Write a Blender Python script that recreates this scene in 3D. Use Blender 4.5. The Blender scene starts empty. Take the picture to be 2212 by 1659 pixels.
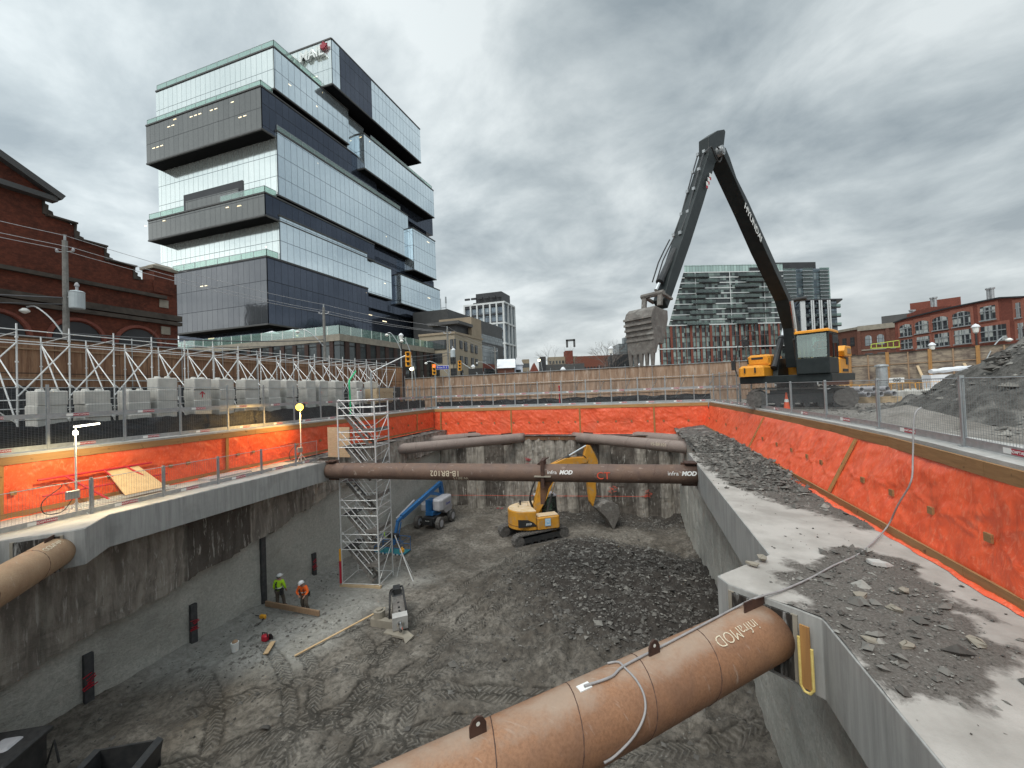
import bpy, math, random
import numpy as np
from mathutils import Vector, Matrix, noise as mnoise
R_ = math.radians
random.seed(7); RNG = np.random.default_rng(7)
scene = bpy.context.scene

# ---------------------------------------------------------------- camera
CAM_Z, YAW, PITCH, ROLL, FPX = 1.55, R_(17.4), R_(1.1), .038, 840.
f0 = np.array([-math.sin(YAW), math.cos(YAW), 0.]); r0 = np.array([math.cos(YAW), math.sin(YAW), 0.]); zz = np.array([0, 0, 1.])
FW = f0*math.cos(PITCH) + zz*math.sin(PITCH); u0 = -f0*math.sin(PITCH) + zz*math.cos(PITCH)
RT = r0*math.cos(ROLL) - u0*math.sin(ROLL); UP = u0*math.cos(ROLL) + r0*math.sin(ROLL); EYE = np.array([0, 0, CAM_Z])
cd = bpy.data.cameras.new('camera'); cam = bpy.data.objects.new('camera', cd); scene.collection.objects.link(cam)
cd.sensor_fit = 'HORIZONTAL'; cd.sensor_width = 36.; cd.lens = 36.*FPX/2212.; cd.clip_start = .05; cd.clip_end = 6000
cam.matrix_world = Matrix(((RT[0], UP[0], -FW[0], EYE[0]), (RT[1], UP[1], -FW[1], EYE[1]), (RT[2], UP[2], -FW[2], EYE[2]), (0, 0, 0, 1)))
scene.camera = cam

# ---------------------------------------------------------------- world: overcast sky
SUN_EL, SUN_AZ = R_(54), R_(196)      # azimuth from +Y towards +X
w = bpy.data.worlds.new('World'); scene.world = w; w.use_nodes = True
nt = w.node_tree; nt.nodes.clear(); N = nt.nodes; L = nt.links
def nd(nt, t, **k):
    n = nt.nodes.new(t)
    for a, b in k.items(): setattr(n, a, b)
    return n
tc = nd(nt, 'ShaderNodeTexCoord'); sep = nd(nt, 'ShaderNodeSeparateXYZ'); L.new(tc.outputs['Generated'], sep.inputs[0])
def wm(op, a, b=None, c=None, clamp=False):
    n = nd(nt, 'ShaderNodeMath', operation=op, use_clamp=clamp)
    for i, x in enumerate((a, b, c)):
        if x is None: continue
        if isinstance(x, (int, float)): n.inputs[i].default_value = x
        else: L.new(x, n.inputs[i])
    return n.outputs[0]
zc = wm('MAXIMUM', sep.outputs[2], 0.0); den = wm('ADD', zc, .26)
px_ = wm('DIVIDE', sep.outputs[0], den); py_ = wm('DIVIDE', sep.outputs[1], den)
cmb = nd(nt, 'ShaderNodeCombineXYZ'); L.new(px_, cmb.inputs[0]); L.new(py_, cmb.inputs[1])
mp = nd(nt, 'ShaderNodeMapping'); L.new(cmb.outputs[0], mp.inputs[0]); mp.inputs['Rotation'].default_value = (0, 0, R_(28)); mp.inputs['Scale'].default_value = (.95, 1.1, 1); mp.inputs['Location'].default_value = (3.1, 1.7, 0)
n1 = nd(nt, 'ShaderNodeTexNoise'); n1.inputs['Scale'].default_value = 2.3; n1.inputs['Detail'].default_value = 8; n1.inputs['Roughness'].default_value = .58; n1.inputs['Distortion'].default_value = .25; L.new(mp.outputs[0], n1.inputs['Vector'])
n2 = nd(nt, 'ShaderNodeTexNoise'); n2.inputs['Scale'].default_value = .75; n2.inputs['Detail'].default_value = 3; L.new(mp.outputs[0], n2.inputs['Vector'])
mixn = wm('ADD', wm('MULTIPLY', n1.outputs[0], .62), wm('MULTIPLY', n2.outputs[0], .38))
cr = nd(nt, 'ShaderNodeValToRGB'); L.new(mixn, cr.inputs[0])
e = cr.color_ramp.elements; e[0].position = .38; e[0].color = (.225, .268, .295, 1); e[1].position = .62; e[1].color = (.56, .605, .615, 1)
m_ = e.new(.495); m_.color = (.365, .412, .432, 1)
# paler towards the horizon, brightest low in the south-west
hz = wm('POWER', wm('SUBTRACT', 1.0, zc, clamp=True), 7.)
hm = nd(nt, 'ShaderNodeMixRGB'); L.new(wm('MULTIPLY', hz, .75), hm.inputs[0]); L.new(cr.outputs[0], hm.inputs[1]); hm.inputs[2].default_value = (.66, .68, .66, 1)
dotw = wm('ADD', wm('MULTIPLY', sep.outputs[0], math.sin(R_(262))), wm('MULTIPLY', sep.outputs[1], math.cos(R_(262))))
glow = wm('ADD', 1.0, wm('MULTIPLY', wm('MAXIMUM', dotw, 0.), .45))
dots = wm('MAXIMUM', wm('MULTIPLY', sep.outputs[1], -1.), 0.)
glow2 = wm('ADD', glow, wm('MULTIPLY', wm('POWER', dots, 1.3), .75))
zen = nd(nt, 'ShaderNodeMapRange'); L.new(zc, zen.inputs[0]); zen.inputs[1].default_value = .72; zen.inputs[2].default_value = .95; zen.inputs[3].default_value = 1.; zen.inputs[4].default_value = 2.3
gain = wm('MULTIPLY', glow2, zen.outputs[0])
vm = nd(nt, 'ShaderNodeVectorMath', operation='SCALE'); L.new(hm.outputs[0], vm.inputs[0]); L.new(gain, vm.inputs['Scale'])
sky = nd(nt, 'ShaderNodeTexSky', sky_type='NISHITA'); sky.sun_disc = False; sky.sun_elevation = SUN_EL; sky.sun_rotation = SUN_AZ; sky.air_density = 1; sky.dust_density = 4
b1 = nd(nt, 'ShaderNodeBackground'); L.new(sky.outputs[0], b1.inputs[0]); b1.inputs[1].default_value = .05
b2 = nd(nt, 'ShaderNodeBackground'); L.new(vm.outputs[0], b2.inputs[0]); b2.inputs[1].default_value = 1.0
ms = nd(nt, 'ShaderNodeMixShader'); ms.inputs[0].default_value = .93; L.new(b1.outputs[0], ms.inputs[1]); L.new(b2.outputs[0], ms.inputs[2])
wo = nd(nt, 'ShaderNodeOutputWorld'); L.new(ms.outputs[0], wo.inputs[0])
sd = bpy.data.lights.new('sun', 'SUN'); so = bpy.data.objects.new('sun', sd); scene.collection.objects.link(so)
sd.energy = 1.4; sd.angle = R_(26); sd.color = (1, .965, .9)
sdir = Vector((math.sin(SUN_AZ)*math.cos(SUN_EL), math.cos(SUN_AZ)*math.cos(SUN_EL), math.sin(SUN_EL)))
so.rotation_euler = sdir.to_track_quat('Z', 'Y').to_euler()
scene.view_settings.view_transform = 'Standard'; scene.view_settings.look = 'None'; scene.view_settings.exposure = .5; scene.view_settings.gamma = 1
scene.cycles.max_bounces = 6; scene.cycles.transparent_max_bounces = 12; scene.cycles.diffuse_bounces = 3; scene.cycles.glossy_bounces = 3

# ---------------------------------------------------------------- photo measurements -> real points
def ray(x, y): return FW + RT*(x-1106.)/FPX - UP*(y-829.5)/FPX
def G(x, y, z):
    d = ray(x, y); return EYE + d*(z-CAM_Z)/d[2]
def PY(x, y, Y):
    d = ray(x, y); return EYE + d*Y/d[1]
def PX(x, y, X):
    d = ray(x, y); return EYE + d*X/d[0]
def AT(x, y, depth): return EYE + ray(x, y)*depth
FLY, FLZ = [0, 15, 19, 30, 37], [-9.3, -9.35, -9.65, -10.0, -10.2]
def fz(Y): return float(np.interp(Y, FLY, FLZ))
def GF(x, y):
    p = G(x, y, -9.7)
    for _ in range(6): p = G(x, y, fz(p[1]))
    return p
def plane_hit(x, y, P, d):           # vertical plane through P along unit d -> (along, z)
    n = np.array([d[1], -d[0], 0.]); r = ray(x, y); t = ((np.array(P)-EYE) @ n)/(r @ n); q = EYE + r*t
    return float((q-np.array(P)) @ d), float(q[2])
def azv(deg): return np.array([math.sin(R_(deg)), math.cos(R_(deg)), 0.])
ORD = ['first', 'second', 'third', 'fourth', 'fifth', 'sixth', 'seventh', 'eighth', 'ninth', 'tenth', 'eleventh', 'twelfth', 'thirteenth', 'fourteenth', 'fifteenth', 'sixteenth', 'seventeenth', 'eighteenth', 'nineteenth', 'twentieth']

# ---------------------------------------------------------------- mesh building
LOC = {}
def tag(o, label=None, cat=None, group=None, kind=None):
    if label: o['label'] = label
    if cat: o['category'] = cat
    if group: o['group'] = group
    if kind: o['kind'] = kind
    return o
def thing(name, loc, label, cat, group=None, rz=0.):
    o = bpy.data.objects.new(name, None); scene.collection.objects.link(o); o.empty_display_size = .2
    o.location = tuple(float(v) for v in loc); o.rotation_euler = (0, 0, rz)
    return tag(o, label, cat, group)
def rot3(axis, a): return np.array(Matrix.Rotation(a, 3, axis))
class MB:
    def __init__(s, parent=None, world=False):
        s.v = []; s.f = []; s.off = np.array(parent.location) if (parent is not None and world) else np.zeros(3)
    def add(s, vs, fs):
        b = len(s.v); s.v += [(float(p[0]), float(p[1]), float(p[2])) for p in vs]; s.f += [tuple(i+b for i in f) for f in fs]; return s
    def box(s, c, d, R=None, taper=1.):
        x, y, z = d[0]/2, d[1]/2, d[2]/2; t = taper
        vs = np.array([(-x, -y, -z), (x, -y, -z), (x, y, -z), (-x, y, -z), (-x*t, -y*t, z), (x*t, -y*t, z), (x*t, y*t, z), (-x*t, y*t, z)])
        if R is not None: vs = vs @ np.array(R).T
        return s.add(vs + np.array(c), [(0, 3, 2, 1), (4, 5, 6, 7), (0, 1, 5, 4), (1, 2, 6, 5), (2, 3, 7, 6), (3, 0, 4, 7)])
    def b2(s, lo, hi): return s.box([(a+b)/2 for a, b in zip(lo, hi)], [b-a for a, b in zip(lo, hi)])
    def cbox(s, c, d, r, rz=0.):     # box with chamfered vertical and top edges
        x, y, z = d[0]/2, d[1]/2, d[2]/2
        def ring(k, zz_): return [(x-k, -y+r, zz_), (x-k, y-r, zz_), (x-r, y-k, zz_), (-x+r, y-k, zz_), (-x+k, y-r, zz_), (-x+k, -y+r, zz_), (-x+r, -y+k, zz_), (x-r, -y+k, zz_)]
        vs = ring(0, -z) + ring(0, z-r) + [((p[0])*(x-r)/x, p[1]*(y-r)/y, z) for p in ring(0, z)]
        fs = [tuple(range(7, -1, -1)), tuple(range(16, 24))]
        for k in range(2):
            for i in range(8): j = (i+1) % 8; fs.append((k*8+i, k*8+j, k*8+8+j, k*8+8+i))
        R = rot3('Z', rz); return s.add(np.array(vs) @ R.T + np.array(c), fs)
    def bar(s, p, q, w_, h, up=(0, 0, 1)):
        p = np.array(p, float); q = np.array(q, float); d = q-p; n = np.linalg.norm(d); d = d/max(n, 1e-9); up = np.array(up, float)
        sd_ = np.cross(d, up)
        if np.linalg.norm(sd_) < 1e-3: sd_ = np.cross(d, (1, 0, 0))
        sd_ /= np.linalg.norm(sd_); u = np.cross(sd_, d); a = sd_*w_/2; b = u*h/2
        vs = [p-a-b, p+a-b, p+a+b, p-a+b, q-a-b, q+a-b, q+a+b, q-a+b]
        return s.add(vs, [(0, 1, 2, 3), (7, 6, 5, 4), (0, 4, 5, 1), (1, 5, 6, 2), (2, 6, 7, 3), (3, 7, 4, 0)])
    def tube(s, p, q, r, n=8, r2=None, cap=True):
        return s.path([p, q], [r, r if r2 is None else r2], n, cap)
    def path(s, pts, r, n=6, cap=True):
        pts = [np.array(p, float) for p in pts]; m = len(pts); rr = [r]*m if isinstance(r, (int, float)) else r; b = len(s.v); prev = None
        for i, p in enumerate(pts):
            d = (pts[min(i+1, m-1)]-pts[max(i-1, 0)]); d /= max(np.linalg.norm(d), 1e-9)
            if prev is None:
                a = np.cross(d, (0, 0, 1)); a = np.cross(d, (1, 0, 0)) if np.linalg.norm(a) < .05 else a
            else: a = prev - d*(prev @ d)
            a /= max(np.linalg.norm(a), 1e-9); prev = a; c = np.cross(d, a)
            for k in range(n):
                t = 2*math.pi*k/n; s.v.append(tuple(p + (a*math.cos(t)+c*math.sin(t))*rr[i]))
        for i in range(m-1):
            for k in range(n):
                k2 = (k+1) % n; s.f.append((b+i*n+k, b+i*n+k2, b+(i+1)*n+k2, b+(i+1)*n+k))
        if cap: s.f.append(tuple(b+k for k in range(n-1, -1, -1))); s.f.append(tuple(b+(m-1)*n+k for k in range(n)))
        return s
    def prism(s, poly, fn0, fn1):    # poly of 2D points mapped by two functions to the two end faces
        n = len(poly); vs = [fn0(*p) for p in poly] + [fn1(*p) for p in poly]
        return s.add(vs, [tuple(range(n-1, -1, -1)), tuple(range(n, 2*n))] + [(i, (i+1) % n, n+(i+1) % n, n+i) for i in range(n)])
    def pxz(s, poly, y0, y1): return s.prism(poly, lambda a, b: (a, y0, b), lambda a, b: (a, y1, b))
    def pxy(s, poly, z0, z1): return s.prism(poly, lambda a, b: (a, b, z0), lambda a, b: (a, b, z1))
    def lathe(s, c, prof, n=12, axis='Z'):
        b = len(s.v); c = np.array(c, float)
        for r, h in prof:
            for k in range(n):
                t = 2*math.pi*k/n; x, y = r*math.cos(t), r*math.sin(t)
                s.v.append(tuple(c + np.array({'Z': (x, y, h), 'Y': (x, h, y), 'X': (h, x, y)}[axis])))
        for i in range(len(prof)-1):
            for k in range(n): k2 = (k+1) % n; s.f.append((b+i*n+k, b+i*n+k2, b+(i+1)*n+k2, b+(i+1)*n+k))
        s.f.append(tuple(b+k for k in range(n-1, -1, -1))); s.f.append(tuple(b+(len(prof)-1)*n+k for k in range(n))); return s
    def ball(s, c, r, n=10, m=6, sc=(1, 1, 1)):
        b = len(s.v); c = np.array(c, float)
        for i in range(m+1):
            ph = math.pi*i/m
            for k in range(n):
                t = 2*math.pi*k/n; s.v.append(tuple(c + np.array((math.sin(ph)*math.cos(t)*sc[0], math.sin(ph)*math.sin(t)*sc[1], math.cos(ph)*sc[2]))*r))
        for i in range(m):
            for k in range(n): k2 = (k+1) % n; s.f.append((b+i*n+k, b+(i+1)*n+k, b+(i+1)*n+k2, b+i*n+k2))
        return s
    def grid(s, P):                  # P: (nu, nv, 3) array
        nu, nv = P.shape[:2]; b = len(s.v); s.v += [tuple(p) for p in P.reshape(-1, 3).tolist()]
        idx = (np.arange(nu-1)[:, None]*nv + np.arange(nv-1)[None, :] + b).reshape(-1)
        s.f += [tuple(t) for t in np.stack([idx, idx+nv, idx+nv+1, idx+1], 1).tolist()]; return s
    def build(s, name, mat, parent=None, smooth=False, bevel=0., solid=0.):
        me = bpy.data.meshes.new(name); V = np.array(s.v) - s.off
        me.from_pydata(V.tolist(), [], s.f); me.update()
        uvs(me)
        if mat: me.materials.append(mat)
        if smooth: me.polygons.foreach_set('use_smooth', [True]*len(me.polygons))
        o = bpy.data.objects.new(name, me); scene.collection.objects.link(o)
        if parent is not None: o.parent = parent
        if solid: md = o.modifiers.new('solid', 'SOLIDIFY'); md.thickness = solid
        if bevel: md = o.modifiers.new('bevel', 'BEVEL'); md.width = bevel; md.segments = 2; md.limit_method = 'ANGLE'
        return o
    def top(s, name, mat, label, cat, group=None, **k):   # a one-mesh thing, origin at the middle of its base
        V = np.array(s.v); lo, hi = V.min(0), V.max(0); c = np.array([(lo[0]+hi[0])/2, (lo[1]+hi[1])/2, lo[2]]); s.off = c
        o = s.build(name, mat, None, **k); o.location = tuple(c); return tag(o, label, cat, group)
def uvs(me):                         # metric UVs: along the wall and up, or plan for flat faces
    n = len(me.polygons)
    if n == 0: return
    nl = len(me.loops); nor = np.zeros(n*3); me.polygons.foreach_get('normal', nor); nor = nor.reshape(-1, 3)
    tot = np.zeros(n, int); me.polygons.foreach_get('loop_total', tot); vi = np.zeros(nl, int); me.loops.foreach_get('vertex_index', vi)
    co = np.zeros(len(me.vertices)*3); me.vertices.foreach_get('co', co); co = co.reshape(-1, 3)
    N_ = np.repeat(nor, tot, 0); P = co[vi]; flat = np.abs(N_[:, 2]) > .7
    h = np.hypot(N_[:, 0], N_[:, 1])+1e-9; tx, ty = -N_[:, 1]/h, N_[:, 0]/h
    u = np.where(flat, P[:, 0], P[:, 0]*tx+P[:, 1]*ty); v = np.where(flat, P[:, 1], P[:, 2])
    l = me.uv_layers.new(name='UVMap'); l.data.foreach_set('uv', np.stack([u, v], 1).reshape(-1))
def link_copy(o, parent=None, name=None):
    c = o.copy(); scene.collection.objects.link(c)
    if parent is not None: c.parent = parent
    return c
def copy_tree(o, loc=None, rz=None, label=None, parent=None, scale=None):
    c = link_copy(o, parent)
    for ch in [k for k in bpy.data.objects if k.parent == o]: copy_tree(ch, parent=c)
    if loc is not None: c.location = tuple(float(v) for v in loc)
    if rz is not None: c.rotation_euler = (0, 0, rz)
    if label: c['label'] = label
    if scale: c.scale = scale
    return c
_tx = {}
def text_mesh(txt, size, depth=.002, shear=0., bold=0.):    # flat lettering as mesh data, centred, in the XZ plane facing -Y
    k = (txt, size, depth, shear, bold)
    if k in _tx: return _tx[k]
    cu = bpy.data.curves.new('lettering', 'FONT'); cu.body = txt; cu.size = size; cu.extrude = depth; cu.align_x = 'CENTER'; cu.align_y = 'CENTER'; cu.shear = shear; cu.offset = bold; cu.resolution_u = 3
    o = bpy.data.objects.new('lettering', cu); scene.collection.objects.link(o); bpy.context.view_layer.update()
    me = bpy.data.meshes.new_from_object(o.evaluated_get(bpy.context.evaluated_depsgraph_get())); bpy.data.objects.remove(o)
    me.transform(Matrix.Rotation(R_(90), 4, 'X')); me.name = 'lettering'; _tx[k] = me; return me
def text(name, txt, size, mat, parent, loc, rot=(0, 0, 0), depth=.004, shear=0., bold=0., mirror=False):
    me = text_mesh(txt, size, depth, shear, bold)
    if not me.materials: me.materials.append(mat)
    o = bpy.data.objects.new(name, me); scene.collection.objects.link(o)
    if parent is not None: o.parent = parent
    o.location = tuple(float(v) for v in loc); o.rotation_euler = rot
    return o
# ---------------------------------------------------------------- materials
class NB:
    def __init__(s, name):
        s.m = bpy.data.materials.new(name); s.m.use_nodes = True; s.nt = s.m.node_tree; s.nt.nodes.clear()
        s.out = s.n('ShaderNodeOutputMaterial'); s.b = s.n('ShaderNodeBsdfPrincipled'); s.l(s.b.outputs[0], s.out.inputs[0]); s.tc = s.n('ShaderNodeTexCoord')
    def n(s, t, **k):
        n = s.nt.nodes.new(t)
        for a, b in k.items(): setattr(n, a, b)
        return n
    def l(s, a, b): s.nt.links.new(a, b)
    def set(s, sock, v):
        if hasattr(v, 'is_linked') or isinstance(v, bpy.types.NodeSocket): s.l(v, sock)
        else: sock.default_value = (tuple(v)+(1.,) if isinstance(v, (tuple, list)) and len(v) == 3 and len(sock.default_value) == 4 else v)
    def co(s, kind='Object', sc=(1, 1, 1), rot=(0, 0, 0)):
        m = s.n('ShaderNodeMapping'); s.l(s.tc.outputs[kind], m.inputs[0]); m.inputs['Scale'].default_value = sc; m.inputs['Rotation'].default_value = rot; return m.outputs[0]
    def noise(s, vec, scale, detail=5, rough=.55, dist=0.):
        t = s.n('ShaderNodeTexNoise'); s.l(vec, t.inputs['Vector']); t.inputs['Scale'].default_value = scale; t.inputs['Detail'].default_value = detail; t.inputs['Roughness'].default_value = rough; t.inputs['Distortion'].default_value = dist; return t.outputs[0]
    def math(s, op, a, b=None, c=None, clamp=False):
        n = s.n('ShaderNodeMath', operation=op, use_clamp=clamp)
        for i, x in enumerate((a, b, c)):
            if x is not None: s.set(n.inputs[i], x)
        return n.outputs[0]
    def mr(s, v, a, b, c=0., d=1.):
        n = s.n('ShaderNodeMapRange'); s.l(v, n.inputs[0])
        for i, x in enumerate((a, b, c, d)): n.inputs[i+1].default_value = x
        return n.outputs[0]
    def mix(s, f, a, b, mode='MIX'):
        n = s.n('ShaderNodeMixRGB', blend_type=mode); s.set(n.inputs[0], f); s.set(n.inputs[1], a); s.set(n.inputs[2], b); return n.outputs[0]
    def attr(s, name):
        n = s.n('ShaderNodeAttribute', attribute_name=name); return n
    def bump(s, h, strength=.3, dist=.05, prev=None):
        n = s.n('ShaderNodeBump'); n.inputs['Strength'].default_value = strength; n.inputs['Distance'].default_value = dist; s.l(h, n.inputs['Height'])
        if prev is not None: s.l(prev, n.inputs['Normal'])
        s.l(n.outputs[0], s.b.inputs['Normal']); return n.outputs[0]
    def fin(s, col, rough=.8, metal=0., spec=.5):
        s.set(s.b.inputs['Base Color'], col); s.set(s.b.inputs['Roughness'], rough); s.set(s.b.inputs['Metallic'], metal); s.b.inputs['Specular IOR Level'].default_value = spec; return s.m
def mat(name, c1, c2=None, scale=2., rough=.8, metal=0., bump=.25, bs=18., st=(1, 1, 1), c3=None, s3=.6, spec=.4, lo=.35, hi=.65, bd=.02):
    b = NB(name); v = b.co('Object', st); col = c1
    if c2: col = b.mix(b.mr(b.noise(v, scale, 6, .6), lo, hi), c1, c2)
    if c3: col = b.mix(b.mr(b.noise(v, s3, 7, .65, .5), .52, .68), col, c3)
    if bump: b.bump(b.noise(v, bs, 5, .6), bump, bd)
    return b.fin(col, rough, metal, spec)
M = {}
M['concrete'] = mat('concrete', (.46, .45, .43), (.36, .355, .34), 1.2, .88, 0, .35, 24, c3=(.52, .51, .49), s3=2.4)
M['block'] = mat('cast_concrete', (.56, .55, .51), (.42, .41, .385), 1.6, .9, 0, .3, 16)
M['galv'] = mat('galvanised_steel', (.43, .45, .46), (.33, .35, .36), 6, .45, .55, .1, 30)
M['alu'] = mat('aluminium', (.74, .75, .74), (.6, .61, .61), 5, .45, .35, .08, 30)
M['wire'] = mat('fence_wire', (.2, .215, .22), None, 1, .5, .4, 0)
M['red_plate'] = mat('red_plate', (.42, .015, .04), None, 1, .5, 0, 0)
M['white'] = mat('white_paint', (.78, .78, .76), None, 1, .5, 0, 0)
M['black'] = mat('black_rubber', (.02, .02, .021), (.04, .04, .04), 8, .6, 0, .15, 20)
M['darkmetal'] = mat('dark_steel', (.035, .037, .04), (.06, .06, .06), 4, .45, .3, .1, 25)
M['boomblack'] = mat('dark_boom_paint', (.012, .017, .018), (.02, .026, .027), 3, .5, 0, .06, 20, spec=.3)
M['steelface'] = mat('dark_grey_pile_steel', (.045, .047, .052), (.08, .08, .082), 4, .7, .1, .3, 14)

M['yellow'] = mat('machine_yellow', (.62, .30, .035), (.5, .23, .03), 1.5, .5, 0, .06, 20, c3=(.42, .27, .13), s3=2.2)
M['orangeyellow'] = mat('machine_orange_yellow', (.85, .36, .03), (.74, .3, .03), 2, .4, 0, .05, 20)
M['dustyyellow'] = mat('dusty_top_paint', (.62, .5, .36), (.55, .4, .22), 3, .8, 0, .1, 20)
M['bucket'] = mat('muddy_bucket_steel', (.2, .185, .17), (.13, .12, .11), 5, .8, .2, .5, 14, c3=(.28, .27, .25), s3=3)
M['track'] = mat('dusty_track_steel', (.17, .16, .15), (.09, .085, .08), 6, .75, .3, .3, 20)
M['blue'] = mat('lift_blue', (.02, .11, .28), (.03, .14, .34), 3, .4, 0, .05, 20)
M['teal'] = mat('teal_tray', (.03, .2, .22), None, 1, .5, 0, 0)
M['liftgrey'] = mat('pale_grey_cover', (.42, .42, .44), (.36, .36, .38), 3, .45, 0, .05, 12)
M['chrome'] = mat('chrome_rod', (.7, .7, .7), None, 1, .15, 1., 0)
M['timber'] = None
M['whitewash'] = mat('pale_timber', (.55, .43, .28), (.45, .33, .2), 4, .8, 0, .2, 20, st=(1, 1, 6))
M['plank'] = mat('weathered_plank', (.36, .24, .15), (.28, .18, .11), 3, .85, 0, .2, 20, st=(4, 4, 1))
M['pinewood'] = mat('fresh_pine', (.62, .45, .26), (.52, .36, .2), 5, .75, 0, .15, 20)
M['red'] = mat('red_paint', (.45, .02, .04), None, 1, .5, 0, 0)
M['green'] = mat('green_hose', (.02, .5, .2), None, 1, .5, 0, 0)
M['grey_hose'] = mat('grey_hose', (.33, .32, .32), (.26, .25, .25), 6, .6, 0, .1, 30)
M['soffit'] = mat('black_soffit', (.006, .006, .007), None, 1, .85, 0, 0, spec=.1)
M['fin'] = mat('dark_brown_brick_fin', (.06, .036, .03), (.045, .027, .023), 2, .9, 0, .2, 12)
M['ply2'] = mat('pale_stained_plywood', (.37, .25, .175), (.2, .125, .08), 1.1, .8, 0, .15, 14, st=(2.2, 2.2, .35), c3=(.46, .37, .3), s3=1.5)
M['pole'] = mat('concrete_pole', (.24, .235, .22), (.17, .165, .155), 5, .9, 0, .3, 20)
M['transformer'] = mat('transformer_grey', (.45, .5, .52), (.4, .45, .47), 3, .5, 0, .05, 20)
M['cable'] = mat('overhead_cable', (.09, .09, .095), None, 1, .6, 0, 0)
M['palecable'] = mat('aluminium_line', (.42, .42, .43), None, 1, .5, .3, 0)
M['signal'] = mat('signal_yellow', (.8, .38, .03), None, 1, .45, 0, 0)
M['signblue'] = mat('sign_blue', (.02, .03, .35), None, 1, .45, 0, 0)
M['cone'] = mat('cone_orange', (.8, .12, .04), None, 1, .6, 0, 0)
M['foam'] = mat('yellow_spray_foam', (.75, .6, .22), (.66, .5, .15), 9, .8, 0, .5, 30)
M['blackface'] = mat('dark_steel_face', (.02, .018, .016), (.05, .045, .04), 3, .6, .2, .3, 12, st=(6, 6, .6), c3=(.4, .4, .39), s3=1.6)
M['brick_plain'] = mat('red_brick_far', (.19, .07, .045), (.14, .05, .035), 3, .9, 0, .2, 30)
M['beige'] = mat('beige_render', (.33, .28, .21), (.28, .24, .18), .35, .85, 0, .1, 8)
M['beige2'] = mat('warm_beige_render', (.31, .25, .18), (.26, .21, .15), .5, .85, 0, .1, 8)
M['darkclad'] = mat('dark_cladding', (.028, .029, .032), (.04, .041, .045), .4, .45, .1, .05, 3)
M['greyclad'] = mat('grey_cladding', (.085, .085, .085), (.065, .065, .065), .5, .6, 0, .05, 3)
M['whiteclad'] = mat('white_concrete_frame', (.6, .62, .62), (.52, .54, .54), .3, .7, 0, .05, 4)
M['stone'] = mat('pale_stone', (.3, .27, .22), (.22, .2, .165), 1.5, .9, 0, .25, 10)
M['darkstone'] = mat('weathered_stone_band', (.045, .038, .032), (.085, .07, .058), 1.2, .9, 0, .3, 10)
M['snow'] = mat('white_roof', (.75, .77, .8), (.65, .67, .7), .6, .7, 0, .1, 5)
M['whitewall'] = mat('painted_white_wall', (.55, .6, .68), (.48, .53, .62), .8, .8, 0, .1, 8)
M['bark'] = mat('bare_bark', (.085, .07, .06), (.13, .11, .1), 6, .9, 0, .3, 20)
M['palebark'] = mat('pale_bare_bark', (.2, .15, .13), (.14, .105, .09), 6, .9, 0, .2, 20)
M['hivis_green'] = mat('hi_vis_lime', (.5, .85, .03), (.42, .74, .03), 12, .8, 0, .4, 14)
M['hivis_orange'] = mat('hi_vis_orange', (.9, .17, .03), (.8, .13, .02), 12, .8, 0, .4, 14)
M['tape'] = mat('reflective_tape', (.75, .76, .7), None, 1, .35, 0, 0)
M['trousers'] = mat('dusty_trousers', (.13, .105, .085), (.09, .075, .06), 14, .9, 0, .4, 16)
M['boots'] = mat('tan_boots', (.17, .11, .07), (.12, .08, .05), 12, .8, 0, .2, 20)
M['skin'] = mat('skin', (.42, .24, .17), (.38, .21, .15), 20, .6, 0, .05, 60)
M['helmet'] = mat('white_helmet', (.72, .73, .74), None, 1, .35, 0, 0)
M['glass'] = NB('cab_glass').m
b = NB('cab_glass2'); b.b.inputs['Transmission Weight'].default_value = .0
gl = b.n('ShaderNodeBsdfGlossy'); gl.inputs['Roughness'].default_value = .03; gl.inputs['Color'].default_value = (.9, .95, .93, 1)
tr = b.n('ShaderNodeBsdfTransparent'); tr.inputs['Color'].default_value = (.62, .74, .7, 1)
fr = b.n('ShaderNodeFresnel'); fr.inputs[0].default_value = 1.5; mx = b.n('ShaderNodeMixShader'); b.l(b.math('ADD', fr.outputs[0], .10), mx.inputs[0]); b.l(tr.outputs[0], mx.inputs[1]); b.l(gl.outputs[0], mx.inputs[2]); b.l(mx.outputs[0], b.out.inputs[0]); M['glass'] = b.m
b = NB('rail_glass'); gl = b.n('ShaderNodeBsdfGlossy'); gl.inputs['Roughness'].default_value = .03
tr = b.n('ShaderNodeBsdfTransparent'); tr.inputs['Color'].default_value = (.72, .86, .8, 1); df = b.n('ShaderNodeBsdfDiffuse'); df.inputs[0].default_value = (.45, .62, .56, 1)
m1 = b.n('ShaderNodeMixShader'); m1.inputs[0].default_value = .2; b.l(tr.outputs[0], m1.inputs[1]); b.l(df.outputs[0], m1.inputs[2])
m2 = b.n('ShaderNodeMixShader'); m2.inputs[0].default_value = .18; b.l(m1.outputs[0], m2.inputs[1]); b.l(gl.outputs[0], m2.inputs[2]); b.l(m2.outputs[0], b.out.inputs[0]); M['railglass'] = b.m
b = NB('balcony_glass'); gl = b.n('ShaderNodeBsdfGlossy'); gl.inputs['Roughness'].default_value = .1; tr = b.n('ShaderNodeBsdfTransparent'); tr.inputs['Color'].default_value = (.5, .6, .56, 1); m2 = b.n('ShaderNodeMixShader'); m2.inputs[0].default_value = .1; b.l(tr.outputs[0], m2.inputs[1]); b.l(gl.outputs[0], m2.inputs[2]); b.l(m2.outputs[0], b.out.inputs[0]); M['condorail'] = b.m
def emit(name, col, s):
    b = NB(name); b.b.inputs['Emission Color'].default_value = col+(1,); b.b.inputs['Emission Strength'].default_value = s; return b.fin(col, .5)
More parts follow.
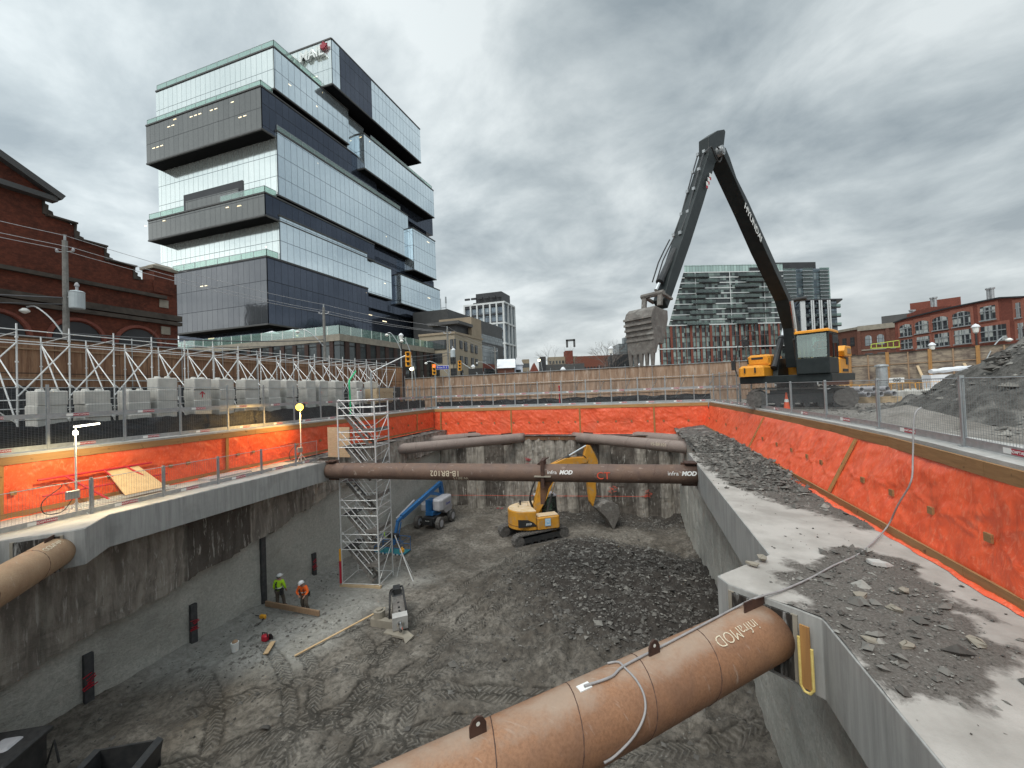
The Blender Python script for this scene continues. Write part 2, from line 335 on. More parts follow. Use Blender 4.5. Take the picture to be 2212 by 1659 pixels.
M['lamp_on'] = emit('lit_lamp', (1, .93, .75), 6.); M['lamp_warm'] = emit('lit_flood_lamp', (1, .66, .1), 1.9); M['lamp_street'] = emit('lit_street_lamp', (1, .85, .45), 7.)
M['red_lit'] = emit('lit_red_signal', (1, .08, .04), 3.); M['milk'] = mat('milky_lamp_glass', (.8, .8, .76), None, 1, .3, 0, 0); M['office_light'] = emit('office_ceiling_light', (1, .85, .55), 1.3)

def wood(name, a, c, axis):          # long grain boards with knots
    b = NB(name); st = {'x': (.6, 9, 9), 'y': (9, .6, 9), 'z': (9, 9, .6)}[axis]
    g = b.noise(b.co('Object', st), 1.6, 6, .65, .6); col = b.mix(b.mr(g, .3, .7), a, c)
    col = b.mix(b.mr(b.noise(b.co('Object'), 5, 3), .66, .72), col, tuple(x*.35 for x in a)); b.bump(g, .25, .01); return b.fin(col, .75)
M['timber_y'] = wood('rail_timber_along', (.36, .2, .085), (.24, .125, .05), 'y'); M['timber_x'] = wood('rail_timber_across', (.5, .28, .1), (.34, .18, .06), 'x'); M['timber_z'] = wood('batten_timber', (.42, .22, .07), (.28, .14, .05), 'z')
# plywood hoarding: sheets 1.22 m wide, rusty water stains running down
b = NB('plywood_hoarding'); uv = b.co('UV'); sx = b.n('ShaderNodeSeparateXYZ'); b.l(uv, sx.inputs[0])
cell = b.math('FLOOR', b.math('DIVIDE', sx.outputs[0], 1.22)); row = b.math('FLOOR', b.math('DIVIDE', b.math('ADD', sx.outputs[1], .0), 2.44))
wn = b.n('ShaderNodeTexWhiteNoise', noise_dimensions='2D'); cc = b.n('ShaderNodeCombineXYZ'); b.l(cell, cc.inputs[0]); b.l(row, cc.inputs[1]); b.l(cc.outputs[0], wn.inputs['Vector'])
st1 = b.noise(b.co('UV', (3.2, .35, 1)), 1.5, 7, .7, .3); st2 = b.noise(b.co('UV', (14, .5, 1)), 1.2, 4, .6)
col = b.mix(wn.outputs[0], (.33, .185, .105), (.23, .12, .065)); col = b.mix(b.mr(st1, .42, .66), col, (.13, .055, .028)); col = b.mix(b.math('MULTIPLY', b.mr(st2, .5, .75), .5), col, (.42, .3, .2))
ex = b.math('MULTIPLY', b.math('ABSOLUTE', b.math('SUBTRACT', b.math('FRACT', b.math('DIVIDE', sx.outputs[0], 1.22)), .5)), 2.)
ey = b.math('MULTIPLY', b.math('ABSOLUTE', b.math('SUBTRACT', b.math('FRACT', b.math('DIVIDE', sx.outputs[1], 1.6)), .5)), 2.)
ed = b.math('MAXIMUM', b.math('GREATER_THAN', ex, .975), b.math('GREATER_THAN', ey, .965)); col = b.mix(b.math('MULTIPLY', ed, .8), col, (.05, .03, .02)); b.bump(st2, .2, .01); M['ply'] = b.fin(col, .75)
b = NB('weathered_grey_plywood'); uv = b.co('UV'); a1 = b.noise(b.co('UV', (.6, 2.2, 1)), 1.6, 7, .7, .8); a2 = b.noise(b.co('UV', (1, 1, 1)), .8, 5, .6)
col = b.mix(b.mr(a1, .38, .62), (.34, .28, .21), (.16, .125, .1)); col = b.mix(b.mr(a2, .5, .68), col, (.075, .055, .05)); b.bump(a1, .3, .01); M['oldply'] = b.fin(col, .85)
# orange tarpaulin
b = NB('orange_tarpaulin'); a = b.noise(b.co('Object', (1, 1, 1)), 1.3, 6, .6, 1.2); c_ = b.noise(b.co('Object', (1.5, 1.5, .8)), 5., 6, .6, 2.)
col = b.mix(b.mr(a, .35, .65), (.86, .128, .048), (.74, .095, .036)); col = b.mix(b.math('MULTIPLY', b.mr(c_, .52, .68), .45), col, (.95, .33, .2)); col = b.mix(b.math('MULTIPLY', b.mr(b.noise(b.co('Object'), .5, 5), .55, .7), .35), col, (.62, .16, .09))
rg = b.math('ABSOLUTE', b.math('SUBTRACT', b.noise(b.co('Object', (1, 1, .55), (.5, .3, .2)), 2.6, 4, .5, 1.4), .5)); nb = b.bump(b.math('MULTIPLY', rg, -1.), .35, .1)
b.bump(b.noise(b.co('Object'), 16, 3, .6, 1.), .08, .02, nb)
M['tarp'] = b.fin(col, .42, 0, .45)
# rusty strut pipe, spiral weld handled in mesh
def rust(name, a, c, d, k=1., dusty=False):
    b = NB(name); n_a = b.noise(b.co('Object', (1, 1, 1)), 1.3*k, 8, .65, .3); n_b = b.noise(b.co('Object'), 28, 5, .7); n_c = b.noise(b.co('Object', (1, 5, 1)), 2.2, 6, .6)
    col = b.mix(b.mr(n_a, .36, .64), a, c); col = b.mix(b.math('MULTIPLY', b.mr(n_b, .4, .7), .55), col, d); col = b.mix(b.math('MULTIPLY', b.mr(n_c, .62, .72), .5), col, (.5, .42, .36))
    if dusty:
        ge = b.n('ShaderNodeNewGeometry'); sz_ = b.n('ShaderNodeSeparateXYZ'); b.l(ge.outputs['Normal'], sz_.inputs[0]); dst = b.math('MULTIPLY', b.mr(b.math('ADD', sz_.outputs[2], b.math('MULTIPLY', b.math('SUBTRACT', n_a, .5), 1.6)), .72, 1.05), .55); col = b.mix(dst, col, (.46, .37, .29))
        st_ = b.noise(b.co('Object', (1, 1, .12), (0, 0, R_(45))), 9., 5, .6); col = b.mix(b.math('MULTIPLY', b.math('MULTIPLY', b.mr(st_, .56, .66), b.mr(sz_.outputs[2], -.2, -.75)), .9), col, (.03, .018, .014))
    b.bump(n_b, .3, .004); return b.fin(col, b.mr(n_a, .3, .7, .5, .8), .1, .4)
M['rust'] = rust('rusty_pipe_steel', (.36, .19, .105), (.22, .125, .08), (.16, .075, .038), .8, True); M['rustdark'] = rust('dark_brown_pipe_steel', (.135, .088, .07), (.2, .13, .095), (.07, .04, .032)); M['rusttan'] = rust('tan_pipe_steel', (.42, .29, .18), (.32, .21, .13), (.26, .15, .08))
M['rustgrey'] = rust('greyish_pipe_steel', (.25, .2, .18), (.3, .25, .22), (.14, .09, .072)); M['wale'] = rust('rusty_wale_steel', (.25, .13, .06), (.13, .07, .05), (.07, .03, .02))
M['plate'] = mat('rusty_dark_plate', (.06, .035, .028), (.1, .055, .04), 4, .7, .2, .2, 20)
# pit walls: cut piles with drips, a rougher paler face under the ledge (attribute 'lower' painted on the mesh where the face itself changes)
b = NB('drilled_pile_wall'); ob = b.co('Object'); lw = b.attr('lower').outputs['Fac']; dk = b.attr('cell').outputs['Fac']
s1 = b.noise(b.co('Object', (2.2, 2.2, .35)), 1.2, 8, .68, .4); s2 = b.noise(b.co('Object', (9, 9, .9)), 1.0, 5, .6, .5); s3 = b.noise(ob, 9, 7, .7, .6)
up_ = b.mix(b.mr(s1, .41, .59), (.37, .34, .295), (.19, .17, .148)); up_ = b.mix(b.math('MULTIPLY', dk, .75), up_, (.055, .045, .038)); up_ = b.mix(b.math('MULTIPLY', b.mr(s2, .585, .65), .8), up_, (.5, .48, .44))
lo_ = b.mix(b.mr(s3, .35, .65), (.36, .36, .325), (.54, .535, .49)); lo_ = b.mix(b.math('MULTIPLY', b.mr(b.noise(ob, .5, 5), .5, .7), .6), lo_, (.25, .25, .225))
col = b.mix(lw, up_, lo_); nb = b.bump(b.noise(b.co('Object', (1, 1, 2.5)), 5, 7, .7, .8), .7, .06); b.bump(s3, .5, .03, nb); M['pilewall'] = b.fin(col, .9)
# pit floor: 'dark' = freshly broken shale, 'dust' = pale cuttings, tread marks from 'ts','tt','tm'
b = NB('churned_pit_floor'); ob = b.co('Object'); dk = b.attr('dark').outputs['Fac']; du = b.attr('dust').outputs['Fac']; ts = b.attr('ts').outputs['Fac']; tt = b.attr('tt').outputs['Fac']; tm = b.attr('tm').outputs['Fac']
a1 = b.noise(ob, .55, 7, .62, .5); a2 = b.noise(ob, 4.5, 8, .72, .3); a3 = b.noise(ob, 22, 5, .7)
col = b.mix(b.mr(a1, .38, .62), (.12, .104, .086), (.255, .232, .2)); col = b.mix(b.math('MULTIPLY', b.mr(a2, .4, .62), .8), col, (.062, .056, .048)); col = b.mix(dk, col, b.mix(b.mr(a2, .4, .65), (.06, .053, .047), (.025, .022, .02))); col = b.mix(du, col, b.mix(b.mr(a2, .38, .66), (.34, .335, .31), (.22, .215, .195))); col = b.mix(b.math('MULTIPLY', b.mr(a3, .62, .74), .55), col, (.36, .34, .31))
chev = b.math('FRACT', b.math('ADD', b.math('MULTIPLY', ts, 5.2), b.math('MULTIPLY', b.math('ABSOLUTE', tt), 1.6))); ch = b.math('MULTIPLY', b.math('ABSOLUTE', b.math('SUBTRACT', chev, .5)), 2.); chm = b.math('MULTIPLY', ch, tm)
col = b.mix(b.math('MULTIPLY', b.math('MULTIPLY', b.math('SUBTRACT', 1., ch), tm), .62), col, (.05, .045, .038)); col = b.mix(b.math('MULTIPLY', b.math('MULTIPLY', b.mr(ch, .5, 1.), tm), .45), col, (.3, .285, .255))
n0 = b.bump(chm, .9, .07); n1_ = b.bump(a2, .9, .09, n0); b.bump(a3, .5, .02, n1_); M['pitfloor'] = b.fin(col, .92, 0, .25)
b = NB('shale_stones'); ob = b.co('Object'); gi = b.attr('tone').outputs['Fac']; n_ = b.noise(ob, 14, 4); col = b.mix(gi, (.052, .048, .044), (.3, .29, .265)); col = b.mix(b.math('MULTIPLY', b.mr(n_, .4, .7), .4), col, (.12, .11, .1)); M['stones'] = b.fin(col, .85, 0, .3)
b = NB('slab_concrete_with_spoil'); ob = b.co('Object'); sp_ = b.attr('spoil').outputs['Fac']; a1 = b.noise(ob, 3.2, 8, .7, .4); a2 = b.noise(ob, .8, 5, .6); a3 = b.noise(ob, 30, 5, .7)
k = b.mr(b.math('ADD', sp_, b.math('MULTIPLY', b.math('SUBTRACT', a1, .5), .9)), .4, .62)
col = b.mix(b.mr(a2, .4, .65), (.45, .425, .395), (.31, .29, .265)); col = b.mix(b.math('MULTIPLY', b.mr(a3, .5, .75), .4), col, (.34, .32, .29)); col = b.mix(k, col, b.mix(b.mr(a3, .35, .68), (.075, .066, .058), (.17, .155, .14))); n0 = b.bump(a1, .3, .03); b.bump(a3, .35, .012, n0); M['slabtop'] = b.fin(col, .9, 0, .3)
b = NB('formed_concrete_face'); s1 = b.noise(b.co('Object', (7, 7, .5)), 1., 6, .65); s2 = b.noise(b.co('Object'), 1.1, 5, .6); col = b.mix(b.mr(s1, .35, .68), (.4, .4, .385), (.28, .28, .27)); col = b.mix(b.math('MULTIPLY', b.mr(s2, .5, .7), .5), col, (.22, .22, .21)); b.bump(b.noise(b.co('Object'), 18, 4), .2, .01); M['formed'] = b.fin(col, .85)
# site ground
b = NB('site_gravel_ground'); ob = b.co('Object'); a1 = b.noise(ob, .4, 7, .65, .5); a2 = b.noise(ob, 5, 8, .75); col = b.mix(b.mr(a1, .4, .62), (.31, .29, .265), (.2, .185, .165)); col = b.mix(b.math('MULTIPLY', b.mr(a2, .45, .7), .6), col, (.11, .1, .09)); b.bump(a2, .8, .06); M['site'] = b.fin(col, .95, 0, .2)
b = NB('dark_shale_heap'); ob = b.co('Object'); a2 = b.noise(ob, 3.2, 8, .75, .3); col = b.mix(b.mr(a2, .4, .7), (.07, .067, .062), (.19, .183, .17)); col = b.mix(b.mr(b.noise(ob, 1.1, 6), .54, .68), col, (.28, .27, .25)); b.bump(a2, 1., .1); M['heap'] = b.fin(col, .92, 0, .25)
M['silt'] = mat('black_silt_cloth', (.016, .017, .02), (.035, .036, .04), 3, .5, 0, .7, 5, st=(1, 1, 3), bd=.05)
# curtain walls: metric UV grid of panels with thin mullions, slight tone change per pane
def curtain(name, ca, cb, pw, ph, mull, rough=.09, metal=.55, mw=.035, vary=.35, off=(0, 0), lit=0., dark=None, dk=.0, hw=.05, wob=.03):
    b = NB(name); uv = b.co('UV'); sx = b.n('ShaderNodeSeparateXYZ'); b.l(uv, sx.inputs[0]); U = b.math('DIVIDE', b.math('ADD', sx.outputs[0], off[0]), pw); V = b.math('DIVIDE', b.math('ADD', sx.outputs[1], off[1]), ph)
    cc = b.n('ShaderNodeCombineXYZ'); b.l(b.math('FLOOR', U), cc.inputs[0]); b.l(b.math('FLOOR', V), cc.inputs[1]); wn = b.n('ShaderNodeTexWhiteNoise', noise_dimensions='2D'); b.l(cc.outputs[0], wn.inputs['Vector'])
    fu, fv = b.math('FRACT', U), b.math('FRACT', V)
    m_u = b.math('LESS_THAN', fu, mw/pw*2); m_v = b.math('LESS_THAN', fv, hw/ph*2); mm = b.math('MAXIMUM', m_u, m_v)
    wash = b.noise(b.co('UV', (1, 1, 1)), .9, 5, .6); col = b.mix(b.math('MULTIPLY', wn.outputs[0], vary), ca, cb); col = b.mix(b.math('MULTIPLY', b.mr(wash, .4, .7), .3), col, cb)
    if dark: col = b.mix(b.math('LESS_THAN', wn.outputs[0], dk), col, dark)
    col = b.mix(mm, col, mull)
    nn = b.noise(b.co('UV', (.5, .35, 1)), 1.4, 3, .5, .4); b.bump(b.math('ADD', b.math('MULTIPLY', nn, 1.), b.math('MULTIPLY', wn.outputs[0], .6)), wob, .3)
    if lit:
        band = b.math('MULTIPLY', b.math('GREATER_THAN', fv, .80), b.math('LESS_THAN', fv, .86)); rn = b.noise(b.co('UV', (.22, .2, 1)), 1., 2); on = b.math('MULTIPLY', band, b.math('MULTIPLY', b.math('GREATER_THAN', rn, .64), b.math('GREATER_THAN', wn.outputs[0], .6)))
        b.b.inputs['Emission Color'].default_value = (1, .8, .45, 1); b.l(b.math('MULTIPLY', on, lit), b.b.inputs['Emission Strength'])
    m = b.fin(col, b.math('ADD', b.math('MULTIPLY', mm, .4), rough), metal, .6); return m
M['cw_white'] = curtain('white_wall_reflecting_bright_sky', (.92, .97, .93), (.76, .83, .81), 1.5, 4.5, (.09, .11, .12), .1, .75, .03, .35, (0, -3), .8, hw=.05)  # white glass, its bright sky reflection on left faces put into the colour
M['cw_blue_reflect'] = curtain('white_wall_reflecting_blue_sky', (.78, .88, .93), (.62, .72, .79), 1.5, 4.5, (.07, .085, .1), .08, .8, .03, .35, (0, -3), .8, hw=.05)  # same white glass on right faces, bluer sky reflection put into the colour
M['cw_grey'] = curtain('grey_curtain_wall', (.2, .2, .19), (.14, .14, .135), 1.5, 4.5, (.035, .037, .04), .14, .6, .035, .4, (0, -2), .9, hw=.06)
M['cw_dark'] = curtain('dark_blue_curtain_wall', (.085, .1, .135), (.05, .06, .085), 1.5, 4.5, (.02, .022, .028), .07, .7, .03, .4, (0, -3), 1.1, hw=.06)
M['cw_base'] = curtain('grey_violet_curtain_wall', (.17, .172, .18), (.11, .112, .125), 1.5, 4.5, (.04, .042, .05), .06, .75, .03, .4, (0, -3), .9, hw=.05)
M['cw_condo'] = curtain('green_glass_condo_wall', (.38, .46, .42), (.1, .13, .12), .95, 1.45, (.05, .055, .06), .12, .25, .035, 1., (0, 0), 0, (.03, .037, .038), .4, hw=.05, wob=.02)
M['cw_condo_top'] = curtain('pale_green_glass_wall', (.45, .58, .53), (.32, .42, .39), .95, 1.9, (.05, .055, .06), .12, .5, .05, 1., hw=.05, wob=.02)
M['cw_tower'] = curtain('dark_tower_glass', (.24, .29, .33), (.08, .1, .125), 1.1, 2.9, (.1, .115, .13), .12, .4, .05, 1., (0, 0), 0, (.3, .34, .36), .12, hw=.22, wob=.02)
M['cw_podium'] = curtain('podium_shopfront_glass', (.1, .11, .11), (.05, .06, .065), 1.6, 3.4, (.02, .02, .02), .08, .5, .05, .8, (0, 0), .8, hw=.1, wob=.04)
M['winglass'] = curtain('dark_window_glass', (.05, .055, .06), (.03, .033, .038), .7, .8, (.07, .065, .06), .06, .2, .03, .6, hw=.03, wob=.02)
M['win_pale'] = curtain('window_glass_with_blinds', (.055, .06, .07), (.04, .045, .05), .95, .8, (.12, .14, .14), .1, .2, .045, .6, (0, 0), 0, (.52, .54, .52), .38, hw=.04, wob=.01)
M['win_grid'] = curtain('grey_grid_window', (.3, .33, .34), (.15, .17, .18), .8, 1.1, (.08, .085, .09), .12, .3, .05, 1., hw=.06)
def brick(name, a, c, mortar, dirt, sc=1.):
    b = NB(name); t = b.n('ShaderNodeTexBrick'); b.l(b.co('UV'), t.inputs['Vector']); t.inputs['Scale'].default_value = 4.6*sc; t.inputs['Mortar Size'].default_value = .014; t.inputs['Color1'].default_value = a+(1,); t.inputs['Color2'].default_value = c+(1,); t.inputs['Mortar'].default_value = mortar+(1,); t.inputs['Row Height'].default_value = .3; t.inputs['Brick Width'].default_value = .95
    n_ = b.noise(b.co('UV'), .55, 7, .7, .4); n2_ = b.noise(b.co('UV'), 3.5, 6, .7); col = b.mix(b.math('MULTIPLY', b.mr(n_, .4, .68), .75), t.outputs[0], dirt); col = b.mix(b.math('MULTIPLY', b.mr(n2_, .45, .7), .4), col, tuple(x*1.7 for x in a)); b.bump(t.outputs['Fac'], -.2, .01); return b.fin(col, .9, 0, .25)
M['brick_old'] = brick('sooty_old_brick', (.145, .042, .025), (.1, .031, .02), (.065, .04, .032), (.028, .014, .011)); M['brick_red'] = brick('red_brick', (.2, .06, .042), (.165, .05, .036), (.17, .11, .09), (.13, .045, .034)); M['brick_light'] = brick('light_red_brick_trim', (.3, .11, .075), (.27, .1, .07), (.25, .17, .14), (.24, .09, .065)); M['brick_brown'] = brick('brown_brick', (.14, .06, .042), (.11, .05, .036), (.12, .08, .065), (.08, .038, .03))
# ================================================================ GROUND, PIT
XL, XR, YS, YB = -20.6, 6.0, -2.0, 37.2
def setattr_(o, name, vals):
    a = o.data.attributes.new(name, 'FLOAT', 'POINT'); a.data.foreach_set('value', np.asarray(vals, dtype=np.float32).reshape(-1))
def frac(x, y, z=0., H=.8, oct_=4): return mnoise.fractal(Vector((x, y, z)), H, 2.1, oct_)
B = MB(); xs = [-1500, XL, 7.6, 1500]; ys = [-1500, YS, YB, 1800]
for i in range(3):
    for j in range(3):
        if i == 1 and j == 1: continue
        B.add([(xs[i], ys[j], 0), (xs[i+1], ys[j], 0), (xs[i+1], ys[j+1], 0), (xs[i], ys[j+1], 0)], [(0, 1, 2, 3)])
tag(B.build('ground', M['site']), kind='structure')
def topX(Y): return float(np.interp(Y, [-3, 0, 8.3, 11, 14, 18, 28, 38], [4.8, 5.0, 5.85, 6.25, 6.5, 6.6, 6.5, 6.1]))
B = MB(); Ys = np.linspace(-2, 37.2, 28)
for a, c in zip(Ys[:-1], Ys[1:]):
    B.add([(topX(a), a, .05), (7.6, a, .05), (7.6, c, .05), (topX(c), c, .05), (topX(a), a, -.4), (topX(c), c, -.4)], [(0, 1, 2, 3), (4, 0, 3, 5)])
for a, c in [((-21.5, -2, .05), (-20.6, 37.2, .05))]:
    B.b2((-21.6, -2, -.4), (-20.45, 38, .05))
B.b2((-20.44, 37.15, -.4), (7.6, 38.1, .05)); B.b2((-20.44, -3.4, -12.), (7.6, -2.0, .05))
tag(B.build('kerb', M['concrete']), kind='structure')
# ---- pit floor
nx, ny = 250, 420; gx = np.linspace(-19.8, 3.9, nx); gy = np.linspace(-2.3, 37.0, ny); XX, YY = np.meshgrid(gx, gy, indexing='ij')
Z = np.interp(YY, FLY, FLZ)
nz = np.array([[frac(x*.22, y*.22) for y in gy] for x in gx]); nf = np.array([[frac(x*1.3, y*1.3, 5., .7, 4) for y in gy] for x in gx])
mound = np.exp(-(((XX+1.6)/5.4)**2+((YY-22.5)/6.2)**2)**1.1)*1.15 + np.exp(-(((XX-2.2)/2.2)**2+((YY-19)/4.5)**2))*.8 + np.exp(-(((XX+4.5)/2.5)**2+((YY-27)/2.2)**2))*.35
flat = np.exp(-(((XX+8.1)/3.2)**2+((YY-29.9)/3.2)**2)**2) + np.exp(-(((XX+17.5)/1.6)**2+((YY-30.8)/2.4)**2)**2) + np.exp(-(((XX+15.9)/1.9)**2+((YY-20.2)/1.8)**2)**2); flat = np.clip(flat, 0, 1)
mound *= (1-flat)
edge = np.clip((1.3-(3.4-XX))/1.3, 0, 1)*.5 + np.clip((1.0-(36.4-YY))/1., 0, 1)*.45 + np.clip((.9-(XX+19.4))/.9, 0, 1)*.25
dark = np.clip(mound*1.3+nz*.5-.12, 0, 1) + np.clip((YY-32.5)/4+nz*.4, 0, .8)*(XX > -12)
dust = np.clip(np.clip((-11.8-XX)/3.6+nz*1.1, 0, 1)*np.clip((23.5-YY)/3, 0, 1)*np.clip((YY-9.5-(XX+19.)*-.0-.35*(XX+19))/1.6, 0, 1), 0, 1)
TRK = []
def arc(cx, cy, r, a0, a1, n=40): return [(cx+r*math.cos(R_(a0+(a1-a0)*i/n)), cy+r*math.sin(R_(a0+(a1-a0)*i/n))) for i in range(n+1)]
for dr in (0, 2.2):
    TRK.append((arc(-19.5, 3.0, 8.6+dr, 5, 78), .27)); TRK.append((arc(-2.5, 5.5, 7.4+dr, 110, 205), .27)); TRK.append((arc(-24, 22., 15.0+dr, -58, -8), .3)); TRK.append((arc(-2., -1., 12.5+dr, 82, 150), .3))
    TRK.append((arc(6, 16., 14.5+dr, 140, 215), .3)); TRK.append((arc(-16, 8.2, 5.5+dr, -70, 70), .27)); TRK.append((arc(-9, 40, 27+dr, -95, -62), .3))
ts = np.zeros_like(XX); tt = np.zeros_like(XX); tm = np.zeros_like(XX); sink = np.zeros_like(XX)
for pts, wd in TRK:
    P = np.array(pts); s_ = 0.
    for a, c in zip(P[:-1], P[1:]):
        d = c-a; ln = np.hypot(*d); d = d/ln; rx, ry = XX-a[0], YY-a[1]; al = rx*d[0]+ry*d[1]; la = -rx*d[1]+ry*d[0]
        k = (al >= -.02) & (al <= ln+.02) & (np.abs(la) < wd*1.5)
        mk = np.clip(1-np.abs(la)/wd, 0, 1)**.4; up2 = k & (mk > tm); ts[up2] = (s_+al)[up2]; tt[up2] = (la/wd)[up2]; tm[up2] = mk[up2]; sink = np.where(k, np.maximum(sink, np.where(np.abs(la) < wd, .07, -.05)), sink); s_ += ln
tm *= np.clip(1-dark*1.2, 0, 1)*(np.clip(nf*1.2+.85, 0, 1)); tm[(mound > .4)] = 0
Z = Z + (nz*.16+nf*.07)*(1-flat*.8) + mound + edge - sink*(tm > .1) + (mound > .15)*np.clip(nf, -.5, .6)*.28
B = MB(); B.grid(np.stack([XX, YY, Z], 2)); fl = B.build('pit_floor', M['pitfloor'], smooth=True); tag(fl, kind='structure')
for n_, a_ in (('dark', dark), ('dust', dust), ('ts', ts), ('tt', tt), ('tm', tm)): setattr_(fl, n_, np.clip(a_, 0, 1) if n_ in ('dark', 'dust', 'tm') else a_)
FLOOR = (gx.copy(), gy.copy(), Z.copy())
def floor_at(x, y):
    a, c, zf_ = FLOOR; i = int(np.clip(round((x-a[0])/(a[1]-a[0])), 0, len(a)-1)); j = int(np.clip(round((y-c[0])/(c[1]-c[0])), 0, len(c)-1)); return float(zf_[i, j])
# ---- loose stones
OCT = np.array([(1, 0, 0), (-1, 0, 0), (0, 1, 0), (0, -1, 0), (0, 0, 1), (0, 0, -1)], float); OF = [(0, 2, 4), (2, 1, 4), (1, 3, 4), (3, 0, 4), (2, 0, 5), (1, 2, 5), (3, 1, 5), (0, 3, 5)]
def stones(name, pts, sizes, tones, kind='stuff', m='stones'):
    n = len(pts); V = np.tile(OCT, (n, 1, 1))*(1+RNG.uniform(-.35, .35, (n, 6, 3)))
    sc = np.stack([RNG.uniform(.7, 1.5, n), RNG.uniform(.6, 1.1, n), RNG.uniform(.3, .75, n)], 1)*np.array(sizes)[:, None]; V = V*sc[:, None, :] + RNG.uniform(-.15, .15, (n, 6, 3))*sc[:, None, :]
    a = RNG.uniform(0, 6.28, n); t = RNG.uniform(-.5, .5, n); ca, sa, ct, st_ = np.cos(a), np.sin(a), np.cos(t), np.sin(t)
    x, y, z = V[..., 0].copy(), V[..., 1].copy(), V[..., 2].copy(); y, z = y*ct[:, None]-z*st_[:, None], y*st_[:, None]+z*ct[:, None]; x, y = x*ca[:, None]-y*sa[:, None], x*sa[:, None]+y*ca[:, None]
    V = np.stack([x, y, z], 2)+np.array(pts)[:, None, :]; b = MB(); b.v = [tuple(p) for p in V.reshape(-1, 3).tolist()]; b.f = [tuple(q+6*i for q in f) for i in range(n) for f in OF]
    o = b.build(name, M[m]); setattr_(o, 'tone', np.repeat(tones, 6)); return tag(o, kind=kind)
pts, sz, tn = [], [], []
while len(pts) < 30000:
    x, y = random.uniform(-19, 3.3), random.uniform(1, 36.2); i = int((x-gx[0])/(gx[1]-gx[0])); j = int((y-gy[0])/(gy[1]-gy[0])); dkv = min(1, dark[i, j]); duv = dust[i, j]
    pr = .1+.9*dkv+.1*duv-.5*flat[i, j]
    if random.random() > pr: continue
    s_ = min(.22, random.lognormvariate(math.log(.036 if dkv > .45 else .02), .6)); pts.append((x, y, Z[i, j]+s_*.2)); sz.append(s_); tn.append(min(1, max(0, random.betavariate(1.1, 3.4)+(.25 if duv > .4 else 0)+(.5 if random.random() < .04 else 0))))
tag(stones('shale_rubble', pts, sz, tn), 'dark broken shale rubble strewn over the pit floor and heaped near its middle', 'rubble')

# ---- pit walls
def wall(name, fn, U, V_, label, lower=None, cells=None):
    P = np.zeros((len(U), len(V_), 3)); lo = np.zeros((len(U), len(V_))); ce = np.zeros_like(lo)
    for i, u in enumerate(U):
        for j, v in enumerate(V_): P[i, j], lo[i, j], ce[i, j] = fn(u, v)
    B = MB(); B.grid(P); o = B.build(name, M['pilewall'], smooth=False); setattr_(o, 'lower', lo); setattr_(o, 'cell', ce); return tag(o, label, 'pit wall')
rc = [random.random() for _ in range(200)]
def ledge(Y): return float(np.interp(Y, [-2, 6.8, 10.6, 15.2, 16.9, 22.5, 30, 37], [-8.3, -7.1, -6.4, -5.75, -5.45, -4.35, -4.2, -4.2])) + .28*frac(Y*.5, 2.)
def fl_(u, v):
    c = int((u+30)/1.45); t = ((u+30)/1.45) % 1; lw = v < ledge(u); r = rc[c]
    x = (-19.42 - .05*frac(u*.7, v*.7, 3.)) if lw else (-19.0 + .12*(r-.5)*2 - .05*(abs(t-.5)*2)**6 + .05*frac(u*1.2, v*2.2, 1.))
    return (x, u, v), float(lw), (1. if (r > .8 and not lw) else .35*(rc[c+7] > .7))
left_wall = wall('pile_wall', fl_, np.arange(-2, 37.3, .11), np.arange(-10.6, -2.2, .11), 'long dark streaked concrete pile wall with a pale rough lower face, left side of the pit')
def fb_(u, v):
    c = int((u+40)/1.02); t = ((u+40)/1.02) % 1; r = rc[c]; dkc = rc[c+31] > .74
    y = 36.35 - (.0 if dkc else .34)*math.sqrt(max(0, 1-(2*t-1)**2)) + .07*frac(u*1.5, v*1.6, 8.) - (.05*(r-.5)); return (u, y, v), 0., (1. if dkc else .0)
wall('pile_wall', fb_, np.arange(-19.4, 3.7, .085), np.arange(-10.7, -2.7, .2), 'ribbed grey pile wall at the far end of the pit with white drips and red paint marks')
def fr_(u, v):
    t = ((u+30)/1.6) % 1; c = int((u+30)/1.6); return (3.35 - .06*(rc[c+50]-.5) + .05*(abs(t-.5)*2)**8 + .04*frac(u, v*1.5, 4.), u, v), 1. if v < -5.5 else .6, .4*(rc[c+60] > .6)
wall('pile_wall', fr_, np.arange(-2, 37.3, .2), np.arange(-10.7, -2.2, .2), 'plain concrete pile wall under the rubble-strewn slab, right side of the pit')
# exposed steel faces, spray marks
for n_, (x, y0, y1) in enumerate([(566, 1120, 1305), (417, 1305, 1393), (190, 1412, 1526), (678, 1195, 1245)]):
    a = PX(x, y0, -19.35); c = PX(x, y1, -19.35); B = MB(left_wall, True); B.b2((-19.43, a[1]-.13, c[2]), (-19.28, a[1]+.13, a[2])); B.build('steel_pile_face', M['steelface'], left_wall)
    B = MB(left_wall, True); h = (a[2]+c[2])/2
    for k in range(7): q = (random.uniform(-.1, .1), random.uniform(-.3, .25)); B.bar((-19.268+.001*k, a[1]+q[0]-.12, h+q[1]), (-19.268+.001*k, a[1]+q[0]+.12, h+q[1]+random.uniform(-.1, .15)), .01, .06, (1, 0, 0))
    if n_ > 0: B.build('red_spray_mark', M['red'], left_wall)
spray = mat('orange_spray_paint', (.75, .1, .05), None, 1, .7, 0, 0)
bw = bpy.data.objects['pile_wall.001']
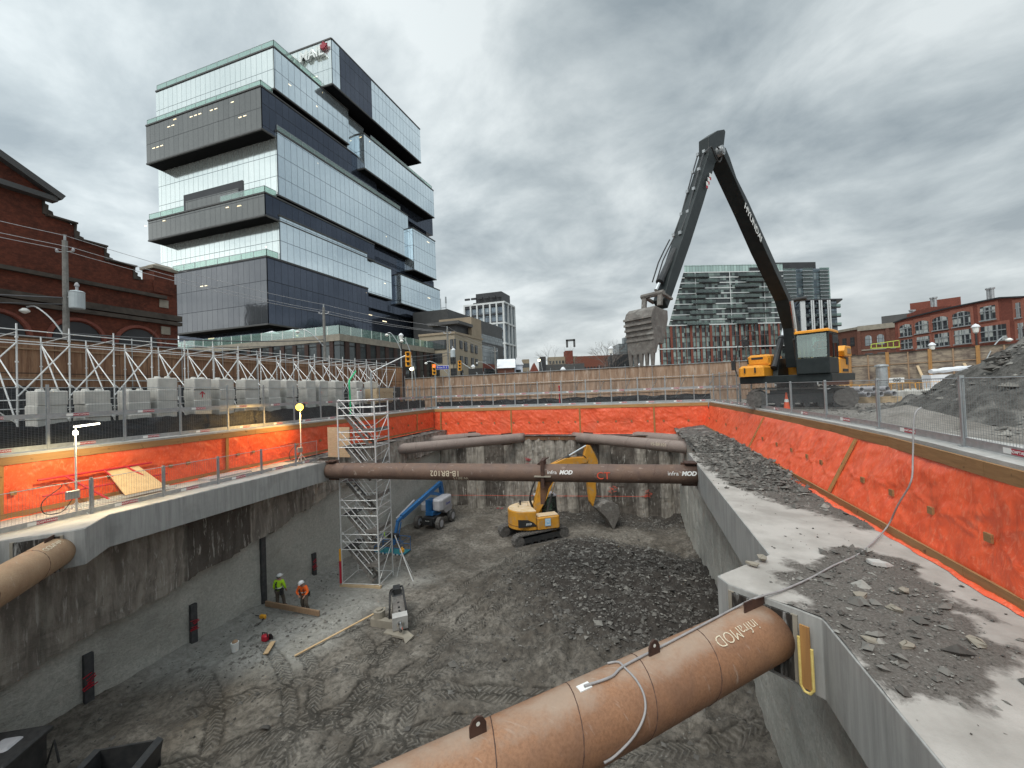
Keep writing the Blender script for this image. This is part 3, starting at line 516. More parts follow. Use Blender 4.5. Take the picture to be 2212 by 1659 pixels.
for (x, y) in [(1324, 1056), (1398, 1066), (1140, 995), (1080, 1100), (1536, 1105)]:
    p = PY(x, y, 35.85); B = MB()
    for k in range(9): q = (random.uniform(-.3, .3), random.uniform(-.3, .3)); B.bar((p[0]+q[0]-.14, 35.9-.002*k, p[2]+q[1]), (p[0]+q[0]+.14, 35.9-.002*k, p[2]+q[1]+random.uniform(-.15, .15)), .02, .05, (0, 1, 0))
    B.build('spray_mark', spray if y < 1070 and x > 1200 else M['red'], bw)
B = MB(); p0 = PY(960, 1070, 35.8); p1 = PY(1400, 1073, 35.8); B.bar((p0[0], 35.88, p0[2]), (p1[0], 35.88, p1[2]), .02, .035, (0, 1, 0)); B.build('red_chalk_line', spray, bw)

# ---- ledges beyond the slabs
def ledge_sheet(x0, x1, y0, y1, z, amp=.12):
    gx_ = np.linspace(x0, x1, max(3, int((x1-x0)/.18))); gy_ = np.linspace(y0, y1, max(3, int((y1-y0)/.18))); P = np.array([[(x, y, z+amp*frac(x*.9, y*.9, 2.)) for y in gy_] for x in gx_]); B = MB(); B.grid(P); o = B.build('spoil_ledge', M['heap'], smooth=True); return tag(o, kind='structure')
ledge_sheet(-20.7, -18.95, 18.9, 37.2, -2.22); ledge_sheet(-18.95, 3.4, 35.9, 37.3, -2.74, .04); ledge_sheet(3.2, 6.2, 23.0, 37.2, -2.3, .3)

B = MB(); B.b2((-21.4, -2, -4), (-20.62, 38, -.45)); B.b2((-20.62, 37.22, -4), (7.5, 38.05, -.45)); B.b2((6.75, -2, -4), (7.5, 37.2, -.45)); B.b2((5.76, 23, -4), (6.74, 37.2, -2.3)); B.b2((5.76, -2, -4), (6.74, 22.99, -2.17)); tag(B.build('earth_bank', M['heap']), kind='structure')
# ================================================================ SLABS
def slab(name, eY, eX, xb, z0, z1, label, spoil):
    o = thing(name, ((eX[-1]+xb)/2, (eY[0]+eY[-1])/2, z0), label, 'concrete slab')
    sgn = 1 if xb > eX[0] else -1; B = MB(o, True); pl = list(zip(eX, eY)); poly = pl + [(xb, eY[-1]), (xb, eY[0])]
    if sgn > 0: poly = poly[::-1]
    B.pxy(poly, z0, z1); B.build('slab_edge', M['formed'], o, bevel=.015)
    ys_ = np.arange(eY[0], eY[-1]+.01, .12); P = []; S = []
    for y in ys_:
        e_ = float(np.interp(y, eY, eX)); row = [(e_+sgn*.02+(xb-sgn*.02-e_)*k/32, y) for k in range(33)]; P.append(row); S.append([spoil(a, c) for a, c in row])
    P = np.array([[(a, c, z1+.004+.05*max(0, s)*(.5+frac(a*4, c*4, 0., .7, 3)*.7)+.003*frac(a*2, c*2)) for (a, c), s in zip(r, q)] for r, q in zip(P, S)])
    B = MB(o, True); B.grid(P if sgn < 0 else P); t = B.build('slab_top', M['slabtop'], o, smooth=True); setattr_(t, 'spoil', np.array(S)); return o
def inpoly(x, y, poly):
    c = False; n = len(poly)
    for i in range(n):
        (a, b_), (d, e_) = poly[i], poly[(i+1) % n]
        if (b_ > y) != (e_ > y) and x < (d-a)*(y-b_)/(e_-b_)+a: c = not c
    return c
def pdist(x, y, poly):
    best = 9e9
    for i in range(len(poly)):
        a = np.array(poly[i]); c = np.array(poly[(i+1) % len(poly)]); d = c-a; t = np.clip(((x-a[0])*d[0]+(y-a[1])*d[1])/(d@d+1e-9), 0, 1); q = a+d*t; best = min(best, math.hypot(x-q[0], y-q[1]))
    return best if inpoly(x, y, poly) else -best
Zp = lambda zx, zy: tuple(G(1440+.4444*zx, 921.7+.4444*zy, -2.15)[:2])
SP1 = [Zp(*p) for p in [(530, 710), (700, 650), (860, 580), (1180, 650), (1330, 800), (1500, 900), (1600, 1040), (1737, 1110), (1650, 1180), (1500, 1340), (1240, 1330), (1050, 1290), (900, 1110), (750, 940), (640, 860)]]
SP2 = [(2.9, 22.9), (2.8, 20), (3.1, 16), (3.9, 14.0), (5.0, 12.2), (5.8, 11.0), (5.9, 23)]
def spoilR(x, y):
    d1 = pdist(x, y, SP1); d2 = pdist(x, y, SP2); q = .35*frac(x*1.6, y*1.6, 3.); return float(np.clip(.5+max((d1+q)/.9, (d2+q)/1.6), 0, 1))
def spoilL(x, y): return .28 if y < 18 else .6
eRY = [-1.9, 7.2, 7.41, 8.06, 8.36, 9.6, 23.]; eRX = [2.66, 2.62, 2.38, 1.5, 1.37, 2.6, 2.65]
slabR = slab('concrete_slab', eRY, eRX, 5.75, -3.4, -2.15, 'pale grey concrete capping slab strewn with dark rubble, along the right pit edge', spoilR)
eLY = [-1.9, 6.2, 7.3, 7.5, 8.6, 18.8]; eLX = [-17.4, -17.4, -16.35, -16.25, -17.35, -17.3]
slabL = slab('concrete_slab', eLY, eLX, -20.55, -3.25, -2.15, 'lamp-lit concrete walkway slab along the left pit edge', spoilL)
pts, sz, tn = [], [], []
while len(pts) < 8500:
    y = random.uniform(.5, 30); x = random.uniform(1.5, 5.7)
    if y < 23 and x < np.interp(y, eRY, eRX)+.03: continue
    if y >= 23 and x < 3.3: continue
    s_ = spoilR(x, y) if y < 23 else 1.
    if random.random() > max(.02, (s_-.35)*1.5): continue
    r = min(.13, random.paretovariate(2.2)*.011)
    far = y > 15
    if far: r = min(.16, random.paretovariate(2.1)*.022)
    pts.append((x, y, -2.14+r*.25+(.24*max(0, 1-abs(x-5.3)/1.6)*min(1, (y-15)/4) if far else 0)+(0.02 if s_ > .6 else 0))); sz.append(r); tn.append(min(1., random.betavariate(1.7, 2.8)+(.7 if (not far and random.random() < .2) else 0)))
tag(stones('slab_rubble', pts, sz, tn), 'dark gravel and pale rock chips scattered over the right-hand slab', 'rubble')
# rubble bank at the far end of the slab
P = np.array([[(x, y, -2.25+.3*max(0, 1-abs(x-5.3)/1.9)*min(1, max(0, (y-14.5)/4.5))+.1*frac(x*1.3, y*1.3, 1.)) for y in np.arange(14.6, 37, .2)] for x in np.arange(3.4, 5.9, .15)]); B = MB(); B.grid(P); tag(B.build('rubble_bank', M['heap'], smooth=True), 'bank of dark broken rock against the orange sheeting at the far end of the slab', 'rubble', kind='stuff')
# bigger pale rocks that stand out on the slab
for n_, (x, y, s_) in enumerate([(1900, 1222, .16), (1648, 1210, .13), (1627, 1222, .1), (1858, 1290, .11), (1935, 1320, .11), (1960, 1400, .1), (2110, 1392, .11), (1880, 1385, .08), (1955, 1280, .1)]):
    p = G(x, y, -2.12); B = MB(); rr_ = random.Random(n_+3); B.ball((0, 0, 0), s_, 5, 3, (1.3, .8, .42)); B.v = [tuple(np.array(v)*(1+rr_.uniform(-.3, .3))) for v in B.v]; ca_, sa_ = math.cos(n_*1.3), math.sin(n_*1.3); B.v = [(a*ca_-c*sa_, a*sa_+c*ca_, d) for a, c, d in B.v]; B.v = [(a+p[0], c+p[1], d+p[2]+s_*.35) for a, c, d in B.v]
    B.top('rock', M['stone'] if n_ else M['concrete'], ['largest pale angular rock on the slab spoil beside the hose', 'pale flat rock at the inner corner of the slab', 'thin grey rock flake on the bare slab before the dark spoil', 'rock on the slab spoil nearest behind the pipe head', 'elongated pale rock below the largest one', 'pale rock in the chips along the chipped slab edge', 'rock chip farthest right on the slab spoil', 'small pale rock close to the slab edge above the yellow foam', 'long rock flake right of the largest pale rock'][n_], 'rock', 'loose rocks on the right slab')

# ================================================================ ORANGE SHEETING
def tarp(name, line0, line1, z0, z1, nrm, washers, battens, label, wood_, foot=True):
    # line0(s) / line1(s): XY of the sheet's foot and head at length s; nrm: towards the pit
    S = line0['s']; o = thing(name, (*line1['p']((S[0]+S[1])/2), z0), label, 'tarpaulin'); ns = int((S[1]-S[0])/.06); nt_ = 42; P = np.zeros((ns, nt_, 3)); n3 = np.array([*nrm, 0.])
    wz = (z0+z1)/2-.05
    for i in range(ns):
        s_ = S[0]+(S[1]-S[0])*i/(ns-1); a = np.array(line0['p'](s_)); c = np.array(line1['p'](s_)); near = sorted(washers, key=lambda q: abs(q-s_))[:2]; nfr = .05*frac(s_*.6, 3.1)
        for j in range(nt_):
            t = j/(nt_-1); z = z0+(z1-z0)*t; h = .05*frac(s_*.5, z*.6, 1.)+nfr; k = frac(s_*1.0+z*.9, z*.5-s_*.3, 4., .9, 3); h += .03*(1-min(1, abs(k)*3.))
            for q, w_ in enumerate(near):
                dx, dz = s_-w_, z-wz; r = math.hypot(dx, dz); th = math.atan2(dz, dx); ph_ = w_*5+.5*math.sin(w_*3+r*2.5); h += .04*max(0, 1-abs(math.sin(th*3.5+ph_))*3.2)*math.exp(-r/1.1)*(r/(r+.12))+.02*max(0, 1-abs(math.sin(th*8+ph_*2))*2.2)*math.exp(-r/.6)*(r/(r+.2)) - .05*math.exp(-(r/.25)**2)
            h *= min(1, t*8)*min(1, (1-t)*8+.1); q = a*(1-t)+c*t; P[i, j] = (q[0]+nrm[0]*(h+.03), q[1]+nrm[1]*(h+.03), z)
    B = MB(o, True); B.grid(P); B.build('sheet', M['tarp'], o, smooth=True)
    def at_(s_, z, off): t = (z-z0)/(z1-z0); q = np.array(line0['p'](s_))*(1-t)+np.array(line1['p'](s_))*t; return np.array([q[0]+nrm[0]*off, q[1]+nrm[1]*off, z])
    L_ = 3.66; k = int(math.ceil((S[1]-S[0])/L_))
    for i in range(k):
        a, c = S[0]+i*L_, min(S[1], S[0]+(i+1)*L_-.01); B = MB(o, True); B.bar(at_(a, z1+.12, .05), at_(c, z1+.12, .05), .06, .27); B.build('timber_rail', M[wood_], o)
        if foot: B = MB(o, True); B.bar(at_(a, z0+.12, .09), at_(c, z0+.12, .09), .05, .2); B.build('foot_board', M[wood_], o)
    for s_ in battens: B = MB(o, True); B.bar(at_(s_, z0+(.23 if foot else .05), .09), at_(s_, z1-.03, .09), .04, .14, (nrm[1], nrm[0], 0)); B.build('batten', M['timber_z'], o)
    for s_ in washers: B = MB(o, True); a = at_(s_, wz, .07); B.bar(a-np.array([0, 0, .075]), a+np.array([0, 0, .075]), .04, .15, (nrm[1], nrm[0], 0)); B.build('timber_washer', M['timber_y'], o)
    B = MB(o, True); hm = np.zeros((ns//3, 5, 3))
    for i in range(ns//3):
        s_ = S[0]+(S[1]-S[0])*i/(ns//3-1); a = line0['p'](s_); wd_ = .10+.14*max(0, .35+frac(s_*.7, 5.)) if foot else .05
        for j in range(5): t = j/4; hm[i, j] = (a[0]+nrm[0]*(.04+wd_*t), a[1]+nrm[1]*(.04+wd_*t), z0+.015+.05*math.sin(t*3.1)*(1+frac(s_*4., t)))
    B.grid(hm); B.build('sheet_hem', M['tarp'], o, smooth=True)
    return o
wR = [PX(1440+.4444*a, 921.7+.4444*c, 5.9)[1] for a, c in [(457, 68), (523, 84), (592, 112), (667, 140), (737, 170), (947, 257), (1100, 328), (1315, 410), (1645, 545)]] + [27.3, 30, 33, 35.6, 6.5, 4.6]
bR = [PX(1440+.4444*a, 921.7+.4444*c, 6.0)[1] for a, c in [(433, 60), (852, 200)]] + [5.0]
tarpR = tarp('tarpaulin_wall', {'s': (-1.8, 37.0), 'p': lambda s_: (5.62, s_)}, {'p': lambda s_: (topX(s_)-.02, s_)}, -2.15, -.28, (-1, 0), wR, bR, 'orange tarpaulin sheeting with timber rails along the right side of the pit', 'timber_y')
wL = [PX(x, y, -20.45)[1] for x, y in [(235, 1000+60), (366, 1002), (404, 990), (512, 975), (545, 968), (640, 942), (690, 937)]] + [3, 5.2, 7.6, 9.2, 24.5, 27, 29.5, 32, 34.4]
tarpL = tarp('tarpaulin_wall', {'s': (-1.8, 36.9), 'p': lambda s_: (-20.48, s_)}, {'p': lambda s_: (-20.4, s_)}, -2.15, -.28, (1, 0), wL, [7.3, 14.9, 27.5, 33.5], 'orange tarpaulin sheeting lit by the work lamps along the left side of the pit', 'timber_y')
wB = [PY((1800+z_*.3165)/1.736, 905, 37.05)[0] for z_ in (20, 175, 400, 585, 750, 930, 1130, 1395, 1610, 1795, 1985, 2175)] + [-19, -17.6, 4.4]
tarpB = tarp('tarpaulin_wall', {'s': (-20.4, 6.0), 'p': lambda s_: (s_, 37.0)}, {'p': lambda s_: (s_, 37.05)}, -2.72, -.28, (0, -1), wB, [-19.6, -11.8, -5.0, 1.6], 'orange tarpaulin sheeting with a yellow timber rail across the far end of the pit', 'timber_x', False)
B = MB(); B.b2((-17.5, 36.0, -3.15), (5.4, 36.55, -2.78)); wl = B.top('wale_beam', M['wale'], 'rusty steel wale beam between the brace heads under the far orange sheeting', 'steel beam')

# ================================================================ STRUTS
def strut(name, p, q, r, m, label, seams=(), plates=True):
    p = np.array(p, float); q = np.array(q, float); o = thing(name, (*((p+q)/2)[:2], min(p[2], q[2])-r), label, 'steel strut'); d = q-p; ln = np.linalg.norm(d); d /= ln; side = np.cross(d, (0, 0, 1)); side /= np.linalg.norm(side); up_ = np.cross(side, d)
    B = MB(o, True); B.path([p+d*ln*i/24 for i in range(25)], r, 40); pipe = B.build('pipe', M[m], o, smooth=True)
    for s_ in seams:
        B = MB(o, True); c = [p+d*(s_+.9*k/20*r*2)+(side*math.cos(k*.33)+up_*math.sin(k*.33))*(r+.002) for k in range(20)]; B.path(c, .008, 4); B.build('weld_seam', M['plate'], o)
    return o, d, side, up_, ln
SA = np.array([2.05, 7.78, -2.72]); SB = np.array([-8.1, -1.95, -2.72])
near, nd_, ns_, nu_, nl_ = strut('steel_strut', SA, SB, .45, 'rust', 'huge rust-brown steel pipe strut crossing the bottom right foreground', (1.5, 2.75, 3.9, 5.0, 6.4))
def on_near(px, py, off=.45):        # point on the near pipe's upper surface seen at this place of the photo
    r_ = ray(px, py); best = None
    for t in np.linspace(3, 14, 900):
        q = EYE+r_*t; a = (q-SA)@nd_; c = SA+nd_*a; dd = np.linalg.norm(q-c)
        if dd <= off: return q, a
        if best is None or dd < best[0]: best = (dd, q, a, c)
    dd, q, a, c = best; return c+(q-c)/dd*off, a
for x, y in [(1412, 1412), (1035, 1592)]:
    q, a = on_near(x, y); c = SA+nd_*a; B = MB(near, True); lug = [(-.1, .42), (.1, .42), (.1, .56), (.06, .63), (0, .655), (-.06, .63), (-.1, .56)]
    B.prism(lug, lambda u_, v_: c+nd_*u_+nu_*v_-ns_*.012, lambda u_, v_: c+nd_*u_+nu_*v_+ns_*.012); B.build('lifting_lug', M['plate'], near)
    B = MB(near, True); B.tube(c+nu_*.575-ns_*.0135, c+nu_*.575+ns_*.0135, .024, 12); B.build('lug_hole', M['tape'], near)
q, a = on_near(1590, 1330); c = SA+nd_*.42; B = MB(near, True); B.bar(c+nu_*.53-nd_*.32, c+nu_*.53+nd_*.22, .02, .17, nu_); B.build('stiffener_plate', M['plate'], near)
txrot = lambda d, n: Matrix((tuple(d), tuple(-np.array(n)), tuple(np.cross(d, -np.array(n))))).transposed().to_euler()
def on_pipe_text(par, txt, size, matn, P0, dd, sd, uu, along, ang, r, flip=False, name='chalk_lettering', **k):
    nrm = sd*math.cos(ang)+uu*math.sin(ang); c = P0+dd*along+nrm*(r+.006); x_ = np.array(dd)*(-1 if flip else 1); o = text(name, txt, size, M[matn], par, c-np.array(par.location), txrot(x_, nrm), .002, **k); return o
chalk = mat('chalk_paint', (.72, .66, .5), (.5, .4, .3), 30, .8, 0, 0); M['chalk'] = chalk
# which side of the near pipe faces the camera
sgn = 1 if (EYE-SA)@ns_ > 0 else -1
on_pipe_text(near, 'infraMOD', .24, 'chalk', SA, nd_, ns_*sgn, nu_, 1.15, R_(62), .45, flip=False, bold=-.003)
# left twin
LA = np.array([-16.75, 7.1, -2.75]); LB = np.array([-8.0, -1.95, -2.75]); lf, ld, ls, lu, ll = strut('steel_strut', LA, LB, .45, 'rusttan', 'tan steel pipe strut entering at the left edge under the walkway slab', (1.0, 2.9)); sg2 = 1 if (EYE-LA)@ls > 0 else -1
on_pipe_text(lf, 'infraMOD', .2, 'chalk', LA, ld, ls*sg2, lu, .75, R_(60), .45, flip=(sg2 > 0))
B = MB(lf, True); c = LA+ld*.25; B.bar(c+lu*.5-ld*.3, c+lu*.5+ld*.35, .02, .12, lu); B.build('stiffener_plate', M['plate'], lf)
# dark steel reaction faces let into both piers, foam seal on the right one
def pier_face(par, A, d, name='reaction_plate'):
    s_ = np.cross(d, (0, 0, 1)); s_ /= np.linalg.norm(s_); e_ = np.array(A)-d*.06; B = MB(par, True)
    B.bar(e_-s_*.62+np.array([0, 0, .0]), e_+s_*.62, .06, 1.02); return B.build(name, M['blackface'], par)
for par_, c_, fd__, n__ in ((slabR, (1.94, 7.735), (.805, -.593), (-.593, -.805)), (slabL, (-16.88, 6.75), (.69, .724), (.724, -.69))):
    c_ = np.array([c_[0]+n__[0]*.025, c_[1]+n__[1]*.025, 0]); fd__ = np.array([*fd__, 0.]); B = MB(par_, True); B.bar(c_-fd__*.47+np.array([0, 0, -2.78]), c_+fd__*.47+np.array([0, 0, -2.78]), .05, 1.05); B.build('reaction_plate', M['blackface'], par_); B = MB(par_, True)
    for e__ in (-.49, .49): B.bar(c_+fd__*e__+np.array([0, 0, -3.32]), c_+fd__*e__+np.array([0, 0, -2.24]), .09, .035, (n__[0], n__[1], 0))
    B.build('plate_flange', M['stone'], par_)
fo = np.array([2.31, 7.36, 0]); d_ = np.array([.78, -.62, 0.]); B = MB(slabR, True); B.path([fo+d_*.05+np.array([-.03, -.06, -2.5]), fo+d_*.05+np.array([-.03, -.06, -3.25]), fo+d_*.1+np.array([-.03, -.06, -3.33]), fo+d_*.17+np.array([-.03, -.06, -3.33]), fo+d_*.22+np.array([-.03, -.06, -3.25]), fo+d_*.22+np.array([-.03, -.06, -2.62])], .022, 8); B.build('foam_seal', M['foam'], slabR)
B = MB(slabR, True); B.bar(fo+d_*.135+np.array([-.025, -.05, -2.3]), fo+d_*.135+np.array([-.025, -.05, -3.28]), .13, .03, (-.6, -.78, 0)); B.build('board', M['timber_z'], slabR)
# main strut across the pit
MA = np.array([-17.28, 18.62, -2.68]); MBp = np.array([2.6, 20.12, -2.68]); ms_, md, mss, mu, ml = strut('steel_strut', MA, MBp, .45, 'rustdark', 'long horizontal dark brown pipe strut spanning the middle of the pit', [1.2, 3, 4.9, 6.8, 13.8, 15.8, 18])
sg = 1 if (EYE-MA)@mss > 0 else -1; mf = mss*sg
J = MA+md*plane_hit(1175, 1020, MA, md/np.linalg.norm(md[:2]))[0]
B = MB(ms_, True); B.bar(J+mu*-.62+mf*.1, J+mu*.72+mf*.1, .16, .95, mf); B.bar(J+mu*.45-md*.3, J+mu*.78+md*.25, .3, .05, mu); B.build('collar_plate', M['plate'], ms_)
B = MB(ms_, True); B.bar(J-md*.42+mf*.47+mu*-.08, J+md*.42+mf*.47+mu*-.08, .3, .05, mu); B.build('cleat', M['stone'], ms_)
B = MB(ms_, True); B.pxz([(J[0]-.2, J[2]-.45), (J[0]+.45, J[2]-.45), (J[0]+.2, J[2]-.8), (J[0]-.05, J[2]-1.6), (J[0]-.22, J[2]-1.6)], J[1]-.1, J[1]+.1); B.build('gusset', M['rustdark'] and M['wale'], ms_)
for P_, s_ in ((MA, 1), (MBp, -1)): B = MB(ms_, True); B.bar(P_+mu*.56+md*s_*.5, P_+mu*.56-md*s_*.02, .6, .05, mu); B.bar(P_+md*s_*.1-mu*.55, P_+md*s_*.1+mu*.55, 1.1, .06, mf); B.build('end_plate', M['plate'], ms_)
wl_ = lambda px: plane_hit(px, 1020, MA, md/np.linalg.norm(md[:2]))[0]
M['stencil'] = mat('white_stencil_paint', (.75, .75, .73), None, 1, .6, 0, 0); M['redpaint'] = spray
for px in (1210, 1468):
    on_pipe_text(ms_, 'infra', .27, 'stencil', MA, md, mf, mu, wl_(px)-.36, R_(14), .45, name='stencil_lettering'); on_pipe_text(ms_, 'MOD', .27, 'stencil', MA, md, mf, mu, wl_(px)+.32, R_(14), .45, name='stencil_lettering', shear=.3, bold=.012)
on_pipe_text(ms_, '1B-BR102', .42, 'chalk', MA, md, mf, mu, wl_(968), R_(2), .45, flip=False).rotation_euler.rotate_axis('Y', math.pi)
on_pipe_text(ms_, 'W.BF15', .26, 'chalk', MA, md, mf, mu, wl_(1000), R_(-33), .45).rotation_euler.rotate_axis('Y', math.pi)
on_pipe_text(ms_, 'CT', .5, 'redpaint', MA, md, mf, mu, wl_(1303), R_(-5), .45)
# far corner braces
def far(p, q, m, label, txt=None, r=.45, z=-2.95):
    a = G(*p, z); c = G(*q, z); o, d, s_, u_, l_ = strut('steel_strut', a, c, r, m, label, (l_*.3 for l_ in (3, 8, 14, 20))); B = MB(o, True)
    for t in (.1, l_*.86): B = MB(o, True); e_ = a+d*t; B.bar(e_-u_*.55, e_+u_*.55, 1.1, .06, s_); B.build('end_plate', M['plate'], o)
    if txt: sg = 1 if (EYE-a)@s_ > 0 else -1; x_ = d if (d@RT) > 0 else -d; f_ = s_*sg; text('chalk_lettering', txt, .34, M['chalk'], o, a+d*l_*.28+f_*math.cos(.2)*(r+.01)+u_*.1-np.array(o.location), txrot(x_, f_), .002)
    return o
far((832, 973), (1131, 945), 'rustgrey', 'greyish corner brace pipe, front one of the pair at the far left corner'); far((868, 957), (1046, 942), 'rustgrey', 'short corner brace pipe behind the other at the far left corner')
far((1530, 971), (1240, 944), 'rustgrey', 'long corner brace pipe with chalk numbers, front one at the far right corner', '15-BR101'); far((1500, 953), (1345, 940), 'rustgrey', 'short corner brace pipe behind the other at the far right corner')
# grey hose over sheeting, slab and pipe
pts = [PX(1990, 880, 6.2), PX(1975, 900, 6.0), PX(1972, 985, 5.85), PX(1968, 1040, 5.65), PX(1940, 1090, 5.55), PX(1915, 1140, 5.48)] + [G(x, y, -2.1) for x, y in [(1862, 1192), (1800, 1222), (1752, 1248), (1690, 1275), (1632, 1292)]] + [on_near(x, y, .475)[0] for x, y in [(1590, 1312), (1540, 1338), (1470, 1375), (1412, 1405), (1345, 1440), (1320, 1462), (1262, 1482)]]
def smooth_pts(P, n=5):
    P = [np.array(p) for p in P]; out = []
    for i in range(len(P)-1):
        a, b_, c, d = P[max(i-1, 0)], P[i], P[i+1], P[min(i+2, len(P)-1)]
        for k in range(n): t = k/n; out.append(.5*((2*b_)+(-a+c)*t+(2*a-5*b_+4*c-d)*t*t+(-a+3*b_-3*c+d)*t**3))
    return out+[P[-1]]
B = MB(); B.path(smooth_pts(pts), .017, 7); B.top('hose', M['grey_hose'], 'grey hose hanging over the right sheeting and lying along the foreground pipe', 'hose', smooth=True)
loop = [on_near(x, y, .47)[0] for x, y in [(1312, 1433), (1335, 1430), (1350, 1443), (1375, 1470), (1392, 1505), (1392, 1545), (1370, 1590), (1330, 1632), (1305, 1648)]]
B = MB(); B.path(smooth_pts(loop), .015, 7); B.top('hose', M['grey_hose'], 'loop of grey rope slung around the foreground pipe and tied to the hose', 'rope', smooth=True)
q, a = on_near(1262, 1484, .46); B = MB(); B.bar(q-nd_*.09, q+nd_*.09, .1, .015, (q-(SA+nd_*a))/.46); B.top('label_tag', M['white'], 'small white and red tag stuck on the foreground pipe at the hose end', 'tag')

# ================================================================ FENCES
def mesh_panel(par, L_, z0, z1, px=.075, pz=.05, off=0.):
    B = MB()
    for k in range(1, int(L_/px)): B.bar((k*px, 0, z0), (k*px, 0, z1), .0036, .0036)
    for k in range(1, int((z1-z0)/pz)): B.bar((0, -.004, z0+k*pz), (L_, -.004, z0+k*pz), .0036, .0036)
    B.build('wire_mesh', M['wire'], par)
    B = MB(); B.tube((0, 0, z1), (L_, 0, z1), .014, 6); B.tube((.05, 0, z0), (.05, 0, z1), .012, 6); B.tube((L_-.05, 0, z0), (L_-.05, 0, z1), .012, 6); B.build('panel_frame', M['galv'], par)
def toe(par, L_, z, px=.38):
    B = MB(); B.b2((.02, -.012, z), (L_-.02, .012, z+.17)); B.build('toe_board', M['galv'], par)
    B = MB(); B.b2((L_*px, -.018, z+.03), (L_*px+.48, -.014, z+.13)); pl = B.build('name_plate', M['red_plate'], par)
    B = MB(); B.b2((L_*px-.2, -.018, z+.03), (L_*px-.005, -.014, z+.13)); B.build('maker_plate', M['white'], par)
    text('lettering', 'ADAPTAPANEL', .075, M['white'], pl, (L_*px+.24, -.021, z+.08), (0, 0, 0), .001, bold=.0015)
def post(par, h): B = MB(); B.b2((-.035, -.035, 0), (.035, .035, h)); B.b2((-.09, -.07, 0), (.09, .07, .012)); B.build('fence_post', M['galv'], par); 
def low_bay(L_, h=1.42):
    o = thing('mesh_fence', (0, 0, -900), 'x', 'mesh fence'); post(o, h+.06); mesh_panel(o, L_, .2, h); toe(o, L_, .03); return o
def tall_bay(L_):
    o = thing('mesh_fence', (0, 0, -900), 'x', 'mesh fence'); post(o, 2.42); mesh_panel(o, L_, .2, 1.14, .1, .06); mesh_panel(o, L_, 1.34, 2.3, .1, .06); toe(o, L_, .02); toe(o, L_, 1.17, .3); return o
def drop(o):
    for c in list(o.children): drop(c)
    bpy.data.objects.remove(o)
def run(tmpl, L0, pts, z, group, labf):
    n = len(pts)-1
    for i in range(n):
        a = np.array(pts[i]); c = np.array(pts[i+1]); d = c-a; ln = float(np.hypot(*d)); o = copy_tree(tmpl, (a[0], a[1], z), math.atan2(d[1], d[0]), labf(i, n)); o['group'] = group; o.scale = (ln/L0, 1, 1)
lowT = low_bay(3.5); tallT = tall_bay(2.36)
fx = lambda Y: topX(Y)+.3
pR = [(fx(y), y) for y in (29.5, 27, 24.3, 20.95, 17.6, 14.1, 10.5, 7.0, 3.4, 0)]
run(lowT, 3.5, pR, .05, 'single-height mesh panels along the right edge', lambda i, n: f'low mesh fence panel on the right kerb, {ORD[i]} from the far corner')
run(tallT, 2.36, [(6.55, 37.4), (6.6, 35.0), (6.65, 32.6), (6.75, 30.2), (6.8, 29.5)], .05, 'tall mesh panels at the far right corner', lambda i, n: f'two-tier mesh panel turning the far right corner, {ORD[i]} from the back fence')
run(tallT, 2.36, [(-20.9+2.355*i, 37.45) for i in range(12)]+[(6.5, 37.45)], .05, 'tall mesh panels along the far edge', lambda i, n: f'two-tier mesh fence panel above the far orange sheeting, {ORD[i]} from the left')
lY = [2.3, 4.4, 6.5, 8.66, 10.95, 13.1, 15.4, 17.53, 19.67, 21.89, 24.1, 26.3, 28.5, 30.7, 32.9, 35.1, 37.4]
run(tallT, 2.36, [(-20.9, y) for y in lY][::-1][::-1], .05, 'tall mesh panels along the left edge', lambda i, n: f'two-tier mesh fence panel above the left orange sheeting, {ORD[i]} counting from the near end')
sT = low_bay(2.15, 1.2)
run(sT, 2.15, [(-18.2, y) for y in (2.2, 4.3, 6.45, 8.57, 10.75, 12.9, 15.05, 17.15, 18.7)], -2.15, 'low mesh panels on the left walkway', lambda i, n: f'low mesh guard panel standing on the left walkway slab, {ORD[i]} from the near end')
for t in (lowT, tallT, sT): drop(t)
# rakers behind the far fence
for i in range(12):
    x = -20.2+2.355*i; B = MB(); B.tube((x, 38.9, .05), (x+1.0, 37.52, 2.2), .025, 6); B.tube((x, 38.9, .05), (x+.2, 37.52, .6), .02, 6); B.top('fence_raker', M['galv'], f'slanting steel raker propping the far mesh fence, {ORD[i]} from the left', 'prop', 'rakers behind the far fence')
# black silt cloth behind the fences
def cloth(name, a, c, z0, z1, label):
    a = np.array(a, float); c = np.array(c, float); n = int(np.linalg.norm(c-a)/.15); P = np.zeros((n, 9, 3)); d = (c-a)/np.linalg.norm(c-a); nn = np.array([-d[1], d[0]])
    for i in range(n):
        s_ = i/(n-1); p = a*(1-s_)+c*s_; L_ = i*.15
        for j in range(9): t = j/8; h = .09*frac(L_*.9, t*1.5, 2.)+.05*frac(L_*2.4, t*2, 7.); zt = z0+(z1-z0+.12*frac(L_*.7, 9.))*t; P[i, j] = (p[0]+nn[0]*h, p[1]+nn[1]*h, zt)
    B = MB(); B.grid(P); return B.top(name, M['silt'], label, 'silt fence', smooth=True)
cloth('silt_fence', (-20.6, 38.05), (6.4, 38.05), .02, .72, 'crumpled black silt cloth along the foot of the far mesh fence'); cloth('silt_fence', (-21.5, 2), (-21.5, 37), .02, .98, 'black silt cloth along the foot of the left mesh fence'); cloth('dark_gap_sheet', (-25.8, 2), (-25.8, 39), .02, 2.55, 'black sheet added behind the stacked concrete blocks to darken the gaps')  # last sheet is added only to make the gaps between the blocks black
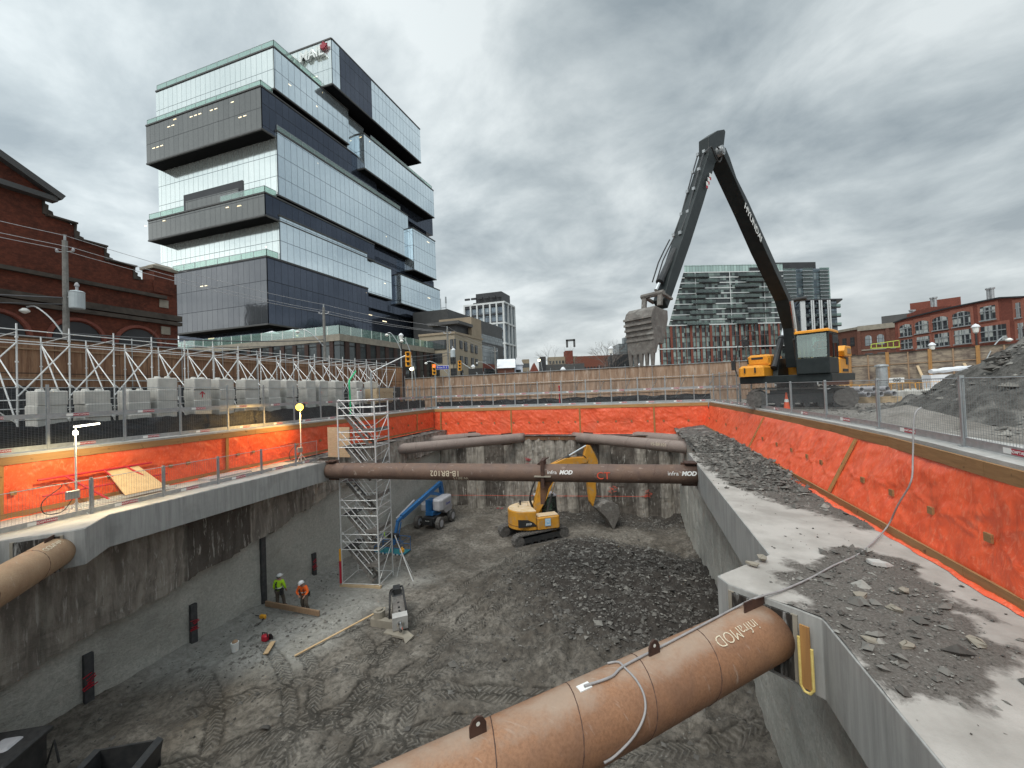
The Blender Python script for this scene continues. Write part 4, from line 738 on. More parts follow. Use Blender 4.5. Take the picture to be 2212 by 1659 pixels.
# ================================================================ HOARDINGS AND SCAFFOLD
def hoarding(a, c, z0, z1, m, label, studs=2.44, side=1, rails=(1.6,), batt='ply'):
    a = np.array(a, float); c = np.array(c, float); d = (c-a)/np.linalg.norm(c-a); n = np.array([-d[1], d[0]])*side; o = thing('site_hoarding', (*((a+c)/2), 0), label, 'hoarding'); L_ = np.linalg.norm(c-a)
    B = MB(o, True); B.bar((*a, (z0+z1)/2), (*c, (z0+z1)/2), .04, z1-z0); B.build('plywood_face', m, o)
    B = MB(o, True); B.bar((*(a+n*.05), z1+.02), (*(c+n*.05), z1+.02), .16, .05); B.build('cap_rail', M['galv'] if batt == 'ply' else M['darkstone'], o)
    for r in rails: B = MB(o, True); B.bar((*(a+n*.07), r), (*(c+n*.07), r), .05, .07); B.build('waling', M['plank'], o)
    for k in range(int(L_/studs)+1):
        p = a+d*k*studs+n*.08; B = MB(o, True)
        if batt == 'ply': B.tube((*p, z0), (*p, z1+.35), .024, 6); B.build('upright', M['galv'], o)
        else: B.bar((*p, z0), (*p, z1+(.12 if k % 2 == 0 else 0)), .26 if k % 2 == 0 else .1, .14 if k % 2 == 0 else .08, (n[0], n[1], 0)); B.build('upright', M['timber_z'] if k % 2 == 0 else M['plank'], o)
    return o
hoarding((-26, -8), (-26, 39.8), 0, 4.85, M['ply'], 'tall brown plywood hoarding behind the scaffold, left side of the site', 2.44, -1, (1.2, 3.0, 4.3))
hoarding((-27, 42), (12.5, 42), 0, 3.62, M['ply2'], 'brown plywood hoarding with galvanised uprights across the far side of the site', 2.62, -1, (1.0, 2.35))
h0 = AT(1835, 762, 44.); h1 = AT(2290, 733, 33.); hr = hoarding(h0[:2], h1[:2]+(h1-h0)[:2]*.5, 0, 4.1, M['oldply'], 'weathered grey plywood hoarding with timber posts and raking struts, right side of the site', 1.55, -1, (2.9,), 'old')
hd = (h1-h0)[:2]/np.linalg.norm((h1-h0)[:2]); hn = -np.array([-hd[1], hd[0]])
for i in range(6):
    p = h0[:2]+hd*(2.2+3.1*i); B = MB(); B.bar((*(p+hn*.12), 2.6), (*(p+hn*1.9+hd*.9), .0), .2, .07); B.top('raking_strut', M['whitewash'], f'pale slanting timber strut propping the grey hoarding, {ORD[i]} from the left', 'prop', 'raking struts of the grey hoarding')
# scaffold bays along the left hoarding
def scaf():
    o = thing('scaffold_bay', (0, 0, -900), 'x', 'scaffold'); L_ = 1.53; D_ = 2.1
    for x in (0, -D_): B = MB(); B.tube((x, 0, 0), (x, 0, 5.05 if x == 0 else 4.85), .03, 6); [B.tube((x, 0, z-.03), (x, 0, z+.03), .055, 6) for z in (.5, 1.5, 2.5, 3.5, 4.5)]; B.build('standard', M['alu'], o)
    for x, z in ((0, 4.8), (0, 4.25), (0, 1.95), (-D_, 4.6), (-D_, 2.9), (-D_, 1.6)): B = MB(); B.tube((x, 0, z), (x, L_, z), .022, 6); B.build('ledger', M['alu'], o)
    B = MB(); B.tube((0, 0, 4.7), (-D_, 0, 4.55), .022, 6); B.build('transom', M['alu'], o)
    B = MB(); B.tube((0, 0, 2.5), (-D_, 0, 4.5), .024, 6); B.build('brace', M['alu'], o); B = MB(); B.tube((-D_, 0, 4.55), (0, 0, .9), .028, 6); B.build('brace', M['alu'], o)
    B = MB(); B.tube((.03, 0, 2.1), (.03, L_, 4.3), .028, 6); B.build('brace', M['alu'], o)
    B = MB(); B.tube((.0, L_, 1.0), (.0, 0, 2.6), .022, 6); B.build('brace', M['alu'], o)
    return o
sc = scaf()
for i in range(20):
    y = 4.35+1.53*i; c = copy_tree(sc, (-23.6, y, 0), 0, f'galvanised tube scaffold bay propping the left plywood hoarding, {ORD[i]} from the near end'); c['group'] = 'scaffold bays along the left hoarding'
drop(sc)
# stacked concrete blocks
def blk():
    B = MB(); B.cbox((0, 0, .29), (.8, .9, .575), .035); B.lathe((0, -.22, .57), [(.15, 0), (.11, .1)], 8); B.lathe((0, .22, .57), [(.15, 0), (.11, .1)], 8); return B.build('concrete_block', M['block'])
bk = blk(); cols = [100, 200, 292, 351, 427, 480, 534, 584, 621, 663, 690, 725, 770, 800]; LV = ['bottom', 'second', 'third', 'fourth', 'topmost']
for i, px in enumerate(cols):
    y = PX(px, 840, -22.9)[1]; n = 4 if i < 3 else 5
    for k in range(n):
        c = link_copy(bk); c.location = (-22.9+random.uniform(-.05, .05), y+random.uniform(-.04, .04), .0+.6*k*(.97 if n == 5 else .95)); c.rotation_euler = (0, 0, random.uniform(-.03, .03)); lv = 'topmost' if k == n-1 else LV[k]
        tag(c, f'{lv} grey concrete block of the {ORD[i]} stack from the near end, behind left fence', 'concrete block', 'stacked concrete ballast blocks under the scaffold')
        if k == n-2 and i in (4, 12):
            ar = MB(); ar.bar((.405, 0, .12), (.405, 0, .42), .05, .012, (1, 0, 0)); ar.bar((.405, 0, .44), (.405, .12, .3), .05, .012, (1, 0, 0)); ar.bar((.405, 0, .44), (.405, -.12, .3), .05, .012, (1, 0, 0)); ar.build('painted_arrow', M['red'], c)
bpy.data.objects.remove(bk)
p = PX(822, 868, -22.2); B = MB(); B.b2((-22.9, p[1]-1.2, 1.1), (-21.7, p[1]+1.2, 2.25)); B.b2((-21.69, p[1]-1.25, 1.95), (-21.64, p[1]+1.25, 2.3)); [B.b2((-21.69, p[1]+t-.05, 1.05), (-21.65, p[1]+t+.05, 1.95)) for t in (-1.1, 0, 1.1)]; B.b2((-22.8, p[1]-1.1, 0), (-21.8, p[1]+1.1, 1.1)); B.top('plywood_crate', M['whitewash'], 'pale plywood box raised on a base beyond the green hose', 'crate')
B = MB(); p = PX(777, 853, -21.2); B.cbox((p[0], p[1], p[2]), (.15, .55, .6), .03); B.tube((p[0], p[1], .05), (p[0], p[1], p[2]-.3), .03, 6); B.top('electrical_box', M['white'], 'small white electrical cabinet on a post beside the plywood box', 'electrical box')
a = PX(758, 912, -20.9); B = MB(); B.path(smooth_pts([(a[0], a[1], .06), (a[0], a[1], 1.4), (a[0], a[1]-.05, 2.75), (a[0]-.3, a[1]+.6, 3.15), (a[0]-.8, a[1]+1.7, 3.7)]), .06, 8); B.top('green_hose', M['green'], 'bright green hose rising up and bending over at the left scaffold', 'hose', smooth=True)
p = PY(1209, 870, 37.7); B = MB(); B.tube((p[0], 37.75, .06), (p[0], 37.75, 1.75), .06, 8); B.bar((p[0]-.22, 37.75, 1.3), (p[0]+.22, 37.75, 1.3), .08, .2); B.lathe((p[0], 37.75, 1.75), [(.09, 0), (.09, .15), (.03, .2)], 8); B.top('standpipe', M['red'], 'red standpipe behind the far mesh fence', 'standpipe')

# ================================================================ BUILDINGS
UD, VD = azv(-90.2), azv(4.6)
class Frame:
    def __init__(s, px, depth, ud=UD, vd=VD, z=0):
        o = AT(px, 850, depth); s.O = np.array([o[0], o[1], z]); s.u, s.v = ud, vd
    def P(s, u, v, z): return s.O+s.u*u+s.v*v+np.array([0, 0, z])
    def L(s, x, y, v=0): return plane_hit(x, y, s.O+s.v*v, s.u)
    def R(s, x, y, u=0): return plane_hit(x, y, s.O+s.u*u, s.v)
def fbox(F, B, u0, u1, v0, v1, z0, z1, faces='all'):
    vs = [F.P(u, v, z) for z in (z0, z1) for u, v in ((u0, v0), (u1, v0), (u1, v1), (u0, v1))]
    fs = [(0, 1, 2, 3), (7, 6, 5, 4), (4, 5, 1, 0), (5, 6, 2, 1), (6, 7, 3, 2), (7, 4, 0, 3)]
    if faces == 'L': fs = [fs[2]]
    if faces == 'R': fs = [fs[5]]
    us_ = sorted({i for f in fs for i in f}); mp_ = {i: k for k, i in enumerate(us_)}; B.add([vs[i] for i in us_], [tuple(mp_[i] for i in f) for f in fs]); return B
# ---- office tower of shifted glass boxes
F = Frame(611, 80.); of = thing('office_building', F.O, 'tall office building of shifted white and grey glass boxes, left of the pit', 'office building')
def gbox(name, u0, u1, v0, v1, z0, z1, ml, mr_, parent=of):
    body = MB(of, True); fbox(F, body, u0, u1, v0, v1, z0, z1); p = body.build(name, M['soffit'], parent)
    for (m, f, a) in ((ml, 'L', (u0-.02, u1, v0-.12, v1, z0+.25, z1)), (mr_, 'R', (u0-.12, u1, v0-.02, v1, z0+.25, z1))):
        g = MB(of, True); fbox(F, g, *a, faces=f); g.build('curtain_wall', M[m], p)
    g = MB(of, True)
    for (a0, b0, a1, b1) in ((u0-.1, v0-.1, u1, v0-.1), (u0-.1, v0-.1, u0-.1, v1)): g.bar(F.P(a0, b0, z1+.05), F.P(a1, b1, z1+.05), .35, .3); g.bar(F.P(a0, b0, z0+.12), F.P(a1, b1, z0+.12), .3, .3)
    g.build('edge_trim', M['greyclad'], p); return p
def rail(pts, z, h=1.5, par=of, m='railglass'):
    g = MB(of, True)
    for a, c in zip(pts[:-1], pts[1:]): g.bar(F.P(*a, z+h/2), F.P(*c, z+h/2), .05, h)
    g.build('glass_balustrade', M[m], par); g = MB(of, True)
    for a, c in zip(pts[:-1], pts[1:]):
        n_ = max(1, int(math.hypot(c[0]-a[0], c[1]-a[1])/3)); g.bar(F.P(*a, z+h), F.P(*c, z+h), .08, .08)
        for k in range(n_+1): t = k/n_; q = F.P(a[0]+(c[0]-a[0])*t, a[1]+(c[1]-a[1])*t, z); g.bar(q, q+np.array([0, 0, h]), .08, .08)
    g.build('balustrade_frame', M['galv'], par)
# cores (recessed dark storeys)
for (u0, u1, v0, v1, z0, z1) in ((2.5, 34, 4, 58, 10, 76),): g = MB(of, True); fbox(F, g, u0, u1, v0, v1, z0, z1); core = g.build('core_wall', M['cw_dark'], of)
g = MB(of, True); fbox(F, g, 1.2, 30, 1.5, 60, 57.4, 66); g.build('recessed_storey', M['cw_dark'], of); g = MB(of, True); fbox(F, g, 1.2, 30, 1.5, 59, 39.8, 45); g.build('recessed_storey', M['cw_dark'], of); g = MB(of, True); fbox(F, g, 1.2, 30, 1.5, 59.5, 26, 41); g.build('recessed_storey', M['cw_dark'], of)
gbox('glass_box', -.2, 35.5, -.2, 20, 66.2, 75.2, 'cw_white', 'cw_blue_reflect'); gbox('glass_box', .4, 30, 20, 26, 64.9, 74.2, 'cw_white', 'cw_blue_reflect')
zo = lambda a, c: (230.4+.4167*a, 57.6+.4167*c)
c1, c0, cr = F.L(*zo(207, 505), -3.), F.L(*zo(210, 705), -3.), F.L(*zo(800, 310), -3.); f1_, f0_ = F.L(*zo(218, 998), -3.), F.L(*zo(222, 1110), -3.); fr1, fr0 = F.L(*zo(820, 862), -3.), F.L(*zo(822, 982), -3.); j1, j0 = F.L(*zo(342, 1275), -3.), F.L(*zo(836, 1545), -3.); jr = F.L(*zo(830, 1192), -3.)
gbox('glass_box', cr[0], c1[0], -3.0, 30, F.L(*zo(805, 535), -3.)[1], cr[1], 'cw_grey', 'cw_dark')
gbox('glass_box', -.3, 35.4, -.1, 43.5, 43.9, 57.5, 'cw_white', 'cw_blue_reflect')
gbox('glass_box', fr1[0], f1_[0], -3.0, 28, fr0[1], fr1[1], 'cw_grey', 'cw_dark')
gbox('glass_box', -.4, 35.2, -.1, 25, 30.3, 39.7, 'cw_white', 'cw_blue_reflect'); gbox('glass_box', .3, 30, 25, 35.5, 29.4, 38.6, 'cw_white', 'cw_blue_reflect')
gbox('glass_box', jr[0], j1[0], -3., 25, j0[1], jr[1], 'cw_base', 'cw_dark')
gbox('glass_box', -2.2, 28, 23, 55.5, 61.2, 70.6, 'cw_blue_reflect', 'cw_blue_reflect'); gbox('glass_box', -2.0, 28, 43.5, 55.8, 40.2, 53.4, 'cw_blue_reflect', 'cw_blue_reflect'); gbox('glass_box', -.6, 28, 38.6, 60, 28.9, 37.8, 'cw_blue_reflect', 'cw_blue_reflect')
g = MB(of, True); fbox(F, g, 2.6, 30, 0, 58, 15.5, 30); g.build('core_wall', M['cw_dark'], of)
AB = gbox('glass_box', -3, 22, 12.3, 47.5, 75.6, 86.6, 'cw_white', 'cw_blue_reflect')
g = MB(of, True); fbox(F, g, -3.2, 1, 14.6, 25.4, 75.9, 86.4, faces='R'); g.build('dark_louvre', M['cw_dark'], AB)
a = F.P(-3, 12.1, 0); M['letter'] = mat('pale_sign_letters', (.7, .74, .72), None, 1, .5, 0, 0); M['maple'] = mat('maple_red', (.28, .01, .03), None, 1, .5, 0, 0)
ls_ = F.P(1.9, 12.05, 83.1); rz_ = math.atan2(-UD[1], -UD[0])
sg_ = text('rooftop_lettering', 'AND MAIL', 3.3, M['letter'], AB, F.P(6.2, 11.75, 83.8)-F.O, (0, 0, rz_), .35, bold=.06)
maple = [(0, 1), (.15, .62), (.38, .72), (.32, .3), (.58, .5), (.66, .34), (.95, .36), (.82, .1), (.95, -.02), (.5, -.38), (.56, -.56), (.08, -.48), (.05, -.95), (-.05, -.95), (-.08, -.48), (-.56, -.56), (-.5, -.38), (-.95, -.02), (-.82, .1), (-.95, .36), (-.66, .34), (-.58, .5), (-.32, .3), (-.38, .72), (-.15, .62)]
g = MB(of, True); c0 = F.P(-1.3, 11.8, 84.9); g.prism(maple, lambda a_, b_: c0-UD*a_*1.15+np.array([0, 0, b_*1.15]), lambda a_, b_: c0-UD*a_*1.15-VD*.3+np.array([0, 0, b_*1.15])); g.build('leaf_emblem', M['maple'], AB)
rail([(35.5, -.1), (-.1, -.1), (-.1, 12)], 75.5, 1.4); rail([(c1[0], -2.9), (cr[0]+.2, -2.9), (cr[0]+.2, -.4)], cr[1]+.2, 1.3); rail([(f1_[0], -2.9), (22.8, -2.9)], fr1[1]+.2, 1.4); rail([(12, -2.9), (fr1[0]+.2, -2.9), (fr1[0]+.2, -.4)], fr1[1]+.2, 1.4); rail([(j1[0], -2.9), (jr[0]+.2, -2.9), (jr[0]+.2, -.4)], jr[1]+.2, 1.4)
rail([(-.3, 0), (-.3, 40)], 57.7, 1.2); rail([(-.3, 0), (-.3, 24)], 39.9, 1.2); rail([(-2, 26), (-2, 55)], 70.8, 1.2)
g = MB(of, True); fbox(F, g, 9, 27, -.36, 1.5, 45.2, 49.0, faces='L'); g.build('terrace_recess', M['darkclad'], of); g = MB(of, True); fbox(F, g, 10, 26, -.6, -.4, 44.4, 47.3, faces='L'); g.build('terrace_screen', M['cw_grey'], of)
# lights seen through the glass: short ceiling strips right behind the panes
for (u, v, z, n_) in ((8, -3.16, 63.6, 1), (14, -3.16, 63.4, 2), (20, -3.16, 63.5, 3), (27, -3.16, 63.0, 2), (6, -3.16, 59.9, 2), (32, -3.16, 59.3, 3), (10, -3.26, 41.9, 1), (29, -3.26, 42.3, 1), (35, -3.26, 42.1, 1), (18, -3.16, 26.4, 2)):
    for k in range(n_): g = MB(of, True); q = F.P(u-k*1.3, v, z); g.bar(q, q-UD*.8, .02, .13); g.build('ceiling_light', M['office_light'], of)
for (v, z) in ((3, 26), (7, 22.3), (8.6, 22.4), (11, 24), (15, 21.5), (21, 23), (5, 18.9), (28, 24.3), (34, 23.4)): g = MB(of, True); q = F.P(2.45, v, z); g.bar(q, q+VD*1.8, .02, .22); g.build('ceiling_light', M['office_light'], of)
# ---- podium
F2 = Frame(737, 64.); pd = thing('podium_building', F2.O, 'low dark glass podium building with pale roof band, in front of the office building', 'building')
def pbx(par, mbF, name, m, *a, **k): g = MB(par, True); fbox(mbF, g, *a, **k); return g.build(name, M[m] if isinstance(m, str) else m, par)
pbx(pd, F2, 'wall', 'cw_podium', 0, 62, 0, 41, 0, 11.0); pbx(pd, F2, 'roof_band', 'stone', -.3, 62, -.3, 41, 11.0, 12.1)
for i in range(22): u = 1.2+2.6*i; pbx(pd, F2, 'brick_fin', 'fin', u, u+.75, -.18, .1, 0, 11.0)
for i in range(16): v = 1.0+2.5*i; pbx(pd, F2, 'brick_fin', 'fin', -.18, .1, v, v+.9, 0, 11.0)
of2 = of; _F = F
def rail2(Fr, par, pts, z, h=1.3):
    g = MB(par, True)
    for a, c in zip(pts[:-1], pts[1:]): g.bar(Fr.P(*a, z+h/2), Fr.P(*c, z+h/2), .05, h)
    g.build('glass_balustrade', M['railglass'], par)
    g = MB(par, True)
    for a, c in zip(pts[:-1], pts[1:]):
        n_ = max(1, int(math.hypot(c[0]-a[0], c[1]-a[1])/2.4))
        for k in range(n_+1): t = k/n_; q = Fr.P(a[0]+(c[0]-a[0])*t, a[1]+(c[1]-a[1])*t, z); g.bar(q, q+np.array([0, 0, h]), .09, .09)
    g.build('balustrade_post', M['white'], par)
rail2(F2, pd, [(60, 0), (0, 0), (0, 40)], 12.1, 1.5)
for (u, v) in ((17, 2.2), (12.5, 2.5)): g = MB(pd, True); q = F2.P(u, v, 12.1); g.tube(q, q+np.array([0, 0, 1.6]), .06, 6); g.lathe(q+np.array([0, 0, 1.5]), [(2.0, 0), (1.0, .35), (.05, .7)], 8); g.build('covered_parasol', M['snow'], pd)
# ---- beige corner block
F3 = Frame(986, 88.); bg = thing('apartment_building', F3.O, 'beige rendered corner block with dark windows, right of the office building', 'building')
zt = F3.R(986, 722)[1]; ve = F3.R(1041, 737)[0]; ue = F3.L(905, 727)[0]
pbx(bg, F3, 'wall', 'beige', 0, ue, 0, ve, 0, zt); pbx(bg, F3, 'parapet', 'beige2', -.25, ue, -.25, ve+.2, zt, zt+.5)
Z5 = lambda zx, zy: ((1400+zx*.3617)/1.736, (1000+zy*.3617)/1.736)
def win(par, Fr, side, quad, off, m='winglass', depth=.15, frame='darkclad'):
    (x0, y0), (x1, y1) = quad; f = Fr.L if side == 'L' else Fr.R; a = f(x0, y0); c = f(x1, y1); s0, s1 = sorted((a[0], c[0])); z1, z0 = max(a[1], c[1]), min(a[1], c[1]); g = MB(par, True)
    if side == 'L': fbox(Fr, g, s0, s1, -off-depth, -off, z0, z1)
    else: fbox(Fr, g, -off-depth, -off, s0, s1, z0, z1)
    w_ = g.build('window', M[frame], par); g = MB(par, True); e_ = (s1-s0)*.07; h_ = (z1-z0)*.05
    if side == 'L': fbox(Fr, g, s0+e_, s1-e_, -off-depth-.03, -off, z0+h_, z1-h_, faces='L')
    else: fbox(Fr, g, -off-depth-.03, -off, s0+e_, s1-e_, z0+h_, z1-h_, faces='R')
    g.build('pane', M[m], w_)
for q in [((795, 755), (830, 850)), ((835, 750), (858, 855)), ((892, 765), (922, 855)), ((940, 775), (972, 880)), ((1005, 800), (1035, 895)), ((1050, 815), (1078, 905)), ((800, 915), (858, 1005)), ((897, 925), (928, 1005)), ((946, 935), (975, 1015)), ((1013, 945), (1040, 1022)), ((1057, 955), (1082, 1028)), ((805, 1055), (868, 1125)), ((902, 1070), (930, 1130))]:
    win(bg, F3, 'R' if q[0][0] > 870 else 'L', (Z5(*q[0]), Z5(*q[1])), 0.)
for q in [((530, 775), (760, 855)), ((600, 905), (718, 998)), ((500, 925), (520, 1015)), ((655, 1062), (690, 1130))]: win(bg, F3, 'L', (Z5(*q[0]), Z5(*q[1])), 0.)
pbx(bg, F3, 'penthouse', 'darkclad', 1, ue*.8, 3, ve-1, zt, zt+2.6); pbx(bg, F3, 'canopy', 'greyclad', -.3, ue*.85, 1.5, ve*.62, zt+2.6, zt+3.3); pbx(bg, F3, 'stair_tower', 'beige2', .1, 9, ve*.62, ve+.1, zt+.3, zt+5.3)
F4 = Frame(973, 118.); gy = thing('apartment_building', F4.O, 'long grey clad block with a band of windows, behind the beige corner block', 'building'); z4 = F4.R(980, 672)[1]
e4 = F4.R(1086, 738)[0]; pbx(gy, F4, 'wall', 'greyclad', 0, 12, 0, e4, 0, z4); pbx(gy, F4, 'window_band', 'win_grid', -.12, 0, F4.R(1010, 700)[0], e4-.5, F4.R(1050, 732)[1]-1.5, F4.R(1050, 732)[1]+1.4)
pbx(gy, F4, 'front_bay', 'beige2', -.3, 0, F4.R(985, 700)[0], F4.R(1022, 700)[0], 0, F4.R(1000, 700)[1]); pbx(gy, F4, 'window_band', 'win_grid', -.12, 0, F4.R(974, 700)[0]+.3, F4.R(984, 700)[0], z4-5, z4-3)
mast = MB(gy, True); q = F4.P(4, 3, z4); [mast.tube(q+np.array([k, 0, 0]), q+np.array([k, 0, 4.2]), .12, 5) for k in (0, 1.8)]; mast.bar(q+np.array([1.8, 0, 2.6]), q+np.array([1.8, 0, 4.6]), .5, .3); mast.bar(q+np.array([0, 0, 1.2]), q+np.array([1.8, 0, 1.2]), .15, .15); mast.build('antenna_mast', M['galv'], gy)
F5 = Frame(1041, 100.); rb = thing('brick_warehouse', F5.O, 'dark red brick warehouse with a glazed top floor, beyond the beige block', 'building'); zb = F5.R(1045, 785)[1]
e5 = F5.R(1077, 790)[0]; pbx(rb, F5, 'wall', 'brick_red', 0, 25, 0, e5, 0, zb); pbx(rb, F5, 'glazed_storey', 'win_grid', 0, 25, 0, e5, zb+.02, F5.R(1041, 745)[1])
for k in range(5):
    for z in (zb*.72, zb*.38): s = 1.5+k*(e5-3)/5; g = MB(rb, True); fbox(F5, g, -.12, 0, s, s+2.0, z-1.3, z+1.3); g.build('window', M['winglass'], rb)
# ---- white gridded tower
F6 = Frame(1095, 230.); wt = thing('apartment_tower', F6.O, 'slim dark apartment tower with a white grid frame and black rooftop box', 'apartment tower')
zt6 = F6.L(1094, 652)[1]; u6 = F6.L(1004, 660)[0]; v6 = F6.R(1109, 660)[0]; pbx(wt, F6, 'wall', 'cw_tower', 0, u6, 0, v6, 0, zt6)
for i in range(7): u = u6*i/6; pbx(wt, F6, 'white_pier', 'whiteclad', u-.45, u+.45, -1.0, .1, 0, zt6)
for i in range(5): z = zt6*(1-i*.225); pbx(wt, F6, 'white_band', 'whiteclad', -1.05, u6+.4, -1.05, v6, z-.5, z+.5)
for i in range(1, 4): v = v6*i/3; pbx(wt, F6, 'white_pier', 'whiteclad', -1.0, .1, v-.45, v+.45, 0, zt6)
for i in range(6):
    for k in range(11): z = 6+k*5.2; pbx(wt, F6, 'balcony', 'darkclad', u6*(i+.12)/6, u6*(i+.88)/6, -.9, 0, z, z+1.1)
pbx(wt, F6, 'rooftop_box', 'darkclad', 1.5, u6*.72, 1, v6*.9, zt6+1.5, F6.L(1087, 633)[1]+1.5); pbx(wt, F6, 'setback_storey', 'greyclad', 1, u6*.8, 1, v6, zt6, zt6+1.6)
# ---- small houses and far blocks at the street end
def house(px0, px1, ytop, depth, dz, m, label, name='house', roof=None, gable=False, rc_=2.5, dd=9., cat='building', wins=0, flat=None):
    a, c = AT(px0, 850, depth), AT(px1, 850, depth); zt_ = AT((px0+px1)/2, ytop, depth)[2]; o = thing(name, ((a[0]+c[0])/2, (a[1]+c[1])/2, 0), label, cat); d = (c-a); d[2] = 0; L_ = np.linalg.norm(d); d /= L_; n = np.array([-d[1], d[0], 0]); z_ = zt_-(rc_ if roof else 0); q = lambda s, t, z: a*np.array([1, 1, 0])+d*s+n*t+np.array([0, 0, z])
    B = MB(o, True); B.add([q(s, t, z) for z in (0, z_) for s, t in ((0, 0), (L_, 0), (L_, dd), (0, dd))], [(0, 1, 2, 3), (7, 6, 5, 4), (0, 4, 5, 1), (1, 5, 6, 2), (2, 6, 7, 3), (3, 7, 4, 0)]); B.build('wall', M[m], o)
    if roof:
        B = MB(o, True)
        if gable: B.add([q(-.3, -.3, z_), q(L_+.3, -.3, z_), q(L_/2, -.3, zt_), q(-.3, dd, z_), q(L_+.3, dd, z_), q(L_/2, dd, zt_)], [(0, 1, 2), (5, 4, 3), (0, 2, 5, 3), (1, 4, 5, 2), (0, 3, 4, 1)])
        else: B.add([q(-.3, -.4, z_), q(L_+.3, -.4, z_), q(L_+.3, dd/2, zt_), q(-.3, dd/2, zt_), q(-.3, dd, z_), q(L_+.3, dd, z_)], [(0, 1, 2, 3), (3, 2, 5, 4), (0, 3, 4), (1, 5, 2), (0, 4, 5, 1)])
        B.build('roof', M[roof], o)
    for k in range(wins):
        s = L_*(k+.5)/wins; hh = min(2.0, z_*.3)
        for z in ([z_-2.2] if flat is None else flat): B = MB(o, True); B.add([q(s-.6, -.06, z-hh/2), q(s+.6, -.06, z-hh/2), q(s+.6, -.06, z+hh/2), q(s-.6, -.06, z+hh/2), q(s-.6, .1, z-hh/2), q(s+.6, .1, z-hh/2), q(s+.6, .1, z+hh/2), q(s-.6, .1, z+hh/2)], [(0, 1, 2, 3), (0, 4, 5, 1), (3, 2, 6, 7), (0, 3, 7, 4), (1, 5, 6, 2)]); B.build('window', M['winglass'], o)
    return o
house(1078, 1113, 772, 92, 0, 'brick_brown', 'small brown brick house with a white roof at the street end', 'brick_house', 'snow', wins=3)
house(1113, 1131, 766, 96, 0, 'whitewall', 'narrow white painted gable wall beside the white-roofed brick house', 'white_house', 'snow', True, wins=1)
house(1143, 1170, 783, 100, 0, 'brick_red', 'dark red gabled roof peeking over the far hoarding', 'gabled_house', 'brick_red', True, 4)
house(1131, 1146, 776, 190, 0, 'beige2', 'pinkish low block beyond the white gable wall', 'low_block', wins=3, flat=(6, 10, 14))
house(1170, 1182, 770, 150, 0, 'darkclad', 'dark narrow block beside the lit street lamp', 'low_block')
fb1 = house(1182, 1265, 786, 200, 0, 'greyclad', 'long grey low apartment block far behind the bare tree', 'low_block', wins=14, flat=(6, 9.5))
house(1188, 1250, 770, 260, 0, 'beige', 'pale beige block rising behind the long grey one', 'low_block', wins=9, flat=(16, 20)); house(1225, 1241, 757, 258, 0, 'brick_red', 'brick lift tower on the pale beige block', 'lift_tower')
house(1250, 1330, 768, 240, 0, 'brick_plain', 'brown brick apartment block between the two bare trees', 'low_block', wins=12, flat=(6, 10, 14)); house(1328, 1366, 765, 150, 0, 'darkclad', 'dark grey block left of the raised excavator bucket', 'low_block', wins=4, flat=(7, 11)); house(1341, 1358, 742, 155, 0, 'win_grid', 'stepped glass block behind the raised excavator bucket', 'glass_block'); house(1353, 1386, 728, 160, 0, 'win_grid', 'taller stepped glass block partly hidden by the raised bucket', 'glass_block', dd=3)
B = MB(); q = AT(1233, 750, 257); B.bar(q+np.array([-2.4, 0, 0]), q+np.array([-2.4, 0, 5]), 1.2, 1.2); B.bar(q+np.array([2.4, 0, 0]), q+np.array([2.4, 0, 5]), 1.2, 1.2); B.bar(q+np.array([-3, 0, 4.6]), q+np.array([3, 0, 4.6]), 1.2, 1.2); B.top('roof_frame', M['greyclad'], 'small arch-like frame on top of the brick lift tower', 'roof frame')
# ---- green glass condominium, brick base
cu = np.array([math.cos(R_(17.4+4)), math.sin(R_(17.4+4)), 0.]); cv = azv(12); F7 = Frame(1425, 118., cu, cv); cn = thing('condominium', F7.O, 'wide green glass condominium with staggered balconies over a brick base, behind the black boom', 'apartment building')
X6 = lambda zx, zy: ((2300+zx*.452)/1.736, (900+zy*.452)/1.736)
ze = F7.L(*X6(800, 268))[1]; zbs = F7.L(*X6(500, 712))[1]; ztop = F7.L(*X6(800, 205))[1]; uR = F7.L(*X6(1420, 500))[0]; uL = F7.L(*X6(385, 975))[0]
pbx(cn, F7, 'brick_base', 'cw_condo', uL, uR, 0, 20, 0, zbs); us = F7.L(*X6(450, 560))[0]; ut = F7.L(*X6(580, 250))[0]
g = MB(cn, True); pl = [(us, zbs), (uR, zbs), (uR, ze), (ut, ze)]; g.prism(pl, lambda a_, b_: F7.P(a_, 0, b_), lambda a_, b_: F7.P(a_, .5, b_)); g.build('glass_wall', M['cw_condo'], cn); pbx(cn, F7, 'rear_wall', 'greyclad', ut+1, uR, .5, 18, zbs, ze); pbx(cn, F7, 'top_storey', 'cw_condo_top', ut+.3, uR, .4, 18, ze, ztop); pbx(cn, F7, 'dark_screen', 'darkclad', F7.L(*X6(1130, 230))[0], F7.L(*X6(1250, 230))[0], .2, .5, ze, ztop-1)
nfl = 10; fh = (ze-zbs)/nfl
for k in range(nfl+1):
    z = zbs+k*fh; t = k/nfl; g = MB(cn, True); fbox(F7, g, us+(ut-us)*t, uR, -.25, 0, z-.14, z+.14); g.build('floor_edge', M['whiteclad'], cn)
